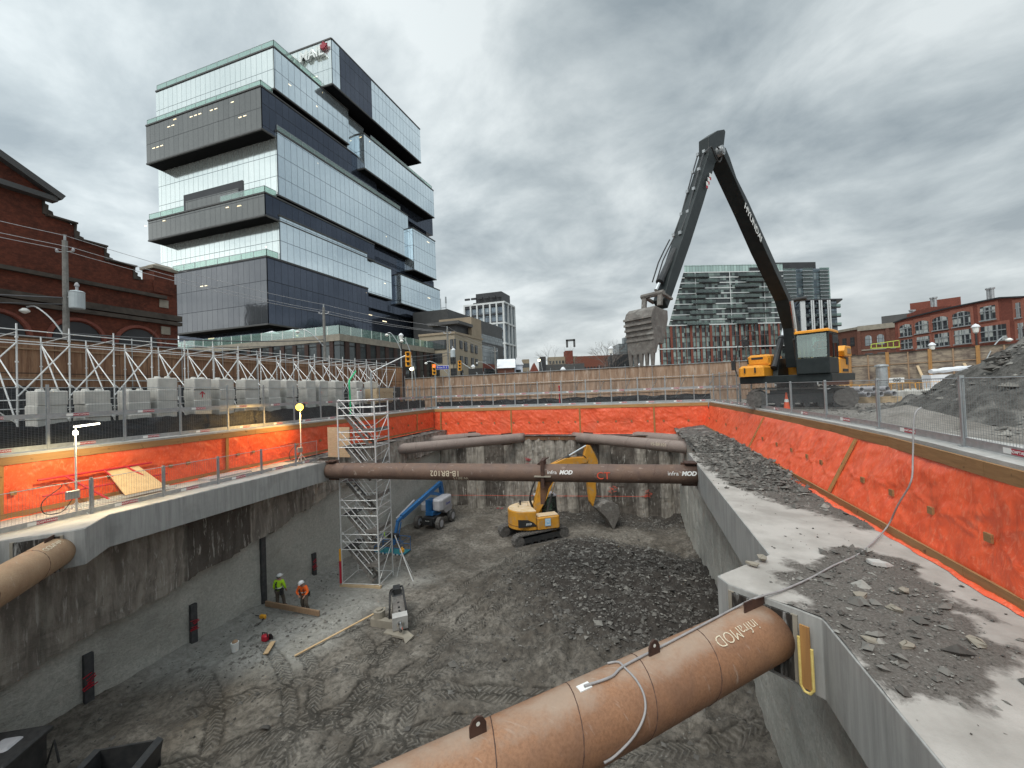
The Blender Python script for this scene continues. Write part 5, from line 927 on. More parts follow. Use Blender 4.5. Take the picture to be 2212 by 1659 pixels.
for k in range(nfl):
    z = zbs+k*fh; t = k/nfl; s0 = us+(ut-us)*t; st_ = (4.5 if k % 2 else 9.5); u = s0+(1 if k % 2 else 6)
    while u < uR-6:
        w_ = random.uniform(6, 9); g = MB(cn, True); fbox(F7, g, u, u+w_, -1.3, 0, z-.12, z+.04); bl = g.build('balcony', M['darkclad'], cn); g = MB(cn, True); fbox(F7, g, u, u+w_, -1.32, -1.29, z+.04, z+.9); g.build('balustrade', M['condorail'], bl); u += w_+random.uniform(8, 11)
for i in range(13): u = uL+(uR-uL)*(i+.15)/13; pbx(cn, F7, 'brick_pier', 'brick_red', u, u+.55+.2*(i % 2), -.3, 0, 0, zbs); 
for i in range(12): u = uL+(uR-uL)*(i+.72)/13; pbx(cn, F7, 'brick_pier', 'brick_red', u, u+.16, -.3, 0, 0, zbs)
for z in (zbs*.02, zbs*.3, zbs*.64, zbs): pbx(cn, F7, 'white_band', 'whiteclad', uL-.3, uR, -.45, 0, z-.12, z+.2)
for z in (zbs*.16, zbs*.47, zbs*.82): pbx(cn, F7, 'floor_band', 'greyclad', uL, uR, -.2, 0, z-.15, z+.15)
for i in range(3): u = uL+(uR-uL)*(.3+.27*i); pbx(cn, F7, 'white_mullion', 'whiteclad', u, u+.25, -.3, 0, zbs, ze)
# ---- dark tower with balconies and white-finned lower block
F8 = Frame(1620, 150., cu, cv); dt = thing('apartment_tower', F8.O, 'dark glass apartment tower with stacked balconies and black rooftop box, right of the boom', 'apartment tower')
u0_, z8 = F8.L(*X6(1300, 243)); u1_ = F8.L(*X6(1782, 243))[0]; zr = F8.L(*X6(1600, 172))[1]; pbx(dt, F8, 'wall', 'cw_tower', u0_, u1_, 0, 22, 0, z8); pbx(dt, F8, 'rooftop_box', 'darkclad', u0_, F8.L(*X6(1687, 200))[0], 2, 20, z8, zr)
zm = F8.L(*X6(1700, 500))[1]; nf8 = 9
for k in range(nf8):
    for (a, c) in ((1405, 1510), (1565, 1650), (1705, 1785)): z = zm+(z8-zm)*(k+.05)/nf8; bl = pbx(dt, F8, 'balcony', 'galv', F8.L(*X6(a, 300))[0], F8.L(*X6(c, 300))[0], -1.8, 0, z, z+.25); g = MB(dt, True); fbox(F8, g, F8.L(*X6(a, 300))[0], F8.L(*X6(c, 300))[0], -1.84, -1.8, z+.25, z+1.2); g.build('balustrade', M['condorail'], bl)
F9 = Frame(1620, 140., cu, cv); lb = thing('apartment_block', F9.O, 'lower block with bold white fins and striped balconies, at the foot of the dark tower', 'apartment building'); a0 = F9.L(*X6(1545, 515))[0]; a1 = F9.L(*X6(1850, 515))[0]; z9 = F9.L(*X6(1700, 508))[1]
pbx(lb, F9, 'wall', 'cw_tower', a0, a1, 0, 8, 0, z9); pbx(lb, F9, 'end_wall', 'whiteclad', a0, F9.L(*X6(1590, 600))[0], -1.5, 0, 0, z9)
for x in (1628, 1644, 1694, 1711, 1763, 1780): u = F9.L(*X6(x, 520))[0]; pbx(lb, F9, 'white_fin', 'whiteclad', u, u+.55, -2.2, -1.4, 0, z9)
for k in range(9): z = z9*(k+.2)/9; bl = pbx(lb, F9, 'balcony', 'darkclad', F9.L(*X6(1590, 600))[0], a1+1.2, -1.6, 0, z, z+.35); g = MB(lb, True); fbox(F9, g, F9.L(*X6(1590, 600))[0], a1+1.2, -1.64, -1.6, z+.35, z+1.2); g.build('balustrade', M['condorail'], bl)
pbx(lb, F9, 'roof_slab', 'darkclad', a0-.2, a1+2, -1.8, 8, z9, z9+.5)
# ---- brown brick mill with arched windows (right, behind the cab)
Z7 = lambda zx, zy: ((3000+zx*.4219)/1.736, (1000+zy*.4219)/1.736)
a, c = AT(1848, 800, 98.), AT(1945, 800, 92.); md_ = (c-a)*np.array([1, 1, 0]); md_ /= np.linalg.norm(md_); F10 = Frame(1848, 98., md_, np.array([-md_[1], md_[0], 0])); ml_ = thing('brick_mill', F10.O, 'brown brick mill with paired arched windows and pale cornice, right of the excavator cab', 'building'); z10 = F10.L(*Z7(650, 520))[1]; e10 = F10.L(*Z7(900, 520))[0]; s10 = F10.L(*Z7(520, 545))[0]
pbx(ml_, F10, 'wall', 'brick_brown', s10, e10+6, 0, 20, 0, z10); pbx(ml_, F10, 'cornice', 'stone', s10-.2, e10+6, -.35, 20, z10-1.1, z10+.1); pbx(ml_, F10, 'string_course', 'stone', s10, e10+6, -.15, 0, z10-6.1, z10-5.8); pbx(ml_, F10, 'roof_storey', 'greyclad', s10+4, e10+5, 3, 18, z10, z10+2.2); pbx(ml_, F10, 'roof_house', 'brick_red', s10+9, s10+17, 4, 16, z10+2.2, z10+4.6)
g = MB(ml_, True); g.prism([(0, 0), (-9, 7), (-9, 18), (0, 18)], lambda a_, b_: F10.P(s10+a_, b_, 0), lambda a_, b_: F10.P(s10+a_, b_, z10-.6)); g.build('wall', M['brick_brown'], ml_); g = MB(ml_, True); g.prism([(0, -.3), (-9.2, 6.7), (-9, 18), (0, 18)], lambda a_, b_: F10.P(s10+a_, b_, z10-.6), lambda a_, b_: F10.P(s10+a_, b_, z10)); g.build('cornice', M['stone'], ml_)
for k in range(4):
    for z0_, z1_ in ((z10-4.6, z10-2.4), (z10-8.8, z10-6.8)):
        c0_, c1_ = 1.2+2.2*k, 2.3+2.2*k; g = MB(ml_, True); q0, q1 = [(s10-9*c_/11.4-.08, 7*c_/11.4-.1) for c_ in (c0_, c1_)]; g.add([F10.P(*q0, z0_), F10.P(*q1, z0_), F10.P(*q1, z1_), F10.P(*q0, z1_), F10.P(q0[0]+.15, q0[1]+.2, z0_), F10.P(q1[0]+.15, q1[1]+.2, z0_), F10.P(q1[0]+.15, q1[1]+.2, z1_), F10.P(q0[0]+.15, q0[1]+.2, z1_)], [(0, 1, 2, 3), (0, 4, 5, 1), (1, 5, 6, 2), (2, 6, 7, 3), (3, 7, 4, 0)]); g.build('window', M['winglass'], ml_)
arch = lambda w_, h: [(-w_/2, 0), (w_/2, 0)]+[(w_/2*math.cos(R_(t)), h+w_/2*math.sin(R_(t))) for t in range(0, 181, 30)]
for i in range(8):
    u = s10+1.2+i*2.7+(.0 if i % 2 else .5); g = MB(ml_, True); g.prism(arch(1.25, 1.9), lambda a_, b_: F10.P(u+a_, -.1, z10-4.9+b_), lambda a_, b_: F10.P(u+a_, 0, z10-4.9+b_)); g.build('arched_window', M['win_grid'], ml_); g = MB(ml_, True); fbox(F10, g, u-.7, u+.7, -.1, 0, z10-9, z10-6.8); g.build('window', M['winglass'], ml_)
for i in range(5): u = s10+i*5.2; pbx(ml_, F10, 'pilaster', 'brick_brown', u-.35, u+.35, -.3, 0, 0, z10-1.1)
# ---- red brick loft building (far right)
ca, cc_ = AT(1941, 800, 66.), AT(2235, 800, 48.); rd = (cc_-ca)*np.array([1, 1, 0]); rl = np.linalg.norm(rd); rd /= rl; F11 = Frame(1941, 66., rd, np.array([-rd[1], rd[0], 0])); lo_ = thing('brick_building', F11.O, 'red brick building with wide segmental-arched windows, far right behind the grey hoarding', 'building')
X7 = lambda zx, zy: ((3300+zx*.2441)/1.736, (1050+zy*.2441)/1.736); LL = lambda x, y: F11.L(*X7(x, y)); z11 = LL(260, 650)[1]; ur = LL(2212, 300)[0]
P_ = [(0, z11), LL(400, 590), LL(1080, 425), LL(1860, 270), LL(2212, 255)]; g = MB(lo_, True); pl = [(0, 0), (ur+10, 0), (ur+10, P_[4][1])]+[P_[4], P_[3], P_[2], P_[1], P_[0]]; g.prism(pl, lambda a_, b_: F11.P(a_, 0, b_), lambda a_, b_: F11.P(a_, 14, b_)); g.build('wall', M['brick_red'], lo_)
pr = [LL(395, 535), LL(500, 490), LL(760, 415), LL(1078, 395)]; g = MB(lo_, True); g.prism([(pr[0][0], P_[1][1]-.3), (pr[3][0], P_[2][1]-.4), (pr[3][0], pr[3][1]), (pr[2][0], pr[2][1]), (pr[1][0], pr[1][1]), (pr[0][0], pr[0][1])], lambda a_, b_: F11.P(a_, .15, b_), lambda a_, b_: F11.P(a_, 10, b_)); g.build('roof_parapet', M['brick_red'], lo_)
g = MB(lo_, True)
for a_, b_ in zip(P_[:-1], P_[1:]): g.bar(F11.P(a_[0], -.1, a_[1]), F11.P(b_[0], -.1, b_[1]), .3, .18)
g.build('coping', M['darkclad'], lo_)
def bay(x0, yt0, x1, yt1, yb, arc_, m='win_pale', trim=True):
    a_, b_ = LL(x0, yt0), LL(x1, yt1); u0__, u1__ = a_[0], b_[0]; zt__ = (a_[1]+b_[1])/2; zb__ = LL((x0+x1)/2, yb)[1]; wd = u1__-u0__; sag = wd*.13 if arc_ else 0; pl = [(u0__, zb__), (u1__, zb__), (u1__, zt__-sag)]+[(u0__+wd*(1-t), zt__-sag+sag*math.sin(math.pi*t)) for t in (.2, .35, .5, .65, .8)]+[(u0__, zt__-sag)] if arc_ else [(u0__, zb__), (u1__, zb__), (u1__, zt__), (u0__, zt__)]
    if trim: g = MB(lo_, True); fbox(F11, g, u0__-.35, u1__+.35, -.06, 0, zb__-.25, zt__+.45); g.build('brick_surround', M['brick_light'], lo_)
    g = MB(lo_, True); g.prism(pl, lambda p_, q_: F11.P(p_, -.1, q_), lambda p_, q_: F11.P(p_, -.02, q_)); w_ = g.build('window', M[m], lo_)
    g = MB(lo_, True)
    for k in range(1, 3): u = u0__+wd*k/3; g.bar(F11.P(u, -.14, zb__), F11.P(u, -.14, zt__-sag*.4), .14, .1)
    for z in (zb__+(zt__-zb__)*.66,): g.bar(F11.P(u0__, -.14, z), F11.P(u1__, -.14, z), .1, .12)
    g.bar(F11.P(u0__-.1, -.15, zb__), F11.P(u1__+.1, -.15, zb__), .2, .15); g.build('frame', M['galv'], w_)
for q in [(310, 690, 490, 668, 872), (545, 640, 748, 610, 820), (812, 575, 1045, 545, 770), (1120, 500, 1390, 462, 715)]: bay(*q, True)
for q in [(330, 925, 503, 905, 1060), (572, 880, 765, 860, 1050), (845, 838, 1065, 800, 1020), (1148, 785, 1400, 745, 985), (1555, 715, 1945, 680, 940), (1545, 410, 1775, 390, 620), (2090, 350, 2165, 348, 585), (2125, 665, 2212, 655, 905)]: bay(*q, False)
for (x, y) in ((600, 440), (645, 430), (290, 620), (327, 620), (1437, 320), (1490, 310)): a_ = LL(x, y); g = MB(lo_, True); q = F11.P(a_[0], 2, a_[1]-.3); g.lathe(q, [(.2, 0), (.2, 1.7), (.3, 1.75), (.3, 1.95)], 8); g.build('chimney_pipe', M['galv'], lo_)
# ---- old sooty brick church-like hall, left edge
BX = -40.; ob_ = thing('brick_hall', (BX, 12., 0), 'old sooty brick hall with a pediment and stepped parapet, left edge beyond the scaffold', 'building')
yz = lambda x, y: tuple(PX(x, y, BX)[1:]); cap = [yz(*p) for p in [(97, 453), (157, 485), (168, 518), (222, 535), (236, 565), (285, 577), (294, 605), (327, 612)]]
steps = [(-12, 0), (25.0, 0), (25.0, 12.6), (23.1, 12.6)]+[(y, z) for y, z in [(21.9, 12.3), (21.7, 13.25), (20.2, 13.25), (20.1, 13.3), (19.8, 14.3), (18.4, 14.35), (18.1, 15.4), (16.6, 15.6), (16.5, 17.0), (4, 17.0), (3.5, 15.4), (-12, 13)]]
g = MB(ob_, True); g.prism(steps[::-1], lambda a_, b_: (BX, a_, b_), lambda a_, b_: (BX-14, a_, b_)); g.build('wall', M['brick_old'], ob_)
g = MB(ob_, True); g.prism([(3.5, 17.0), (10.1, 20.6), (16.9, 17.0)][::-1], lambda a_, b_: (BX+.25, a_, b_), lambda a_, b_: (BX-13, a_, b_)); g.build('pediment', M['brick_old'], ob_)
g = MB(ob_, True); g.bar((BX+.35, 10.1, 20.8), (BX+.35, 17.25, 16.95), .9, .42); g.bar((BX+.35, 10.1, 20.8), (BX+.35, 2.9, 16.95), .9, .42); g.bar((BX+.3, 3, 16.75), (BX+.3, 17.0, 16.75), .7, .35); g.build('raking_cornice', M['greyclad'], ob_)
for k, (y0, z0, z1) in enumerate([(21.8, 12.3, 13.3), (19.95, 13.3, 14.35), (18.2, 14.35, 15.5), (16.55, 15.6, 16.9)]):
    g = MB(ob_, True); h_ = z1-z0; prof = [(0, 0), (.55, 0), (.5, .25*h_), (.28, .3*h_), (.3, .55*h_), (.12, .6*h_), (.15, h_), (0, h_)]; g.prism([(y0-.1+p_, z0+q_) for p_, q_ in prof][::-1], lambda a_, b_: (BX+.1, a_, b_), lambda a_, b_: (BX-.5, a_, b_)); g.build('scroll_stone', M['darkstone'], ob_)
    g = MB(ob_, True); yy = [(20.1, 21.75), (18.3, 19.85), (16.6, 18.1), (16.6, 16.8)][k]; g.bar((BX+.1, yy[0], z1+.04), (BX+.1, yy[1]+.1, z1+.04), .5, .12); g.build('coping', M['darkstone'], ob_)
g = MB(ob_, True); g.b2((BX-1.4, 23.15, 11.5), (BX+.12, 24.75, 13.6)); g.build('corner_pier', M['brick_old'], ob_); g = MB(ob_, True); g.b2((BX-1.5, 23.0, 13.6), (BX+.3, 24.95, 13.85)); g.box((BX-.6, 23.97, 14.0), (1.7, 1.7, .3), taper=.6); g.build('pier_cap', M['stone'], ob_)
for z, h_ in ((13.05-1.9, .28), (9.4, .5), (8.9, .3)): g = MB(ob_, True); g.bar((BX+.12, -12, z), (BX+.12, 24.0 if h_ < .3 else 25.2, z), .45, h_); g.build('stone_band', M['darkstone'], ob_)
for k, y in enumerate((10.2, 14.2, 18.2, 22.0)):
    g = MB(ob_, True); a5 = [(-1.35, 0), (1.35, 0)]+[(1.35*math.cos(R_(t)), 1.1+1.35*math.sin(R_(t))) for t in range(0, 181, 20)]; g.prism([(y+p_, 5.6+q_) for p_, q_ in a5][::-1], lambda a_, b_: (BX+.06, a_, b_), lambda a_, b_: (BX-.3, a_, b_)); aw = g.build('arched_window', M['darkclad'], ob_)
    g = MB(ob_, True); g.b2((BX+.02, y-1.1, 6.0), (BX+.12, y+1.1, 6.45)); g.build('boarding', M['stone'], aw); g = MB(ob_, True); c = [(BX+.1, y+1.55*math.cos(R_(t)), 6.7+1.55*math.sin(R_(t))) for t in range(0, 181, 15)]; g.path(c, .16, 5); g.build('brick_arch', M['brick_red'], aw)
for (y, z) in ((23.9, 10.6), (24.0, 8.2), (8.5, 8.9)): g = MB(ob_, True); g.b2((BX+.02, y-.35, z-.35), (BX+.1, y+.35, z+.35)); g.build('stone_block', M['stone'], ob_)
# high-rises across the street behind the viewer: the photo shows them mirrored in the lower glass
for n_, (az_, d_, w__, h__) in enumerate(((228.5, 150, 16, 50), (234, 190, 10, 38), (222.5, 210, 26, 34), (160, 160, 40, 30))):
    c = azv(az_)*d_; B = MB(); B.box((0, 0, h__/2), (w__, 14, h__), rot3('Z', R_(-az_))); B.v = [(x+c[0]-69*(n_ < 3), y+c[1]+62*(n_ < 3), z) for x, y, z in B.v]; B.top('high_rise', M['cw_tower'], ['tallest dark high-rise mirrored in the lowest grey glass box', 'narrow high-rise mirrored left of the tallest one', 'broad block mirrored near the corner of the lowest glass box', 'wide block across the street behind the viewer'][n_], 'building')
# ================================================================ MACHINES
def stadium(L_, h, n=8):             # closed side outline of a crawler, x along, z up
    r = h/2; c = L_/2-r; return [(c+r*math.sin(R_(a)), r-r*math.cos(R_(a))) for a in np.linspace(0, 180, n)]+[(-c-r*math.sin(R_(a)), r+r*math.cos(R_(a))) for a in np.linspace(0, 180, n)]
def crawler(par, y, L_, h, wd, m='track'):
    ol = stadium(L_, h, 9); il = [(a*(1-.16/L_*2), .08+(b_)*(1-.16/h)) for a, b_ in ol]; n = len(ol); B = MB()
    vs = [(a, y-wd/2, b_) for a, b_ in ol]+[(a, y+wd/2, b_) for a, b_ in ol]+[(a, y-wd/2, b_) for a, b_ in il]+[(a, y+wd/2, b_) for a, b_ in il]; fs = []
    for i in range(n): j = (i+1) % n; fs += [(i, j, n+j, n+i), (2*n+i, 3*n+i, 3*n+j, 2*n+j), (i, 2*n+i, 2*n+j, j), (n+i, n+j, 3*n+j, 3*n+i)]
    B.add(vs, fs); P = np.array(ol+[ol[0]]); ln = np.hypot(*(P[1:]-P[:-1]).T); cum = np.concatenate([[0], np.cumsum(ln)]); k = int(cum[-1]/.2)
    for i in range(k):
        s_ = cum[-1]*i/k; x = np.interp(s_, cum, P[:, 0]); z = np.interp(s_, cum, P[:, 1]); x2 = np.interp((s_+.05) % cum[-1], cum, P[:, 0]); z2 = np.interp((s_+.05) % cum[-1], cum, P[:, 1]); t = np.array([x2-x, 0, z2-z]); t /= np.linalg.norm(t)+1e-9; nn = np.array([t[2], 0, -t[0]])
        c = np.array([x, y, z])+nn*.02; B.bar(c-np.array([0, wd/2+.01, 0]), c+np.array([0, wd/2+.01, 0]), .05, .05, nn)
    tr_ = B.build('track', M[m], par)
    B = MB(); B.pxz([(-L_*.36, h*.28), (L_*.36, h*.28), (L_*.38, h*.5), (L_*.3, h*.7), (-L_*.3, h*.7), (-L_*.38, h*.5)], y-wd*.42, y+wd*.42); B.build('track_frame', M['darkmetal'], par)
    for sx_ in (-1, 1): B = MB(); B.lathe((sx_*(L_/2-h/2), y, h/2), [(h*.38, -wd*.47), (h*.4, -wd*.4), (h*.4, wd*.4), (h*.38, wd*.47)], 16, 'Y'); B.lathe((sx_*(L_/2-h/2), y, h/2), [(h*.2, -wd*.5), (h*.2, wd*.5)], 10, 'Y'); B.build('sprocket' if sx_ < 0 else 'idler', M[m], par)
    for k_ in range(6): B = MB(); x = -L_*.32+L_*.64*k_/5; B.lathe((x, y, h*.2), [(h*.13, -wd*.4), (h*.13, wd*.4)], 10, 'Y'); B.build('roller', M['darkmetal'], par)
def side_prism(name, poly, y0, y1, m, par, bevel=.02):
    a = sum(poly[i][0]*poly[(i+1) % len(poly)][1]-poly[(i+1) % len(poly)][0]*poly[i][1] for i in range(len(poly))); B = MB(); B.pxz(poly if a > 0 else poly[::-1], y1, y0); 
    return B.build(name, M[m], par, bevel=bevel)
def cylinder(par, p, q, r, m='darkmetal', f=.55, name='hydraulic_ram'):
    p = np.array(p, float); q = np.array(q, float); c = p+(q-p)*f; B = MB(); B.tube(p, c, r, 10); B.tube(c-(q-p)*.02, c+(q-p)*.01, r*1.18, 10); o = B.build(name, M[m], par, smooth=False)
    B = MB(); B.tube(c, q, r*.55, 8); B.build('rod', M['chrome'], o); return o
def cab(par, x0, x1, y0, y1, z0, z1, m='boomblack', roof='orangeyellow', sill=.38):
    zs = z0+(z1-z0)*sill; B = MB(); B.b2((x0, y0, z0), (x1, y1, zs)); cb = B.build('cab', M[m], par, bevel=.04); t = .09
    B = MB(); sl = .0
    for x, y in ((x0, y0), (x1, y0), (x0, y1), (x1, y1)): B.bar((x+(t/2 if x == x0 else -t/2), y+(t/2 if y == y0 else -t/2), zs), (x+(t/2 if x == x0 else -t/2-.08), y+(t/2 if y == y0 else -t/2), z1), t, t)
    B.bar(((x0+x1)/2-.1, y1-t/2, zs), ((x0+x1)/2-.1, y1-t/2, z1), t, t); B.bar(((x0+x1)/2-.1, y0+t/2, zs), ((x0+x1)/2-.1, y0+t/2, z1), t, t); B.b2((x0, y0, z1-.12), (x1-.06, y1, z1-.02)); B.build('cab_frame', M[m], cb)
    B = MB(); B.cbox(((x0+x1)/2-.03, (y0+y1)/2, z1+.03), (x1-x0+.08, y1-y0+.06, .14), .05); B.build('roof', M[roof], cb)
    for (nm, c, d) in (('windscreen', (x1-.04, (y0+y1)/2, (zs+z1)/2-.05), (.015, y1-y0-.16, z1-zs-.14)), ('side_window', ((x0+x1)/2, y1-.03, (zs+z1)/2-.05), (x1-x0-.2, .015, z1-zs-.14)), ('side_window', ((x0+x1)/2, y0+.03, (zs+z1)/2-.05), (x1-x0-.2, .015, z1-zs-.14)), ('rear_window', (x0+.03, (y0+y1)/2, (zs+z1)/2-.05), (.015, y1-y0-.2, z1-zs-.14))):
        B = MB(); B.box(c, d); B.build(nm, M['glass'], cb)
    B = MB(); B.cbox((x0+.45, (y0+y1)/2, zs-.05), (.5, .55, .25), .05); B.cbox((x0+.25, (y0+y1)/2, zs+.4), (.14, .52, .85), .05); B.build('seat', M['black'], cb)
    B = MB(); B.tube((x1-.12, y1+.02, z1-.2), (x1+.15, y1+.28, z1-.3), .018, 5); B.box((x1+.15, y1+.3, z1-.5), (.05, .2, .4)); B.build('mirror', M['darkmetal'], cb); return cb
def bucket(par, poly, y0, y1, m='bucket', ribs=(), teeth=None):
    bk_ = side_prism('bucket', poly, y0, y1, m, par, .03)
    for a, c in ribs: B = MB(); B.bar((a[0], y0-.01, a[1]), (a[0], y1+.01, a[1]), .07, .05, (c[0], 0, c[1])); B.build('wear_strip', M[m], bk_)
    if teeth:
        (tx, tz), (dx, dz), n, ln_ = teeth
        for k in range(n): y = y0+(y1-y0)*(k+.5)/n; B = MB(); B.pxz([(tx-.06, tz), (tx+.07, tz+.02), (tx+dx*ln_+.01, tz+dz*ln_), (tx+dx*ln_-.01, tz+dz*ln_)], y-.06, y+.06); B.build('tooth', M[m], bk_)
    return bk_
def local_map(base, az, zb):
    h = azv(az); lf = azv(az-90)
    def f(x, y, off=0.): a, z = plane_hit(x, y, np.array([base[0], base[1], 0.])+lf*off, h); return (a, z-zb)
    return f
# ---- the tall black-boomed excavator at street level
b1_ = AT(1722, 860, 22.5); AZ1 = 214.; E1 = thing('excavator', (b1_[0], b1_[1], .02), 'large excavator with raised black boom, orange body and glazed cab, on the right bank', 'excavator', rz=R_(90-AZ1)); f1 = local_map(b1_, AZ1, .02)
ug = bpy.data.objects.new('undercarriage', None); scene.collection.objects.link(ug); ug.parent = E1; ug.rotation_euler = (0, 0, R_(108))
for y in (-1.45, 1.45): crawler(ug, y, 4.9, 1.15, .65)
B = MB(); B.b2((-1.3, -1.2, .45), (1.3, 1.2, 1.0)); B.lathe((0, 0, 1.0), [(.95, 0), (.95, .45)], 20); B.build('car_body', M['darkmetal'], ug)
B = MB(); B.pxy([(-3.0, -2.0), (-2.6, -2.1), (2.4, -2.1), (2.4, 2.15), (-2.6, 2.15), (-3.0, 2.0)], 1.45, 1.85); B.build('deck', M['boomblack'], E1, bevel=.03)
B = MB(); B.cbox((1.5, -1.42, 2.17), (2.4, 1.3, .62), .14); tk = B.build('fuel_tank', M['orangeyellow'], E1)
B = MB(); [B.box((2.76, y, 2.2), (.03, .07, .3)) for y in (-1.15, -1.68)]; B.build('latch', M['black'], tk)
B = MB(); B.cbox((.45, -1.4, 2.85), (2.1, 1.2, .55), .12); B.b2((-.5, -2.0, 2.5), (1.45, -.8, 2.6)); rt = B.build('tool_locker', M['orangeyellow'], E1); B = MB(); B.b2((1.49, -1.75, 2.85), (1.52, -1.15, 2.97)); B.build('vent', M['black'], rt); B = MB(); B.b2((1.3, -2.0, 2.62), (1.45, -.85, 2.9)); B.build('step', M['black'], rt)
B = MB(); B.cbox((-1.5, .0, 2.35), (2.1, 3.8, 1.0), .2); eb = B.build('engine_hood', M['orangeyellow'], E1); B = MB(); B.pxz([(-2.6, 2.8), (-1.0, 2.8), (-.8, 3.1), (-1.2, 3.4), (-2.5, 3.4)], 1.0, 2.05); eh = B.build('air_intake_housing', M['orangeyellow'], E1, bevel=.05)
for (x0, z0, x1, z1, mm) in ((-2.3, 2.95, -1.5, 3.25, 'plank'), (-2.4, 2.35, -1.9, 2.75, 'darkmetal'), (-2.3, 1.95, -1.1, 2.1, 'black')): B = MB(); B.b2((x0, 1.88 if z0 < 2.8 else 2.04, z0), (x1, 1.93 if z0 < 2.8 else 2.08, z1)); B.build('grille', M[mm], eb)
B = MB(); B.tube((1.6, -1.85, 3.4), (1.6, -1.85, 4.6), .03, 6); B.tube((.4, -1.85, 3.4), (.4, -1.85, 4.6), .03, 6); B.tube((.4, -1.85, 4.6), (1.6, -1.85, 4.6), .03, 6); B.tube((.4, -1.85, 4.0), (1.6, -1.85, 4.0), .03, 6); B.build('handrail', M['darkmetal'], E1)
B = MB(); B.path([(2.4, -2.2, 1.9), (2.5, -2.35, 2.6), (2.5, -2.0, 3.9), (2.3, -1.5, 4.3)], .03, 6); B.box((2.5, -2.35, 2.55), (.1, .22, .55)); B.box((2.4, -1.7, 3.8), (.08, .3, .4)); B.build('mirror', M['black'], E1)
c1_ = cab(E1, .75, 2.55, .72, 2.12, 1.85, 4.0)
side = lambda pts, off=0.: [f1(1325+.3646*a, 230.4+.3646*c, off) for a, c in pts]
bmU = side([(655, 285), (720, 430), (800, 610), (900, 850), (1035, 1140)], .38); bmT = side([(1052, 1130), (960, 920), (800, 560), (730, 420), (690, 300), (665, 240)], .38)
bmU = bmU+[(.95, 4.5), (.72, 2.3)]; bmT = [(.05, 2.3), (.1, 4.5)]+bmT
bm = side_prism('boom', bmU+bmT, -.26, .38, 'boomblack', E1)
B = MB(); B.pxz([(-.3, 1.8), (1.5, 1.8), (1.1, 2.8), (-.2, 2.9)], -.7, -.45); B.pxz([(-.3, 1.8), (1.5, 1.8), (1.1, 2.8), (-.2, 2.9)], .45, .7); B.build('boom_bracket', M['boomblack'], E1)
p_ = side([(870, 690)], .4)[0]; q_ = side([(760, 470)], .4)[0]; th = math.atan2(side([(880, 790)], .4)[0][1]-side([(790, 600)], .4)[0][1], side([(880, 790)], .4)[0][0]-side([(790, 600)], .4)[0][0])
tp = side([(832, 690)], .41)[0]; B_t = text('boom_lettering', 'HYUNDAI', .5, M['stencil'], bm, (tp[0], .395, tp[1]), (0, 0, 0), .003, bold=.008); ex = Vector((math.cos(th), 0, math.sin(th))); ny = Vector((0, 1, 0)); B_t.rotation_euler = Matrix((ex, -ny, ex.cross(-ny))).transposed().to_euler()
stk = side([(562, 178), (563, 275), (486, 530), (410, 775), (336, 990), (296, 1140), (320, 1195), (385, 1010), (455, 810), (530, 575), (600, 340), (650, 250), (662, 150), (655, 135), (615, 142)], .2)
sk = side_prism('stick', stk, -.2, .22, 'boomblack', E1)
for o_, yy in ((.0, .06), (.0, -.2)):
    B = MB(); c_ = side([(535, 285), (505, 390), (475, 505), (440, 640), (395, 765)], 0.); B.path([(a+.09, yy, b_+.06) for a, b_ in c_], .03, 6); B.build('hydraulic_pipe', M['darkmetal'], sk)
    for a, b_ in c_: B = MB(); B.box((a+.1, yy, b_+.07), (.1, .1, .12)); B.build('pipe_clamp', M['galv'], sk)
a1_ = side([(362, 850)], 0.)[0]; a2_ = side([(252, 1088)], 0.)[0]; cylinder(sk, (a1_[0], 0, a1_[1]), (a2_[0], 0, a2_[1]), .12, f=.8, name='bucket_ram')
B = MB(); c_ = side([(365, 790), (330, 860), (300, 925), (265, 1040)], 0.); B.path([(a+.25, .1, b_) for a, b_ in c_], .025, 6); B.path([(a+.2, -.1, b_) for a, b_ in c_], .025, 6); h_ = side([(545, 270), (575, 240), (600, 300), (625, 330), (640, 280), (610, 240)], .33); B.path(smooth_pts([(a, .36, b_) for a, b_ in h_], 3), .03, 6); B.build('hose', M['black'], sk)
pv = side([(637, 262)], .35)[0]; B = MB(); B.lathe((pv[0], 0, pv[1]), [(.2, -.45), (.2, .45)], 14, 'Y'); B.lathe((pv[0], 0, pv[1]), [(.13, -.48), (.13, .48)], 10, 'Y'); B.build('pivot_pin', M['galv'], E1)
for a, c in (((575, 408), (568, 420)), ((565, 433), (558, 445)), ((556, 458), (549, 470))): q = side([a], .3)[0]; B = MB(); B.box((q[0], .305, q[1]), (.16, .012, .16)); B.build('reflector', M['white'], sk); B = MB(); B.box((q[0]+.03, .304, q[1]-.14), (.14, .01, .1)); B.build('reflector', M['red'], sk)
for y in (-.62, .62): lo2 = (1.5, y, 2.3); hi2 = side([(1050, 1150)], y)[0]; cylinder(E1, lo2, (hi2[0]-.1, y, hi2[1]), .17, f=.42, name='boom_ram')
hb = side([(1048, 1148)], 0.)[0]; B = MB(); B.tube((hb[0]-.1, -.75, hb[1]), (hb[0]-.1, .75, hb[1]), .12, 10); B.build('pivot_pin', M['black'], E1)
ZC = lambda a, c: (1353.7+.1389*a, 604.8+.1389*c); bp = [f1(*ZC(*p), .5) for p in [(450, 395), (540, 440), (640, 470), (648, 610), (610, 830), (575, 1000), (500, 985), (470, 1130), (440, 1140), (420, 880), (395, 700), (385, 540), (405, 450)]]
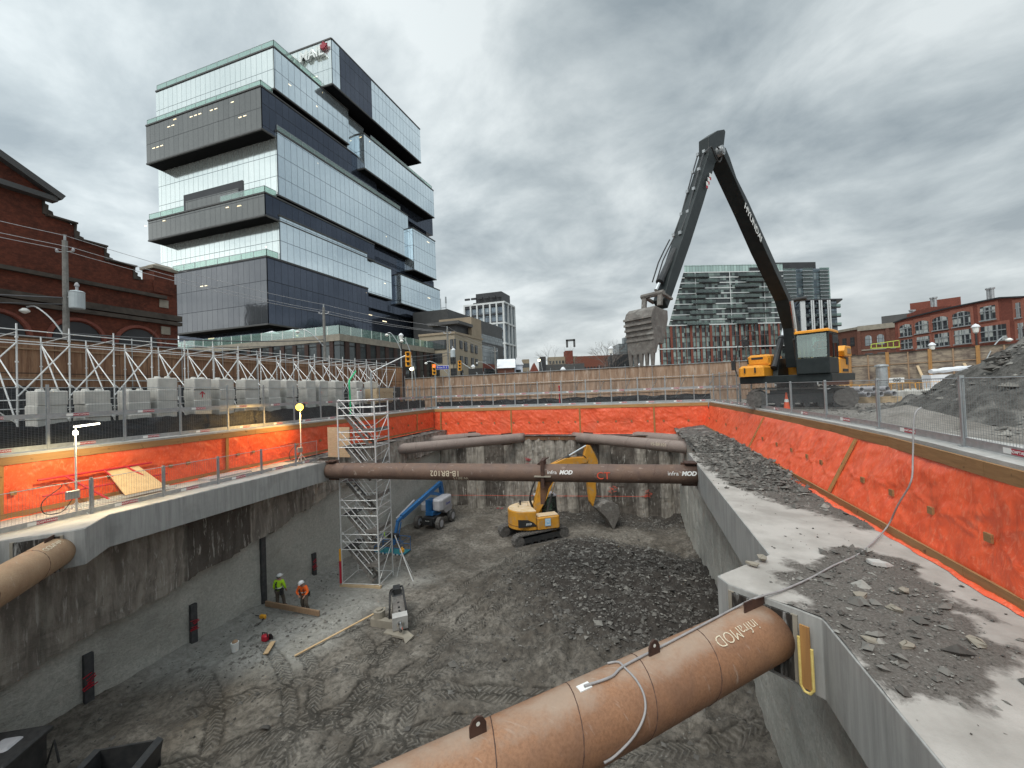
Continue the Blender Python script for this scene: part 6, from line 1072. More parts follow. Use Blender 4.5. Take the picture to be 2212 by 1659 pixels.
rb_ = [(f1(*ZC(a, c), .5), f1(*ZC(a, c+40), .5)) for a, c in [(385, 560), (392, 650), (405, 735), (420, 820), (430, 905)]]; rb_ = [((a[0]+.03, a[1]), (1, .1)) for a, c in rb_]
bkt = bucket(E1, bp, -.52, .5, ribs=rb_, teeth=(f1(*ZC(450, 1120), .5), (.05, -1.), 5, .42))
B = MB(); l1 = f1(*ZC(400, 230)); l2 = f1(*ZC(390, 420)); l3 = f1(*ZC(560, 330)); [B.bar((l1[0], y, l1[1]), (l2[0], y, l2[1]), .09, .16, (0, 1, 0)) for y in (-.3, .3)]; [B.bar((l1[0], y, l1[1]), (l3[0], y, l3[1]), .07, .12, (0, 1, 0)) for y in (-.33, .33)]; B.tube((l1[0], -.42, l1[1]), (l1[0], .42, l1[1]), .09, 8); B.build('bucket_link', M['bucket'], E1)
# ---- the yellow excavator down in the pit
AZ2 = 58.; B2 = (-8.1, 29.9); zb2 = -10.0; E2 = thing('excavator', (B2[0], B2[1], zb2), 'yellow crawler excavator with curled bucket working on the pit floor', 'excavator', rz=R_(90-AZ2)); f2 = local_map(B2, AZ2, zb2); g2 = lambda a, c, off=0.: f2(1065.7+.1736*a, 933.2+.1736*c, off)
tr0 = bpy.data.objects.new('undercarriage', None); scene.collection.objects.link(tr0); tr0.parent = E2; tr0.rotation_euler = (0, 0, R_(AZ2-47))
for y in (-1.25, 1.25): crawler(tr0, y, 4.7, .92, .62)
B = MB(); B.b2((-1.1, -1.0, .35), (1.1, 1.0, .8)); B.lathe((0, 0, .8), [(.7, 0), (.7, .3)], 18); B.build('car_body', M['darkmetal'], tr0)
rear = [(-1.75*math.cos(R_(a))+.0, -1.42*math.sin(R_(a))) for a in np.linspace(-88, 88, 15)]
B = MB(); B.pxy([(1.5, -1.42)]+[(x-.25, -y) for x, y in rear[::1]][::-1][::-1]+[(1.5, 1.42)], 1.02, 1.3)
B = MB(); pl = [(x-.2, y) for x, y in rear][::-1]+[(.9, 1.42), (.9, .2), (-.1, .1), (-.1, -1.42)]; pl = pl if sum(pl[i][0]*pl[(i+1) % len(pl)][1]-pl[(i+1) % len(pl)][0]*pl[i][1] for i in range(len(pl))) > 0 else pl[::-1]; B.pxy(pl, 1.02, 2.42); hd2 = B.build('engine_house', M['yellow'], E2, bevel=.06)
B = MB(); B.pxy([(x*.97-.0, y*.97) for x, y in pl], 2.415, 2.445); B.build('top_panel', M['dustyyellow'], hd2)
B = MB(); [B.pxy([(x*1.012, y*1.012) for x, y in pl], z, z+.035) for z in (1.3,)]; B.build('seam_trim', M['wale'], hd2)
B = MB(); B.cbox((.85, -.95, 1.5), (1.85, .95, .95), .12); tk2 = B.build('fuel_tank', M['yellow'], E2); B = MB(); B.cbox((.85, -.95, 1.985), (1.65, .8, .03), .01); B.build('top_panel', M['dustyyellow'], tk2)
B = MB(); B.b2((.55, -1.475, 1.25), (1.0, -1.455, 1.8)); lg = B.build('logo_panel', mat('pale_blue_panel', (.25, .5, .72), None, 1, .5, 0, 0), E2); B = MB(); B.b2((.6, -1.478, 1.3), (.95, -1.474, 1.75)); B.build('logo_square', M['white'], lg); B = MB(); B.b2((.64, -1.482, 1.36), (.91, -1.477, 1.72)); B.build('logo_field', bpy.data.materials['pale_blue_panel'], lg); text('logo_letter', 'Y', .26, M['white'], lg, (.775, -1.485, 1.54), (0, 0, 0), .002, bold=.006)
B = MB(); arcp = [(-1.55, 1.35), (-.1, 1.35), (-.35, 1.62), (-.8, 1.85), (-1.55, 1.95)]; B.pxz(arcp, -1.46, -1.40); bd_ = B.build('black_decal', M['black'], E2); text('decal_number', '321D', .2, M['white'], bd_, (-.75, -1.475, 1.55), (0, 0, 0), .002, shear=.2, bold=.004)
B = MB(); B.path([(-.3, .1, 2.44), (-.3, .1, 2.75), (-1.1, .1, 2.75), (-1.1, .1, 2.44)], .02, 5); B.tube((-.8, .6, 2.44), (-.8, .6, 2.8), .07, 8); B.tube((.2, .1, 2.4), (.2, .1, 3.0), .015, 5); B.build('handrail', M['darkmetal'], E2)
cab(E2, .6, 2.25, .34, 1.36, 1.25, 2.95, 'darkmetal', 'liftgrey', .16)
B = MB(); B.b2((.55, .34, .98), (2.28, 1.38, 1.25)); B.build('cab_base', M['yellow'], E2)
bmp = [(-.05, 1.9), (.35, 1.75), (1.2, 3.0), (2.0, 4.6), (3.1, 5.35), (4.75, 5.5), (4.9, 5.8), (4.5, 5.95), (2.9, 6.0), (1.5, 5.5), (.75, 4.4)]; side_prism('boom', bmp, -.28, .28, 'yellow', E2)
st2 = [g2(*p) for p in [(1150, 170), (1190, 160), (1240, 250), (1280, 340), (1290, 400), (1262, 650), (1270, 760), (1230, 920), (1195, 860), (1165, 620), (1125, 400), (1120, 300)]]; s2_ = side_prism('stick', st2, -.2, .2, 'yellow', E2)
B = MB(); c_ = [g2(*p) for p in [(1165, 155), (1195, 165), (1245, 250), (1285, 350), (1290, 390)]]; B.grid(np.array([[(a+.02, y, b_+.02) for y in (-.2, .2)] for a, b_ in c_])); B.build('worn_top', M['dustyyellow'], s2_)
cylinder(E2, (1.6, 0, 5.35), (*(lambda q: (q[0], 0, q[1]))(g2(1150, 170)),), .12, f=.52, name='stick_ram')
for y in (-.42, .42): cylinder(E2, (.9, y, 1.4), (2.0, y, 4.6), .09, f=.6, name='boom_ram')
B = MB(); B.path(smooth_pts([(.1, -.2, 2.1), (-.25, -.25, 3.0), (.0, -.28, 3.9), (.5, -.3, 4.9), (1.1, -.2, 5.4)]), .05, 6); B.path(smooth_pts([(.2, .0, 2.1), (-.15, -.1, 3.1), (.1, -.2, 4.0), (.6, -.2, 5.0), (1.2, -.1, 5.5)]), .05, 6); B.path(smooth_pts([(3.0, -.1, 6.0), (3.9, -.2, 6.3), (4.6, -.25, 6.0), (4.8, -.22, 5.5)]), .04, 6); B.build('hose', M['black'], E2)
b2p = [g2(*p, -.0) for p in [(1290, 950), (1345, 905), (1400, 930), (1455, 985), (1490, 1060), (1480, 1130), (1455, 1195), (1400, 1130), (1330, 1010)]]
b2p = [(5.55, 1.9), (5.75, 2.1), (6.3, 2.25), (6.9, 2.1), (7.3, 1.7), (7.35, 1.2), (7.1, .6), (6.75, -.1), (6.55, .2), (6.3, .7), (5.9, 1.2), (5.6, 1.5)]
bucket(E2, b2p, -.62, .62, ribs=[((7.38, 1.3), (1, 0)), ((7.2, 1.85), (1, .6)), ((6.75, 2.2), (.3, 1))], teeth=((6.72, -.05), (-.1, -1), 5, .2))
B = MB(); B.bar((5.3, 0, 2.5), (5.8, 0, 2.35), .3, .12); B.bar((5.25, 0, 1.95), (5.6, 0, 1.75), .3, .2); B.build('bucket_link', M['bucket'], E2); cylinder(s2_, (5.45, 0, 4.4), (5.55, 0, 2.55), .07, f=.6, name='bucket_ram')
# ---- articulated boom lift
AZ3 = 180.; B3 = (-17.35, 31.0); zb3 = -9.95; E3 = thing('boom_lift', (*B3, zb3), 'blue articulated boom lift with pale grey cover and lowered work basket, in the pit corner', 'boom lift', rz=R_(90-AZ3))
B = MB(); B.cbox((0, 0, .72), (2.5, 1.1, .42), .06); B.b2((.9, -.45, .35), (1.35, .45, .95)); ch = B.build('chassis', M['black'], E3); text('chassis_lettering', 'Genie', .16, M['white'], ch, (1.36, 0, .7), (0, 0, R_(90)), .002)
for x in (-1.1, 1.1):
    B = MB(); B.tube((x, -1.0, .5), (x, 1.0, .5), .09, 8); B.build('axle', M['darkmetal'], E3)
    for y in (-1.05, 1.05):
        B = MB(); B.lathe((x, y, .5), [(.36, -.19), (.48, -.16), (.5, -.06), (.5, .06), (.48, .16), (.36, .19)], 22, 'Y')
        for k in range(22): t = 2*math.pi*k/22; c = np.array([x+.49*math.cos(t), y, .5+.49*math.sin(t)]); B.bar(c+np.array([0, -.17, 0]), c+np.array([.05*-math.sin(t), .0, .05*math.cos(t)]), .06, .05, (math.cos(t), 0, math.sin(t))); B.bar(c+np.array([0, .17, 0]), c+np.array([.05*-math.sin(t), .0, .05*math.cos(t)]), .06, .05, (math.cos(t), 0, math.sin(t)))
        wh = B.build('wheel', M['track'], E3); B = MB(); B.lathe((x, y, .5), [(.27, -.2), (.3, -.195), (.3, .195), (.27, .2)], 16, 'Y'); B.build('rim', M['liftgrey'], wh)
B = MB(); B.lathe((0, 0, .92), [(.55, 0), (.55, .15)], 18); B.b2((-.6, -.35, 1.05), (1.0, .35, 1.35)); B.b2((-.1, -.42, 1.35), (.85, .1, 2.3)); tt_ = B.build('turntable', M['blue'], E3)
plc = [(-1.55, .3), (-1.3, -.1), (.4, -.1), (.7, .1), (.8, .75), (.4, .95), (-1.2, .95), (-1.55, .75)]
for sgn_ in (1,):
    B = MB(); B.pxy([(x, y+.12) for x, y in plc], 1.35, 2.35); cv_ = B.build('engine_cover', M['liftgrey'], E3, bevel=.14); B = MB(); B.pxz([(-1.3, 1.0), (-.2, 1.0), (.3, 1.4), (-1.5, 1.4)], .15, 1.0); B.build('lower_cover', M['liftgrey'], cv_)
    text('cover_lettering', 'Genie', .32, M['signblue'], cv_, (-.5, 1.075, 1.8), (0, 0, math.pi), .002, bold=.004)
B = MB(); B.pxy([(x, -y-.15) for x, y in plc][::-1], 1.3, 1.95); B.build('tank_cover', M['liftgrey'], E3, bevel=.1)
B = MB(); B.bar((-1.5, 0, 2.2), (.9, -.05, 3.0), .25, .28); B.bar((-1.55, .05, 1.6), (.6, .05, 2.2), .2, .2); B.build('lower_arm', M['blue'], E3)
B = MB(); B.bar((-1.25, -.05, 3.35), (4.9, -.15, 2.15), .28, .34); ba = B.build('main_arm', M['blue'], E3, bevel=.02); B = MB(); B.bar((-1.5, -.02, 2.1), (-1.2, -.02, 3.4), .3, .35); B.build('rear_link', M['blue'], E3)
text('arm_lettering', 'Z-62/40', .24, M['white'], ba, (2.3, .0, 2.67), (0, R_(11), math.pi), .002, shear=.2, bold=.005); B = MB(); B.bar((3.0, .0, 2.53), (4.5, -.01, 2.24), .012, .2); B.build('name_strip', M['stencil'], ba)
B = MB(); B.tube((2.6, -.42, 2.8), (5.2, -.42, 2.1), .08, 8); B.build('hose_cover', M['liftgrey'], ba)
B = MB(); B.bar((4.9, -.15, 2.15), (5.5, -.15, 1.95), .2, .22); B.bar((5.4, -.15, 2.0), (6.1, -.1, .5), .18, .2); B.tube((5.2, .0, 1.9), (5.75, .0, .6), .05, 6); B.build('jib', M['blue'], E3)
bs = MB(); bs.b2((5.9, -1.2, .12), (6.85, 1.2, .18)); bk_ = bs.build('basket_floor', M['teal'], E3)
bs = MB()
for z in (.18, .6, 1.15): bs.path([(5.9, -1.2, z), (6.85, -1.2, z), (6.85, 1.2, z), (5.9, 1.2, z), (5.9, -1.2, z)], .022, 6)
for x, y in ((5.9, -1.2), (6.85, -1.2), (6.85, -.4), (6.85, .4), (6.85, 1.2), (5.9, 1.2), (5.9, .4), (5.9, -.4)): bs.tube((x, y, .15), (x, y, 1.15), .022, 6)
bs.build('guard_rail', M['blue'], bk_); bs = MB(); bs.cbox((5.98, -.2, 1.15), (.3, .9, .3), .04); bs.build('control_box', M['black'], bk_); bs = MB(); bs.path([(6.15, -.7, 1.0), (6.3, -.75, 1.3), (6.15, -.75, 1.45)], .03, 6); bs.build('control_guard', M['hivis_green'], bk_)
bs = MB(); [bs.b2((6.86, -1.15+.3*k, .08), (6.875, -1.0+.3*k, .2)) for k in range(8)]; bs.build('hazard_stripes', M['white'], bk_)
E3.rotation_euler = (0, 0, R_(90-AZ3))

# ---- hydraulic breaker lying on the floor
o_ = GF(862, 1345); HB = thing('hydraulic_breaker', (o_[0], o_[1], floor_at(o_[0], o_[1])), 'grey hydraulic rock breaker attachment with black hoses lying on the pit floor', 'breaker', rz=R_(-52))
B = MB(); B.bar((-.95, 0, .75), (.85, 0, .5), .55, .5); bb_ = B.build('breaker_body', M['bucket'], HB, bevel=.03); B = MB(); B.bar((.55, 0, .53), (.92, 0, .49), .68, .62); B.build('nose_plate', M['concrete'], bb_); B = MB(); B.tube((.9, 0, .48), (1.35, 0, .38), .09, 10); B.tube((.9, 0, .48), (.98, 0, .46), .16, 12); B.build('chisel', M['chrome'], bb_)
B = MB(); B.bar((-1.2, 0, .6), (-.7, 0, .95), .5, .6); B.box((-1.0, 0, 1.15), (.5, .35, .3)); B.build('top_bracket', M['darkmetal'], HB)
B = MB(); B.path(smooth_pts([(-1.1, .15, 1.2), (-.6, .25, 1.45), (.0, .28, 1.2), (.35, .32, .9), (.5, .36, .6)]), .045, 6); B.path(smooth_pts([(-1.1, -.1, 1.2), (-1.5, -.3, .9), (-1.5, -.35, .3)]), .045, 6); B.path(smooth_pts([(-.9, -.2, 1.2), (-.3, -.35, 1.3), (.1, -.42, .8), (.1, -.45, .15)]), .045, 6); B.build('hose', M['black'], HB)
for x in (-.2, .2, .5): B = MB(); B.lathe((x, 0, .62+.25-.06*(x+.2)+.02), [(.05, 0), (.05, .03)], 8); B.build('bolt', M['black'], bb_)
o2 = GF(828, 1352); B = MB(); B.prism([(-.5, 0), (.5, 0), (.45, .16), (-.3, .3), (-.55, .2)], lambda a, c: (a, c-.1, .02), lambda a, c: (a, c-.1, .3)); B.lathe((-.25, .12, .3), [(.22, 0), (.22, .25)], 14); B.lathe((-.25, .12, .55), [(.12, 0), (.12, .06)], 12); B.v = [(x*1.25+o2[0], y*1.25+o2[1], z*1.25+floor_at(o2[0], o2[1])) for x, y, z in B.v]; B.top('coupler_plate', M['stone'], 'dusty cast steel coupler plate lying against the rock breaker', 'machine part')
B = MB(); o3 = GF(868, 1372); B.prism([(-.9, -.1), (.2, -.2), (.55, -.55), (.6, .05), (.1, .3), (-.9, .2)], lambda a, c: (o3[0]+a, o3[1]+c, floor_at(o3[0], o3[1])+.05), lambda a, c: (o3[0]+a, o3[1]+c, floor_at(o3[0], o3[1])+.14)); B.top('steel_plate', M['stone'], 'pointed flat steel plate under the nose of the rock breaker', 'machine part')
# ---- machine corner at the lower left
E4 = thing('excavator', (-14.9, 5.6, -9.35), 'dark cab roof, white panels and open bucket of a machine at the bottom left corner', 'excavator', rz=R_(28))
def bb4(nm, c, d, m, par=None, bev=.04, rz=0.): B = MB(); B.cbox(c, d, .05, rz); return B.build(nm, M[m], par or E4, bevel=0)
cb4 = bb4('cab', (-1.5, 1.0, 1.0), (1.5, 1.25, 1.5), 'darkmetal'); bb4('cab_roof', (-1.5, 1.0, 1.82), (1.7, 1.4, .14), 'black', cb4); bb4('roof_hatch', (-1.3, 1.1, 1.92), (.5, .5, .05), 'liftgrey', cb4); B = MB(); B.lathe((-2.0, 1.5, 1.89), [(.08, 0), (.08, .1), (.04, .14)], 10); B.build('beacon', M['signal'], cb4)
bb4('body', (-1.3, -.3, .9), (2.4, 1.3, 1.0), 'white'); bb4('front_panel', (.2, .0, .8), (.9, 1.6, .25), 'white'); B = MB(); B.path([(-.7, 1.5, .9), (-.55, 1.55, 1.5), (-.4, 1.5, .9)], .03, 6); B.build('mirror', M['black'], cb4)
u4 = bpy.data.objects.new('undercarriage', None); scene.collection.objects.link(u4); u4.parent = E4; u4.location = (-1.4, 0, -.6)
for y in (-.7, 1.3): crawler(u4, y, 2.6, .8, .45)
B = MB(); pl = [(1.1, .1), (2.6, .1), (2.75, .9), (2.6, 1.0), (2.45, .25), (1.2, .25), (1.15, .9), (1.0, .95)]; pl = [(a-.7, c-.0) for a, c in pl]; B.pxz(pl, -.1, 1.7); [B.b2((.35, y, .12), (1.95, y+.06, .9)) for y in (-.13, 1.68)]; B.build('bucket', M['darkmetal'], E4)
B = MB(); B.bar((-.3, .5, .9), (.5, .5, .5), .3, .3); B.build('arm', M['white'], E4)

# ================================================================ STAIR TOWER
TZ = -9.72; c4 = [G(736, 1272, TZ), G(818, 1275, TZ), G(845, 1246, TZ), G(757, 1242, TZ)]; sx_v = (c4[1]-c4[0]); sx_v /= np.linalg.norm(sx_v); W_, D_ = 2.35, 1.75
ST = thing('stair_tower', (c4[0][0], c4[0][1]+.15, TZ), 'tall aluminium scaffold stair tower rising from the pit floor to the left bank', 'stair tower', rz=math.atan2(sx_v[1], sx_v[0])-.0); HT = 11.0
for x, y in ((0, 0), (W_, 0), (W_, D_), (0, D_)): B = MB(); B.tube((x, y, 0), (x, y, HT), .045, 8); B.build('standard', M['alu'], ST)
LV_ = [0.25, 2.25, 4.25, 6.25, 8.3, 10.2]
for k, z in enumerate(LV_):
    for (a, c) in (((0, 0), (W_, 0)), ((W_, 0), (W_, D_)), ((W_, D_), (0, D_)), ((0, D_), (0, 0))):
        for dz in ((0,) if k == 0 else (0, .5, 1.0) if k > 0 else (0,)):
            if dz and c == (W_, 0) and False: continue
            B = MB(); B.tube((*a, z+dz*.9), (*c, z+dz*.9), .024, 6); B.build('ledger', M['alu'], ST)
    if k < 5:
        B = MB(); B.tube((W_, 0, z+.2), (W_, D_, z+1.8), .022, 6); B.build('brace', M['alu'], ST); B = MB(); B.tube((0, D_, z+.2), (W_, D_, z+1.8), .02, 6); B.build('brace', M['alu'], ST)
        z2 = LV_[k+1]; fl = MB(); x0, x1 = .35, W_-.45
        for s_ in (.05, .75): fl.bar((x0, .12+s_, z2), (x1, .12+s_, z+.05), .03, .16)
        n_ = 8
        for i in range(n_): t = (i+.5)/n_; fl.b2((x0+(x1-x0)*t-.12, .14, z2-(z2-z)*t-.015), (x0+(x1-x0)*t+.12, .86, z2-(z2-z)*t+.015))
        fl_o = fl.build('stair_flight', M['bucket'], ST); 
        for dz in (.55, 1.0): B = MB(); B.tube((x0-.3, .06, z2+dz), (x1, .06, z+dz), .022, 6); B.build('handrail', M['alu'], fl_o); B = MB(); B.tube((x0, .92, z2+dz-.2), (x1, .92, z+dz-.2), .018, 6); B.build('handrail', M['alu'], fl_o)
        B = MB(); B.b2((W_-.75, .05, z2-1.02), (W_-.05, D_-.05, z2-.98)); B.b2((W_-.06, .05, z2-1.0), (W_-.03, D_-.05, z2-.8)); B.b2((W_-.8, .03, z2-1.0), (W_-.02, .06, z2-.8)); B.build('landing', M['bucket'], ST); B = MB(); B.b2((.05, .05, z2-.03), (.7, D_-.05, z2)); B.build('landing', M['darkmetal'], ST)
B = MB(); B.b2((-.12, -.1, -.02), (W_+.1, .06, .2)); B.build('sole_board', M['whitewash'], ST)
B = MB(); B.b2((-.1, D_-.1, 9.4), (.9, D_+.9, 9.44)); B.build('top_gangway', M['darkmetal'], ST)
B = MB(); B.tube((-.06, -.06, .3), (-.06, -.06, 1.6), .07, 8); B.build('red_strap_roll', M['red'], ST); B = MB(); B.tube((-.06, -.06, 1.6), (-.06, -.06, 2.3), .06, 8); B.build('yellow_tape_roll', M['signal'], ST)
B = MB(); p = PX(800, 905, -14.0); 
a = np.array([-14.6, 21.4, -9.7+1.9]); B = MB(); B.tube((-14.75, 21.2, -7.2), tuple(G(893, 1258, -9.75)), .03, 6); B.top('tower_stay', M['alu'], 'slanting aluminium stay running from the stair tower to the ground by the tripod', 'prop')
gt = MB(); gt.b2((-18.9, 20.3, -2.2), (-17.2, 20.35, -.3)); gt.top('lamp_lit_board', M['whitewash'], 'pale board panel behind the top of the stair tower', 'board')
# ================================================================ SMALL THINGS
def plank(p, q, w_, h, m, name, label, cat='plank', lift=.03):
    a, c = np.array(p), np.array(q); B = MB(); B.bar((a[0], a[1], floor_at(a[0], a[1])+lift+h/2), (c[0], c[1], floor_at(c[0], c[1])+lift+h/2), w_, h); return B.top(name, M[m], label, cat, bevel=.005)
plank(GF(565, 1312)[:2]+np.array([.3, 0]), GF(690, 1334)[:2], .09, .26, 'plank', 'timber_beam', 'brown timber beam lying on edge at the feet of the two workers', 'timber')
pa, pb = GF(637, 1422), GF(832, 1331); B = MB(); B.bar((pa[0], pa[1], floor_at(pa[0], pa[1])+.06), (pb[0], pb[1], floor_at(pb[0], pb[1])+.45), .09, .04); B.top('long_lath', M['pinewood'], 'long thin pale lath leaning on the coupler plate of the breaker', 'plank')
plank(GF(574, 1420)[:2], GF(590, 1392)[:2], .2, .04, 'pinewood', 'board', 'short pale board beside the red tool on the pit floor', 'board')
o = GF(508, 1412); zf = floor_at(o[0], o[1])+.02; B = MB(); B.lathe((o[0], o[1], zf), [(.13, 0), (.15, .36), (.155, .37), (.14, .37)], 14); bu = B.top('bucket', M['white'], 'white plastic bucket with brown stuff in it, on the pit floor', 'bucket', smooth=False); B = MB(); B.ball((0, .0, .38), .12, 8, 5, (1, 1, .7)); B.build('contents', M['plank'], bu)
o = GF(573, 1388); zf = floor_at(o[0], o[1]); rt_ = thing('cut_off_saw', (o[0], o[1], zf), 'red and black cut-off saw standing on the pit floor beside the short board', 'power tool'); B = MB(); B.cbox((0, 0, .17), (.3, .22, .24), .05); B.build('body', M['red'], rt_); B = MB(); B.path([(-.18, 0, .1), (-.16, 0, .36), (.12, 0, .38), (.16, 0, .2)], .025, 6); B.build('handle', M['black'], rt_); B = MB(); B.lathe((.2, .1, .15), [(.15, 0), (.15, .01)], 14, 'Y'); B.build('blade', M['darkmetal'], rt_)
o = GF(568, 1337); zf = floor_at(o[0], o[1]); dg = thing('rotary_hammer', (o[0], o[1], zf), 'yellow and black hand drill lying on the ground below the timber beam', 'power tool'); B = MB(); B.cbox((0, 0, .1), (.35, .16, .16), .04); B.build('body', M['signal'], dg); B = MB(); B.tube((-.15, 0, .08), (-.75, .05, .05), .02, 6); B.build('bit', M['darkmetal'], dg); B = MB(); B.tube((.1, 0, .08), (.2, -.2, .05), .03, 6); B.build('handle', M['black'], dg)
o = GF(870, 1238); zf = floor_at(o[0], o[1]); tp_ = thing('laser_level', (o[0], o[1], zf), 'yellow laser level on an aluminium tripod right of the stair tower', 'laser level')
for k in range(3): t = 2*math.pi*k/3+.4; B = MB(); B.tube((0, 0, 1.25), (.55*math.cos(t), .55*math.sin(t), -.02), .018, 6); B.build('leg', M['alu'], tp_)
B = MB(); B.lathe((0, 0, 1.24), [(.09, 0), (.06, .06)], 10); B.build('tripod_head', M['black'], tp_); B = MB(); B.cbox((0, 0, 1.42), (.24, .24, .22), .04); B.lathe((0, 0, 1.52), [(.06, 0), (.06, .1)], 10); B.build('laser_head', M['signal'], tp_)
# walkway things on the left slab
q0 = G(150, 1040, -2.0)
ht = thing('ladder', (-19.6, 10.2, -2.15), 'dusty aluminium ladder section lying on the walkway under the red frame', 'ladder'); B = MB(); [B.bar((x, -1.6, .12), (x, 1.7, .12), .04, .1) for x in (-.2, .25)]; B.build('stile', M['alu'], ht); B = MB(); [B.tube((-.2, -1.4+.33*k, .12), (.25, -1.4+.33*k, .12), .018, 6) for k in range(10)]; B.build('rungs', M['alu'], ht)
rf = thing('red_frame', (-19.9, 10.0, -2.15), 'red tubular frame leaning against the left orange sheeting', 'frame'); B = MB(); B.tube((-.3, -1.9, 1.2), (-.3, 1.5, 1.2), .035, 8); B.tube((-.0, -1.9, .65), (-.0, 1.9, .65), .03, 8); B.tube((-.3, -1.2, 1.2), (.5, -.3, .1), .035, 8); B.tube((-.3, .6, 1.2), (.5, 1.6, .1), .035, 8); B.tube((-.3, -.1, 1.2), (.1, .3, .5), .03, 8); B.build('tube_frame', M['red'], rf)
B = MB(); B.add([(-20.25, 10.0, -1.0), (-20.25, 11.0, -.95), (-19.3, 11.5, -1.95), (-19.3, 10.1, -1.95), (-20.28, 10.0, -1.03), (-20.28, 11.0, -.98), (-19.33, 11.5, -1.98), (-19.33, 10.1, -1.98)], [(0, 3, 2, 1), (4, 5, 6, 7), (0, 1, 5, 4), (1, 2, 6, 5), (2, 3, 7, 6), (3, 0, 4, 7)]); B.top('plywood_sheet', M['pinewood'], 'pale plywood sheet leaning on the red frame on the left walkway', 'board')
B = MB(); B.b2((-20.1, 13.3, -2.14), (-19.3, 15.4, -2.05)); B.top('grey_cover_sheet', M['liftgrey'], 'flat grey sheet lying on the left walkway beyond the red frame', 'sheet')
# work lamps
def lamp(loc, h, label, head):
    o = thing('work_lamp', loc, label, 'work lamp'); B = MB(); B.tube((0, 0, 0), (0, 0, h), .028, 8); B.build('post', M['alu'], o); B = MB(); [B.tube((0, 0, .5), (.35*math.cos(t), .35*math.sin(t), .0), .014, 5) for t in (.5, 2.6, 4.7)]; B.build('tripod_foot', M['alu'], o)
    B = MB(); B.cbox((.02, -.1, .75), (.1, .35, .28), .02); B.build('ballast_box', M['galv'], o); B = MB(); B.path(smooth_pts([(0, -.1, .6), (0, -.35, .25), (0, -.75, .3), (0, -.8, .7), (0, -.35, 1.1), (0, -.6, 1.2), (0, -1.4, 1.15)]), .014, 5); B.build('power_cord', M['black'], o); head(o, h); return o
def head1(o, h): B = MB(); B.bar((.0, -.12, h), (.05, .62, h+.06), .16, .03); B.build('lamp_hood', M['darkmetal'], o); B = MB(); B.bar((.0, -.02, h-.045), (.05, .6, h+.015), .14, .05); B.build('lamp_tube', M['lamp_on'], o); B = MB(); B.cbox((0, 0, h-.25), (.09, .11, .14), .02); B.build('lamp_driver', M['lamp_on'], o)
lp = lamp((-18.45, 8.3, -2.15), 3.1, 'lit strip work lamp on a thin post on the near left walkway', head1)
def head2(o, h): B = MB(); B.cbox((0, .05, h+.12), (.5, .3, .42), .04); B.build('lamp_housing', M['darkmetal'], o); B = MB(); B.ball((.1, -.12, h+.1), .27, 12, 8, (1, .5, .8)); B.build('lamp_glare_bulb', M['lamp_warm'], o)  # bulb ball made oversize so its glow spreads like the lamp's flare
lamp((-18.9, 18.2, -2.15), 3.15, 'glaring yellow flood lamp on a post near the stair tower', head2)
def light(loc, e_, col, r=.15, typ='POINT'): l = bpy.data.lights.new('lamp_light', typ); l.energy = e_; l.color = col; l.shadow_soft_size = r; o = bpy.data.objects.new('lamp_light', l); scene.collection.objects.link(o); o.location = loc; return o
l_a = light((-18.3, 8.5, .85), 420, (1, .78, .38), .12, 'SPOT'); l_a.data.spot_size = R_(128); l_a.data.spot_blend = .6; l_a.rotation_euler = Vector((.45, -.1, 1)).to_track_quat('Z', 'Y').to_euler(); l_b = light((-18.6, 18.0, .95), 520, (1, .58, .16), .12, 'SPOT'); l_b.data.spot_size = R_(120); l_b.data.spot_blend = .7; l_b.rotation_euler = Vector((.75, .35, .8)).to_track_quat('Z', 'Y').to_euler()
# street level, right side
o = G(1700, 884, 0.); tc_ = thing('traffic_cone', (o[0], o[1], .0), 'orange traffic cone with a white collar behind the right fence', 'traffic cone'); B = MB(); B.box((0, 0, .03), (.38, .38, .06)); B.lathe((0, 0, .05), [(.16, 0), (.11, .35)], 14); B.lathe((0, 0, .4), [(.11, 0), (.085, .16)], 14); B.lathe((0, 0, .56), [(.085, 0), (.04, .36)], 14); B.build('cone', M['cone'], tc_); B = MB(); B.lathe((0, 0, .4), [(.115, 0), (.09, .16)], 14); B.build('collar', M['white'], tc_)
o = G(1640, 880, 0.); B = MB(); B.b2((o[0]-.3, o[1]-.2, 0), (o[0]+.3, o[1]+.2, .95)); B.top('timber_crate', M['whitewash'], 'short pale timber post stub behind the right fence, left of the cone', 'timber')
# heap of dark rock, lower gravel piles
hc = np.array([15.6, 17.2]); n_ = 70; P = np.zeros((n_, n_, 3))
for i, x in enumerate(np.linspace(-5.6, 6.6, n_)):
    for j, y in enumerate(np.linspace(-8.5, 8.5, n_)):
        r = math.hypot(x/5.6, y/8.2); z = 4.1*max(0, 1-r**1.15)+.35*frac((x+hc[0])*.9, (y+hc[1])*.9, 2., .7, 5)*min(1, max(0, 1.25-r)*3); P[i, j] = (hc[0]+x, hc[1]+y, max(-.05, z) if r < 1.2 else -.05)
B = MB(); B.grid(P); tag(B.build('rock_heap', M['heap'], smooth=True), 'high heap of dark shale and pale rock flakes behind the right fence', 'rock heap', kind='stuff')
pts, sz, tn = [], [], []
for _ in range(3800):
    a, r = random.uniform(0, 6.28), abs(random.gauss(.0, .62)); x, y = r*5.6*math.cos(a), r*8.2*math.sin(a)
    if hc[0]+x < 7.6 or r > 1.5: continue
    z = 4.1*max(0, 1-r**1.15); s_ = min(.2, random.paretovariate(2.1)*.04); pts.append((hc[0]+x, hc[1]+y, z+.02)); sz.append(s_); tn.append(min(1., random.betavariate(1.5, 4)+(.6 if random.random() < .12 else 0)))
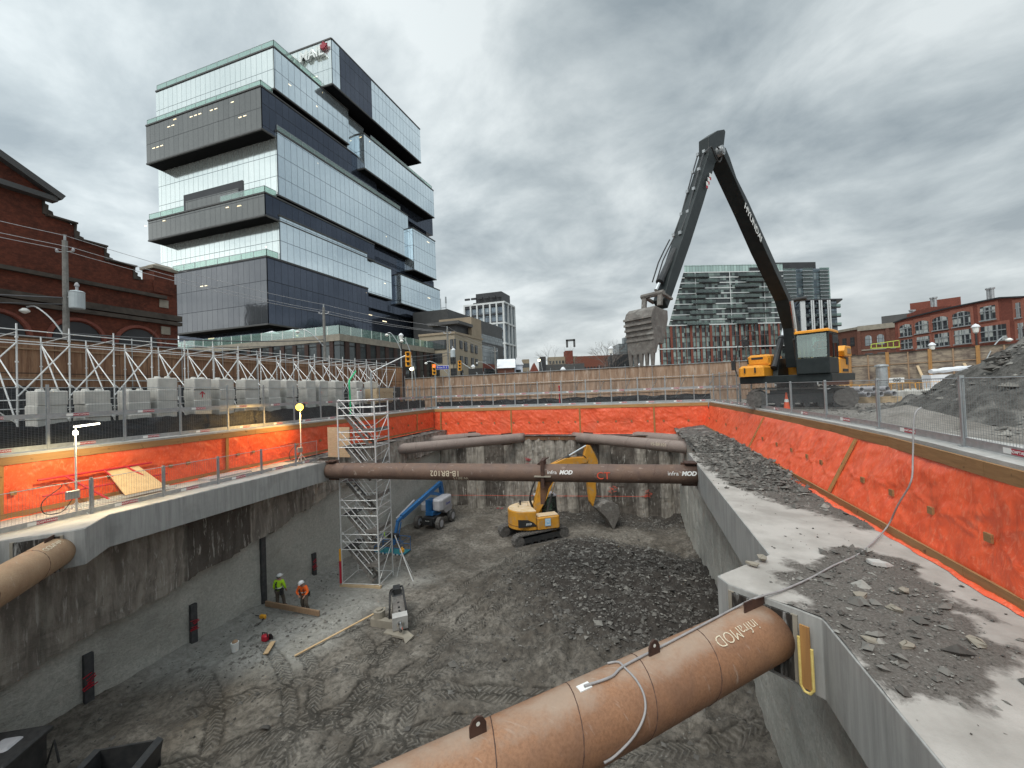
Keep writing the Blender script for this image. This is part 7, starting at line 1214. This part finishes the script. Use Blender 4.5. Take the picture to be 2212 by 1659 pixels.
for _ in range(2600):
    x, y = random.uniform(7.7, 22), random.uniform(3, 40); s_ = min(.25, random.paretovariate(2.3)*.025); pts.append((x, y, .01)); sz.append(s_); tn.append(random.uniform(.2, 1))
tag(stones('heap_rubble', pts, sz, tn), 'broken rock lying on the dark heap and over the ground around it', 'rubble')
gp = MB(); c_ = G(1850, 925, 0.)+np.array([2.1, 1.6, 0]); P = np.array([[(c_[0]+x, c_[1]+y, max(-.02, .62*max(0, 1-math.hypot(x/1.5, y/2.4))+.04*frac(x*2, y*2))) for y in np.linspace(-2.6, 2.6, 26)] for x in np.linspace(-1.6, 1.6, 20)]); gp.grid(P); gp.top('gravel_pile', M['site'], 'small pale gravel pile right behind the right fence', 'gravel pile', smooth=True)
def barrier(p, q, label):
    p = np.array(p, float); q = np.array(q, float); d = (q-p); L_ = np.linalg.norm(d); o = thing('crowd_barrier', (p[0], p[1], 0), label, 'barrier', 'yellow crowd barriers', math.atan2(d[1], d[0])); B = MB(); B.path(smooth_pts([(0, 0, .15), (0, 0, .9), (.12, 0, 1.08), (L_-.12, 0, 1.08), (L_, 0, .9), (L_, 0, .15), (0, 0, .18)], 3), .022, 6); B.build('frame', M['signal'], o)
    B = MB(); [B.tube((.25*k, 0, .2), (.25*k, 0, 1.07), .01, 5) for k in range(1, int(L_/.25))]; B.build('bars', M['signal'], o); B = MB(); [B.bar((x, -.3, .02), (x, .3, .02), .05, .03) for x in (.3, L_-.3)]; B.build('feet', M['signal'], o)
bz = [AT(x, 850, 27.5) for x in (1800, 1858, 1918, 1978, 2040, 2100)]
up = np.array([0, 0, .75])
B = MB(); B.b2((bz[0][0]-1, bz[0][1]+.4, 0), (bz[0][0]-.9, bz[0][1]+.5, .1))
for i in range(5): barrier(bz[i][:2]+.05, bz[i+1][:2]-.05, f'yellow steel crowd barrier behind the ballast blocks, {ORD[i]} from the left')
bj = [AT(x, 870, 25.0) for x in (1800, 1842, 1884, 1926, 1968, 2010)]
for i, p in enumerate(bj): B = MB(); B.cbox((0, 0, .33), (1.15, .7, .66), .05); B.lathe((-.25, 0, .66), [(.16, 0), (.11, .1)], 8); B.lathe((.25, 0, .66), [(.16, 0), (.11, .1)], 8); R2 = rot3('Z', R_(17+i*2)); B.v = [tuple(R2@np.array(v)+np.array([p[0], p[1], 0])) for v in B.v]; B.top('concrete_block', M['block'], f'grey concrete ballast block in front of the yellow barriers, {ORD[i]} from the left', 'concrete block', 'ballast blocks behind the right fence')
pb_ = AT(1868, 850, 24.2); dr_ = (RT*np.array([1, 1, 0])); dr_ /= np.linalg.norm(dr_); fd_ = np.array([-dr_[1], dr_[0], 0])
for i in range(7):
    p = AT(1848+14*i, 850, 23.6); B = MB(); k = i % 2; n12 = 14; ring = [(math.cos(2*math.pi*t/n12), math.sin(2*math.pi*t/n12)) for t in range(n12)]; b0 = 0
    a = np.array([p[0], p[1], .55+.3*k]); r1, r2 = .16, .13; V = [a+fd_*s_+(dr_*c+np.array([0, 0, 1])*s2)*r for s_ in (0, 2.4) for r in (r1, r2) for c, s2 in ring]; fs = []
    for t in range(n12): u = (t+1) % n12; fs += [(t, u, 2*n12+u, 2*n12+t), (n12+t, 3*n12+t, 3*n12+u, n12+u), (t, n12+t, n12+u, u)]
    B.add(V, fs); B.top('drain_pipe', M['liftgrey'], f'grey open-ended drain pipe stacked right of the excavator, {ORD[i]} from the left', 'pipe', 'stacked drain pipes')
B = MB(); B.b2((pb_[0]-1.2, pb_[1]-.1, 0), (pb_[0]+1.8, pb_[1]+2.4, .36)); B.top('timber_cribbing', M['whitewash'], 'low pale timber cribbing under the stacked drain pipes', 'timber')
p = AT(1958, 870, 25.2); snb = MB(); c = AT(1935, 828, 23.5); snb.box((c[0], c[1]-.1, 1.35), (.9, .03, .3), rot3('Z', R_(17))); s_ = snb.top('notice_board', M['white'], 'small white notice board hung above the ballast blocks', 'sign'); text('lettering', 'OSC', .24, M['black'], s_, (0, -.03, .15), (0, 0, R_(17)), .002, bold=.01); B = MB(); B.tube((0, .02, -1.2), (0, .02, .3), .02, 6); B.build('support', M['galv'], s_)
c = AT(1905, 808, 26.5); B = MB(); B.lathe((c[0], c[1], 0), [(.3, 0), (.3, 2.25), (.38, 2.3), (.36, 2.4), (.1, 2.45)], 14); B.top('vent_pipe', M['galv'], 'thick grey capped vent pipe standing right of the excavator engine', 'pipe')
wm_ = MB(); c = [AT(x, 800, 29.5) for x in (2010, 2060, 2105)]; wm_.path(smooth_pts([(c[0][0], c[0][1], 2.05), (c[1][0], c[1][1], 2.2), (c[2][0], c[2][1], 2.3)]), [.18, .2, .16, .22, .2, .17, .2, .18, .15, .15, .12][:11], 8); wm_.v = [(x, y, z*.9) for x, y, z in wm_.v]; wm_.b2((min(c[0][0], c[2][0]), min(c[0][1], c[2][1])+.0, 0), (max(c[0][0], c[2][0]), max(c[0][1], c[2][1]), 1.6)); wm_.top('wrapped_stack', M['snow'], 'white plastic wrapped stack in front of the grey hoarding, beside the rock heap', 'stack')
c = G(2046, 880, 0)+np.array([1.2, 2.0, 0]); B = MB(); B.cbox((c[0], c[1], .5), (.8, .7, .9), .12); B.top('orange_bag', M['hivis_orange'], 'bright orange bag at the foot of the dark rock heap', 'bag', smooth=False)
rt2 = thing('yellow_eye_marker', (*fxp, .06) if False else (5.62, 7.6, .05), 'small round yellow marker with a black eye on the near right kerb', 'marker'); B = MB(); B.lathe((0, 0, .08), [(.1, 0), (.11, .02), (.1, .04)], 16, 'Y'); B.b2((-.02, -.01, -.02), (.02, .02, .03)); B.build('disc', M['signal'], rt2); B = MB(); B.lathe((0, -.012, .08), [(.045, 0), (.045, .012)], 12, 'Y'); B.build('eye', M['black'], rt2)
# ================================================================ STREET FURNITURE
def pole(px, ytop, depth, label, tr=True, arm=True, h2=0):
    t = AT(px, ytop, depth); o = thing('utility_pole', (t[0], t[1], 0), label, 'utility pole'); H = t[2]; B = MB(); B.path([(0, 0, 0), (0, 0, H)], [.2, .14], 10); B.build('shaft', M['pole'], o); B = MB(); B.lathe((0, 0, H), [(.07, 0), (.07, .35), (.1, .4)], 8); B.build('top_insulator', M['galv'], o)
    B = MB(); B.tube(tuple(-dr_*.55+np.array([0, 0, H-.75])), tuple(dr_*.55+np.array([0, 0, H-.75])), .04, 6); B.build('crossarm', M['galv'], o)
    for s_ in (-1, 1): B = MB(); B.lathe(tuple(dr_*.55*s_+np.array([0, 0, H-.75])), [(.06, 0), (.09, .12), (.04, .25)], 8); B.build('insulator', M['liftgrey'], o)
    if tr:
        B = MB(); c = dr_*.75+np.array([0, 0, H-4.6]); B.lathe(tuple(c), [(.36, 0), (.38, .05), (.38, 1.05), (.4, 1.1), (.3, 1.18)], 16); tf = B.build('transformer', M['transformer'], o); B = MB(); B.lathe(tuple(c+np.array([0, 0, 1.18])), [(.08, 0), (.08, .3), (.14, .35), (.1, .5), (.02, .6)], 8); B.build('bushing', M['liftgrey'], tf); B = MB(); B.tube(tuple(c+np.array([0, 0, .8])), tuple(np.array([0, 0, H-3.8])), .05, 6); B.build('bracket', M['galv'], tf)
    return o, np.array([t[0], t[1], H])
def arm_lamp(o, H, zrel, length, dirv, head='milk'):
    B = MB(); d = dirv; B.path(smooth_pts([(0, 0, zrel-2.2), d*.35*length+np.array([0, 0, zrel-.9]), d*.75*length+np.array([0, 0, zrel]), d*length+np.array([0, 0, zrel+.05])]), .05, 6); B.build('lamp_arm', M['galv'], o)
    B = MB(); c = d*(length+.15)+np.array([0, 0, zrel-.18]); B.lathe(tuple(c), [(.06, -.2), (.24, -.08), (.25, 0), (.1, .15)], 12); B.build('lamp_head', M[head], o)
P1, t1 = pole(140, 520, 26., 'nearest concrete utility pole with a grey transformer, before the old brick hall')
arm_lamp(P1, t1[2], t1[2]-4.4, 2.6, -dr_)
P2, t2 = pole(699, 664, 46., 'second utility pole with a curved lamp arm, in front of the glass podium', False); arm_lamp(P2, t2[2], t2[2]-2.6, 3.0, -dr_)
P3, t3 = pole(966, 710, 62., 'third utility pole with pale transformers, before the beige corner block'); arm_lamp(P3, t3[2], t3[2]-5.2, 3.4, -dr_)
P4, t4 = pole(1069, 752, 92., 'distant utility pole in front of the red brick warehouse', False); arm_lamp(P4, t4[2], t4[2]-3.2, 4.2, -dr_)
t0 = PX(0, 512, -31.)
t0 = t1+(t1-t2)*1.0
k_ = 0
for off, dz in ((0., .35), (-.55, -.5), (.55, -.5)):
    for a, c in ((t0, t1), (t1, t2), (t2, t3), (t3, t4)):
        a_, c2 = a+dr_*off+np.array([0, 0, dz]), c+dr_*off+np.array([0, 0, dz]); sag = np.linalg.norm(c2-a_)*.018; B = MB(); B.path([a_*(1-t)+c2*t-np.array([0, 0, 4*sag*t*(1-t)]) for t in np.linspace(0, 1, 13)], .018, 4); k_ += 1; B.top('power_line', M['palecable'], ['overhead line on the pole tops', 'overhead line on the left insulators', 'overhead line on the right insulators'][int(dz < 0)+int(off > 0)]+', span '+['before the nearest pole', 'from nearest to second pole', 'from second to third pole', 'from third to distant pole'][(k_-1) % 4], 'power line', 'overhead power lines')
for n_, (dz, r) in enumerate(((-6.2, .05), (-6.9, .035))):
    for m_i, (a, c) in enumerate(((t0, t1), (t1, t2), (t2, t3))): a_ = a+np.array([0, 0, dz]); c2 = c+np.array([0, 0, dz*.62]); sag = .35; B = MB(); B.path([a_*(1-t)+c2*t-np.array([0, 0, 4*sag*t*(1-t)]) for t in np.linspace(0, 1, 13)], r, 5); B.top('phone_cable', M['cable'], f'{["thick", "thin"][n_]} black cable slung low '+['before the nearest pole', 'between nearest and second pole', 'between second and third pole'][m_i], 'cable', 'low black cables')
def acorn(px, py, depth, label, lit=False):
    t = AT(px, py, depth); o = thing('street_lamp', (t[0], t[1], 0), label, 'street lamp'); H = t[2]; k = depth/60.; B = MB(); B.path([(0, 0, 0), (0, 0, H-.9)], [.11, .07], 8); B.build('post', M['black'], o); B = MB(); B.lathe((0, 0, H-.95), [(.1, 0), (.2, .12), (.26, .6), (.24, .62)], 12); B.build('globe', M['lamp_street'] if lit else M['milk'], o); B = MB(); B.lathe((0, 0, H-.33), [(.33, 0), (.33, .04), (.2, .25), (.03, .36)], 14); B.build('cap', M['snow'], o)
for q in [(866, 720, 52, 'domed street lamp before the dark end of the podium'), (979, 752, 62, 'domed street lamp in front of the beige block, right of the third pole'), (1022, 788, 60, 'domed street lamp over the hoarding below the beige block'), (1216, 793, 46, 'white cap of a street lamp peeking over the far hoarding'), (1319, 748, 48, 'domed street lamp beside the bare tree, left of the raised bucket'), (1384, 783, 47, 'white cap of a street lamp below the raised bucket'), (2107, 700, 40, 'large domed street lamp in front of the red brick building'), (2013, 740, 44, 'white cap of a street lamp above the grey hoarding')]: acorn(*q)
def cobra(px, py, depth, label, d, mt='milk', ln=2.6): t = AT(px, py, depth); o = thing('street_lamp', (t[0], t[1], 0)-np.array([*(d*ln)[:2], 0]), label, 'street lamp'); B = MB(); B.tube((0, 0, 0), (0, 0, t[2]-2.2), .08, 8); B.build('post', M['galv'], o); arm_lamp(o, 0, t[2]+.1, ln, d, mt)
cobra(1166, 777, 70, 'lit yellow street lamp against the sky at the end of the street', -dr_, 'lamp_street', .4); cobra(892, 795, 45, 'lit yellow lamp just above the corner of the hoardings', -dr_, 'lamp_street', .3); cobra(2176, 732, 36, 'thin arm lamp before the red brick building', dr_, 'milk', 2.2); cobra(838, 722, 50, 'tall curved lamp arm over the podium corner', -dr_, 'milk', 1.6); cobra(870, 735, 47, 'small curved lamp arm above the traffic light mast', -dr_, 'milk', 1.0)
def signal(px, py, depth, label, lit=None, arm=None):
    t = AT(px, py, depth); o = thing('traffic_light', (t[0], t[1], 0), label, 'traffic light'); H = t[2]; B = MB(); B.box((0, 0, H), (.42, .34, 1.25), rot3('Z', YAW)); hd_ = B.build('signal_head', M['signal'], o)
    for k, z in enumerate((.4, 0, -.4)): B = MB(); c = -fd_*.2; B.lathe((c[0], c[1], H+z), [(.14, 0), (.14, .05)], 12, 'Y'); B.build('lens', M['red_lit'] if (lit and k == 0) else M['black'], hd_); B = MB(); B.box((c[0]*1.4, c[1]*1.4, H+z+.16), (.34, .2, .03), rot3('Z', YAW)); B.build('visor', M['signal'], hd_)
    B = MB(); e_ = arm if arm is not None else dr_*0; B.tube((0, .2, 0) if arm is None else (e_[0], e_[1], 0), (0, .2, H-.4) if arm is None else (e_[0], e_[1], H-1.0), .09, 8)
    if arm is not None: B.tube((e_[0], e_[1], H-1.0), (0, .25, H+.5), .06, 6)
    B.build('mast', M['galv'], o)
signal(882, 776, 33, 'yellow traffic light on a mast arm above the hoarding corner', arm=-dr_*3.2); signal(938, 798, 46, 'yellow traffic light showing red beside the blue street sign', True); signal(993, 790, 50, 'yellow traffic light on the slanting mast below the beige block', arm=dr_*2.2)
t = AT(955, 794, 46); s_ = thing('street_sign', (t[0], t[1], 0), 'blue street name sign beside the red traffic light', 'street sign'); B = MB(); B.box((0, 0, t[2]), (1.65, .05, .48), rot3('Z', YAW)); B.build('sign_border', M['white'], s_); B = MB(); B.box((0, -.03, t[2]), (1.55, .04, .4), rot3('Z', YAW)); pn = B.build('sign_plate', M['signblue'], s_); text('lettering', 'Front St E', .3, M['white'], pn, (.015, -.06, t[2]), (0, 0, YAW), .002); B = MB(); B.tube((.9, .0, 0), (.9, .0, t[2]), .06, 6); B.build('post', M['galv'], s_)
B = MB(); a, c = AT(1012, 802, 50), AT(1043, 800, 50); B.bar((a[0], a[1], 3.7), (c[0], c[1], 3.7), .1, 2.0); B.top('black_banner', M['black'], 'black banner board above the far hoarding below the beige block', 'banner')
c = AT(1912, 755, 34); M['limepaint'] = mat('lime_paint', (.42, .5, .08), None, 1, .6, 0, 0); B = MB(); B.path([(c[0]-1., c[1], 4.15), (c[0]-.95, c[1], 4.5), (c[0]+1., c[1], 4.7), (c[0]+1., c[1], 4.2)], .04, 6); [B.tube((c[0]+x, c[1], 4.2), (c[0]+x, c[1], 4.6+.06*x), .025, 5) for x in (-.6, -.2, .2, .6)]; B.b2((c[0]-1., c[1]-.1, 4.1), (c[0]+1., c[1]+.1, 4.18)); B.top('lime_basket', M['limepaint'], 'lime green lift basket peeking above the grey hoarding', 'lift basket')
# ---- bare trees
def tree(px, depth, hgt, wd, label, m='bark', levels=5, seed=1, base=0., trunk=.16, nb_=4):
    rr = random.Random(seed); b = AT(px, 850, depth); o = thing('bare_tree', (b[0], b[1], base), label, 'tree', 'bare winter trees'); T = MB(); C_ = MB()
    def grow(p, d, ln, r, lv, B):
        pts = [p]; q = p.copy()
        for _ in range(3): d = d+np.array([rr.uniform(-.16, .16) for _ in range(3)]); d /= np.linalg.norm(d); q = q+d*ln/3; pts.append(q)
        B.path(pts, [r, r*.9, r*.78, r*.62], 5 if lv > 2 else 3, False)
        if lv == 0: return
        for _ in range(rr.randint(2, 4) if lv > 1 else 3):
            a = rr.uniform(0, 6.28); s_ = rr.uniform(.35, .8); e_ = np.array([math.cos(a)*s_*wd, math.sin(a)*s_*wd, 0]); nd__ = d+e_; nd__[2] = max(nd__[2], .15); nd__ /= np.linalg.norm(nd__); grow(pts[rr.choice((2, 3, 3))], nd__, ln*rr.uniform(.62, .82), r*.58, lv-1, C_)
    grow(np.array([0., 0, 0]), np.array([0, 0, 1.]), hgt*.32, trunk, levels, T); T.build('trunk', M[m], o); C_.build('crown', M[m], o)
tree(1213, 75, 11.5, .9, 'small round bare tree in front of the far grey blocks', seed=3, trunk=.14); tree(1311, 80, 13.5, .9, 'taller bare tree left of the raised bucket', seed=5, trunk=.16); tree(1330, 90, 11, 1., 'bushy bare tree just behind the taller one', seed=8)
tree(285, 31, 7.5, .8, 'thin pale bare tree in front of the brick hall, right of the nearest pole', 'palebark', 5, 11, trunk=.07); tree(20, 28, 8, .9, 'bare tree at the left edge before the brick hall', 'palebark', 5, 14, trunk=.07); tree(225, 33, 6.5, .8, 'low bare tree between the nearest pole and the thin pale one', 'palebark', 5, 17, trunk=.06); tree(380, 45, 10, .9, 'dark bare tree between the brick hall and the office building', 'bark', 5, 21, trunk=.1)

# ================================================================ PEOPLE
def skinned(name, pts, edges, rad, m, par, sub=2, root=0):
    me = bpy.data.meshes.new(name); me.from_pydata([tuple(p) for p in pts], edges, []); me.materials.append(M[m]); o = bpy.data.objects.new(name, me); scene.collection.objects.link(o); o.parent = par
    md_ = o.modifiers.new('skin', 'SKIN'); md_.use_smooth_shade = True
    sv = me.skin_vertices[0].data if me.skin_vertices else None
    if sv is None:
        bpy.context.view_layer.objects.active = o; me.skin_vertices
    for i, r in enumerate(rad): me.skin_vertices[0].data[i].radius = (r, r) if isinstance(r, (int, float)) else r
    for i in range(len(pts)): me.skin_vertices[0].data[i].use_root = (i == root)
    s_ = o.modifiers.new('sub', 'SUBSURF'); s_.levels = s_.render_levels = sub; return o
def person(loc, rz, J_, top_m, label, seated=False, tools=True, bend=0.):
    o = thing('person', loc, label, 'person', rz=rz); J = {k: np.array(v, float) for k, v in J_.items()}
    order = ['pelvis', 'waist', 'chest', 'neck', 'head', 'crown', 'hipL', 'kneeL', 'ankL', 'toeL', 'hipR', 'kneeR', 'ankR', 'toeR', 'shL', 'elL', 'wrL', 'shR', 'elR', 'wrR']
    rad = dict(pelvis=.13, waist=.12, chest=(.16, .13), neck=.06, head=(.085, .1), crown=(.075, .09), hipL=.09, kneeL=.065, ankL=.045, toeL=.04, hipR=.09, kneeR=.065, ankR=.045, toeR=.04, shL=.07, elL=.045, wrL=.03, shR=.07, elR=.045, wrR=.03)
    E_ = [('pelvis', 'waist'), ('waist', 'chest'), ('chest', 'neck'), ('neck', 'head'), ('head', 'crown'), ('pelvis', 'hipL'), ('hipL', 'kneeL'), ('kneeL', 'ankL'), ('ankL', 'toeL'), ('pelvis', 'hipR'), ('hipR', 'kneeR'), ('kneeR', 'ankR'), ('ankR', 'toeR'), ('chest', 'shL'), ('shL', 'elL'), ('elL', 'wrL'), ('chest', 'shR'), ('shR', 'elR'), ('elR', 'wrR')]
    pts = [J[k] for k in order]; edges = [(order.index(a), order.index(c)) for a, c in E_]; rads = [rad[k] for k in order]
    for s_ in 'LR':                   # palm, four fingers and a thumb, all on the same body surface
        wr, el = J['wr'+s_], J['el'+s_]; d = (wr-el)/np.linalg.norm(wr-el); sd_ = np.cross(d, (0, 0, 1)); sd_ = sd_/max(np.linalg.norm(sd_), .1); nn = np.cross(sd_, d); pi = len(pts); pts.append(wr+d*.06); rads.append((.03, .018)); edges.append((order.index('wr'+s_), pi))
        for k, (off, ln_) in enumerate(((-.03, .07), (-.01, .08), (.01, .075), (.03, .06))): a = len(pts); pts += [wr+d*.09+sd_*off, wr+d*(.09+ln_*.5)+sd_*off-nn*.012, wr+d*(.09+ln_*.85)+sd_*off-nn*.035]; rads += [.010, .009, .007]; edges += [(pi, a), (a, a+1), (a+1, a+2)]
        a = len(pts); pts += [wr+d*.035-sd_*.035, wr+d*.07-sd_*.055-nn*.01]; rads += [.012, .009]; edges += [(pi, a), (a, a+1)]
    skinned('body', pts, edges, rads, 'skin', o)
    def sub(name, keys, r, m, ext=None):
        ps = [J[k] if isinstance(k, str) else np.array(k) for k in keys]; return ps
    jk = ['waist', 'chest', 'neck', 'shL', 'elL', 'wrL', 'shR', 'elR', 'wrR', 'pelvis']; jr = [.15, (.185, .155), .075, .09, .068, .05, .09, .068, .05, .155]; je = [(0, 1), (1, 2), (1, 3), (3, 4), (4, 5), (1, 6), (6, 7), (7, 8), (0, 9)]
    jp = [J[k] for k in jk]; jp[5] = J['elL']+(J['wrL']-J['elL'])*.85; jp[8] = J['elR']+(J['wrR']-J['elR'])*.85; jp[2] = J['chest']+(J['neck']-J['chest'])*.7
    jc = skinned('jacket', jp, je, jr, top_m, o)
    tk_ = ['pelvis', 'hipL', 'kneeL', 'ankL', 'hipR', 'kneeR', 'ankR']; skinned('trousers', [J[k] for k in tk_], [(0, 1), (1, 2), (2, 3), (0, 4), (4, 5), (5, 6)], [.14, .115, .088, .07, .115, .088, .07], 'trousers', o)
    for s_ in 'LR': a, t = J['ank'+s_], J['toe'+s_]; skinned('boot', [a+np.array([0, 0, .1]), a-np.array([0, 0, .02]), t, a-(t-a)*.3-np.array([0, 0, .02])], [(0, 1), (1, 2), (1, 3)], [.065, .06, .045, .045], 'boots', o)
    h = J['head']; c = J['crown']; ax = (c-h)/np.linalg.norm(c-h); fw = J['face']/np.linalg.norm(J['face']); B = MB(); B.ball(c+ax*.0, .13, 14, 8, (1.0, 1.12, .8)); B.v = [v for v in B.v]; B.lathe(tuple(c-ax*.01), [(.155, -.012), (.155, .008)], 16); hm = B.build('helmet', M['helmet'], o, smooth=True); B = MB(); B.box(tuple(c+fw*.14-ax*.01), (.12, .12, .015)); B.build('peak', M['helmet'], hm)
    B = MB(); f_ = h+fw*.085; side_ = np.cross(fw, ax); [B.ball(f_+side_*.032*s+ax*.02, .012, 6, 4) for s in (-1, 1)]; B.build('eyes', M['black'], o); B = MB(); B.ball(h+fw*.105-ax*.005, .016, 6, 4, (1, 1, 1.4)); [B.ball(h+side_*.09*s, .022, 6, 4) for s in (-1, 1)]; B.build('nose_and_ears', M['skin'], o); B = MB(); B.ball(h+fw*.082-ax*.045, .02, 6, 4, (1, 1, .4)); B.build('mouth', M['red'], o); B = MB(); B.ball(h-fw*.03+ax*.03, .105, 10, 6); B.build('hair', M['black'], o)
    B = MB(); ch, wa = J['chest'], J['waist']; r_ = .2
    for s_ in (-1, 1): B.path([ch+side_*.08*s_+np.array([0, 0, .13])-fw*.0, ch+side_*.1*s_+fw*.17, wa+side_*.09*s_+fw*.15], .02, 5); B.path([ch+side_*.08*s_+np.array([0, 0, .13]), ch-side_*.06*s_-fw*.18, wa+side_*.08*s_-fw*.16], .022, 5)
    B.build('harness', M['black'], o); B = MB(); B.lathe(tuple(wa+np.array([0, 0, -.02])), [(.165, 0), (.17, .05)], 14); B.build('reflective_band', M['tape'], o)
    B = MB(); B.lathe(tuple(J['pelvis']+np.array([0, 0, .04])), [(.17, 0), (.175, .07)], 14); B.box(tuple(J['pelvis']+side_*.2+np.array([0, 0, -.08])), (.14, .12, .24)); B.box(tuple(J['pelvis']-side_*.19-fw*.05+np.array([0, 0, -.06])), (.1, .12, .2)); B.build('tool_belt', M['black'], o); return o
zA = floor_at(-18.45, 16.1)
JA = dict(pelvis=(0, 0, .95), waist=(0, 0, 1.1), chest=(0, -.01, 1.36), neck=(0, 0, 1.53), head=(.01, .02, 1.63), crown=(.01, .02, 1.72), hipL=(-.1, 0, .88), kneeL=(-.12, .03, .5), ankL=(-.13, -.03, .1), toeL=(-.15, .14, .05), hipR=(.1, 0, .88), kneeR=(.15, .1, .5), ankR=(.2, .1, .1), toeR=(.25, .27, .05), shL=(-.19, -.01, 1.43), elL=(-.26, -.04, 1.16), wrL=(-.24, .08, .93), shR=(.19, -.01, 1.43), elR=(.27, .02, 1.15), wrR=(.26, .16, .93), face=(.6, 1, 0))
person((-18.5, 16.15, zA), R_(20), JA, 'hivis_green', 'worker in a lime high-visibility jacket standing with his back turned by the pit wall')
zB = floor_at(-16.85, 16.2)
JB = dict(pelvis=(0, 0, .9), waist=(0, -.06, 1.05), chest=(.02, -.16, 1.28), neck=(.03, -.22, 1.44), head=(.03, -.27, 1.53), crown=(.03, -.29, 1.62), hipL=(.1, 0, .84), kneeL=(.2, -.2, .52), ankL=(.24, -.05, .1), toeL=(.3, -.22, .05), hipR=(-.1, 0, .84), kneeR=(-.1, -.08, .46), ankR=(-.1, .05, .1), toeR=(-.12, -.13, .05), shL=(.21, -.17, 1.34), elL=(.33, -.2, 1.1), wrL=(.3, -.42, 1.0), shR=(-.17, -.17, 1.34), elR=(-.28, -.22, 1.08), wrR=(-.04, -.4, 1.0), face=(.1, -1, -.35))
person((-16.85, 16.2, zB), R_(10), JB, 'hivis_orange', 'worker in an orange high-visibility jacket bending one knee and looking at his hands')
# operator seated in the big excavator cab
h1_ = azv(AZ1); l1_ = azv(AZ1-90); so_ = b1_[:2]+(h1_*1.25+l1_*1.5)[:2]
JO = dict(pelvis=(0, 0, .12), waist=(0, .02, .3), chest=(0, .03, .56), neck=(0, .02, .74), head=(0, 0, .85), crown=(0, 0, .94), hipL=(-.1, -.05, .1), kneeL=(-.15, -.45, .15), ankL=(-.15, -.55, -.25), toeL=(-.15, -.7, -.3), hipR=(.1, -.05, .1), kneeR=(.15, -.45, .15), ankR=(.15, -.55, -.25), toeR=(.15, -.7, -.3), shL=(-.2, .03, .62), elL=(-.28, -.1, .36), wrL=(-.22, -.35, .36), shR=(.2, .03, .62), elR=(.28, -.1, .36), wrR=(.22, -.35, .36), face=(0, -1, 0))
person((so_[0], so_[1], 2.9), math.atan2(h1_[0], -h1_[1]), JO, 'hivis_orange', 'operator in an orange vest and pale helmet sitting in the large excavator cab')
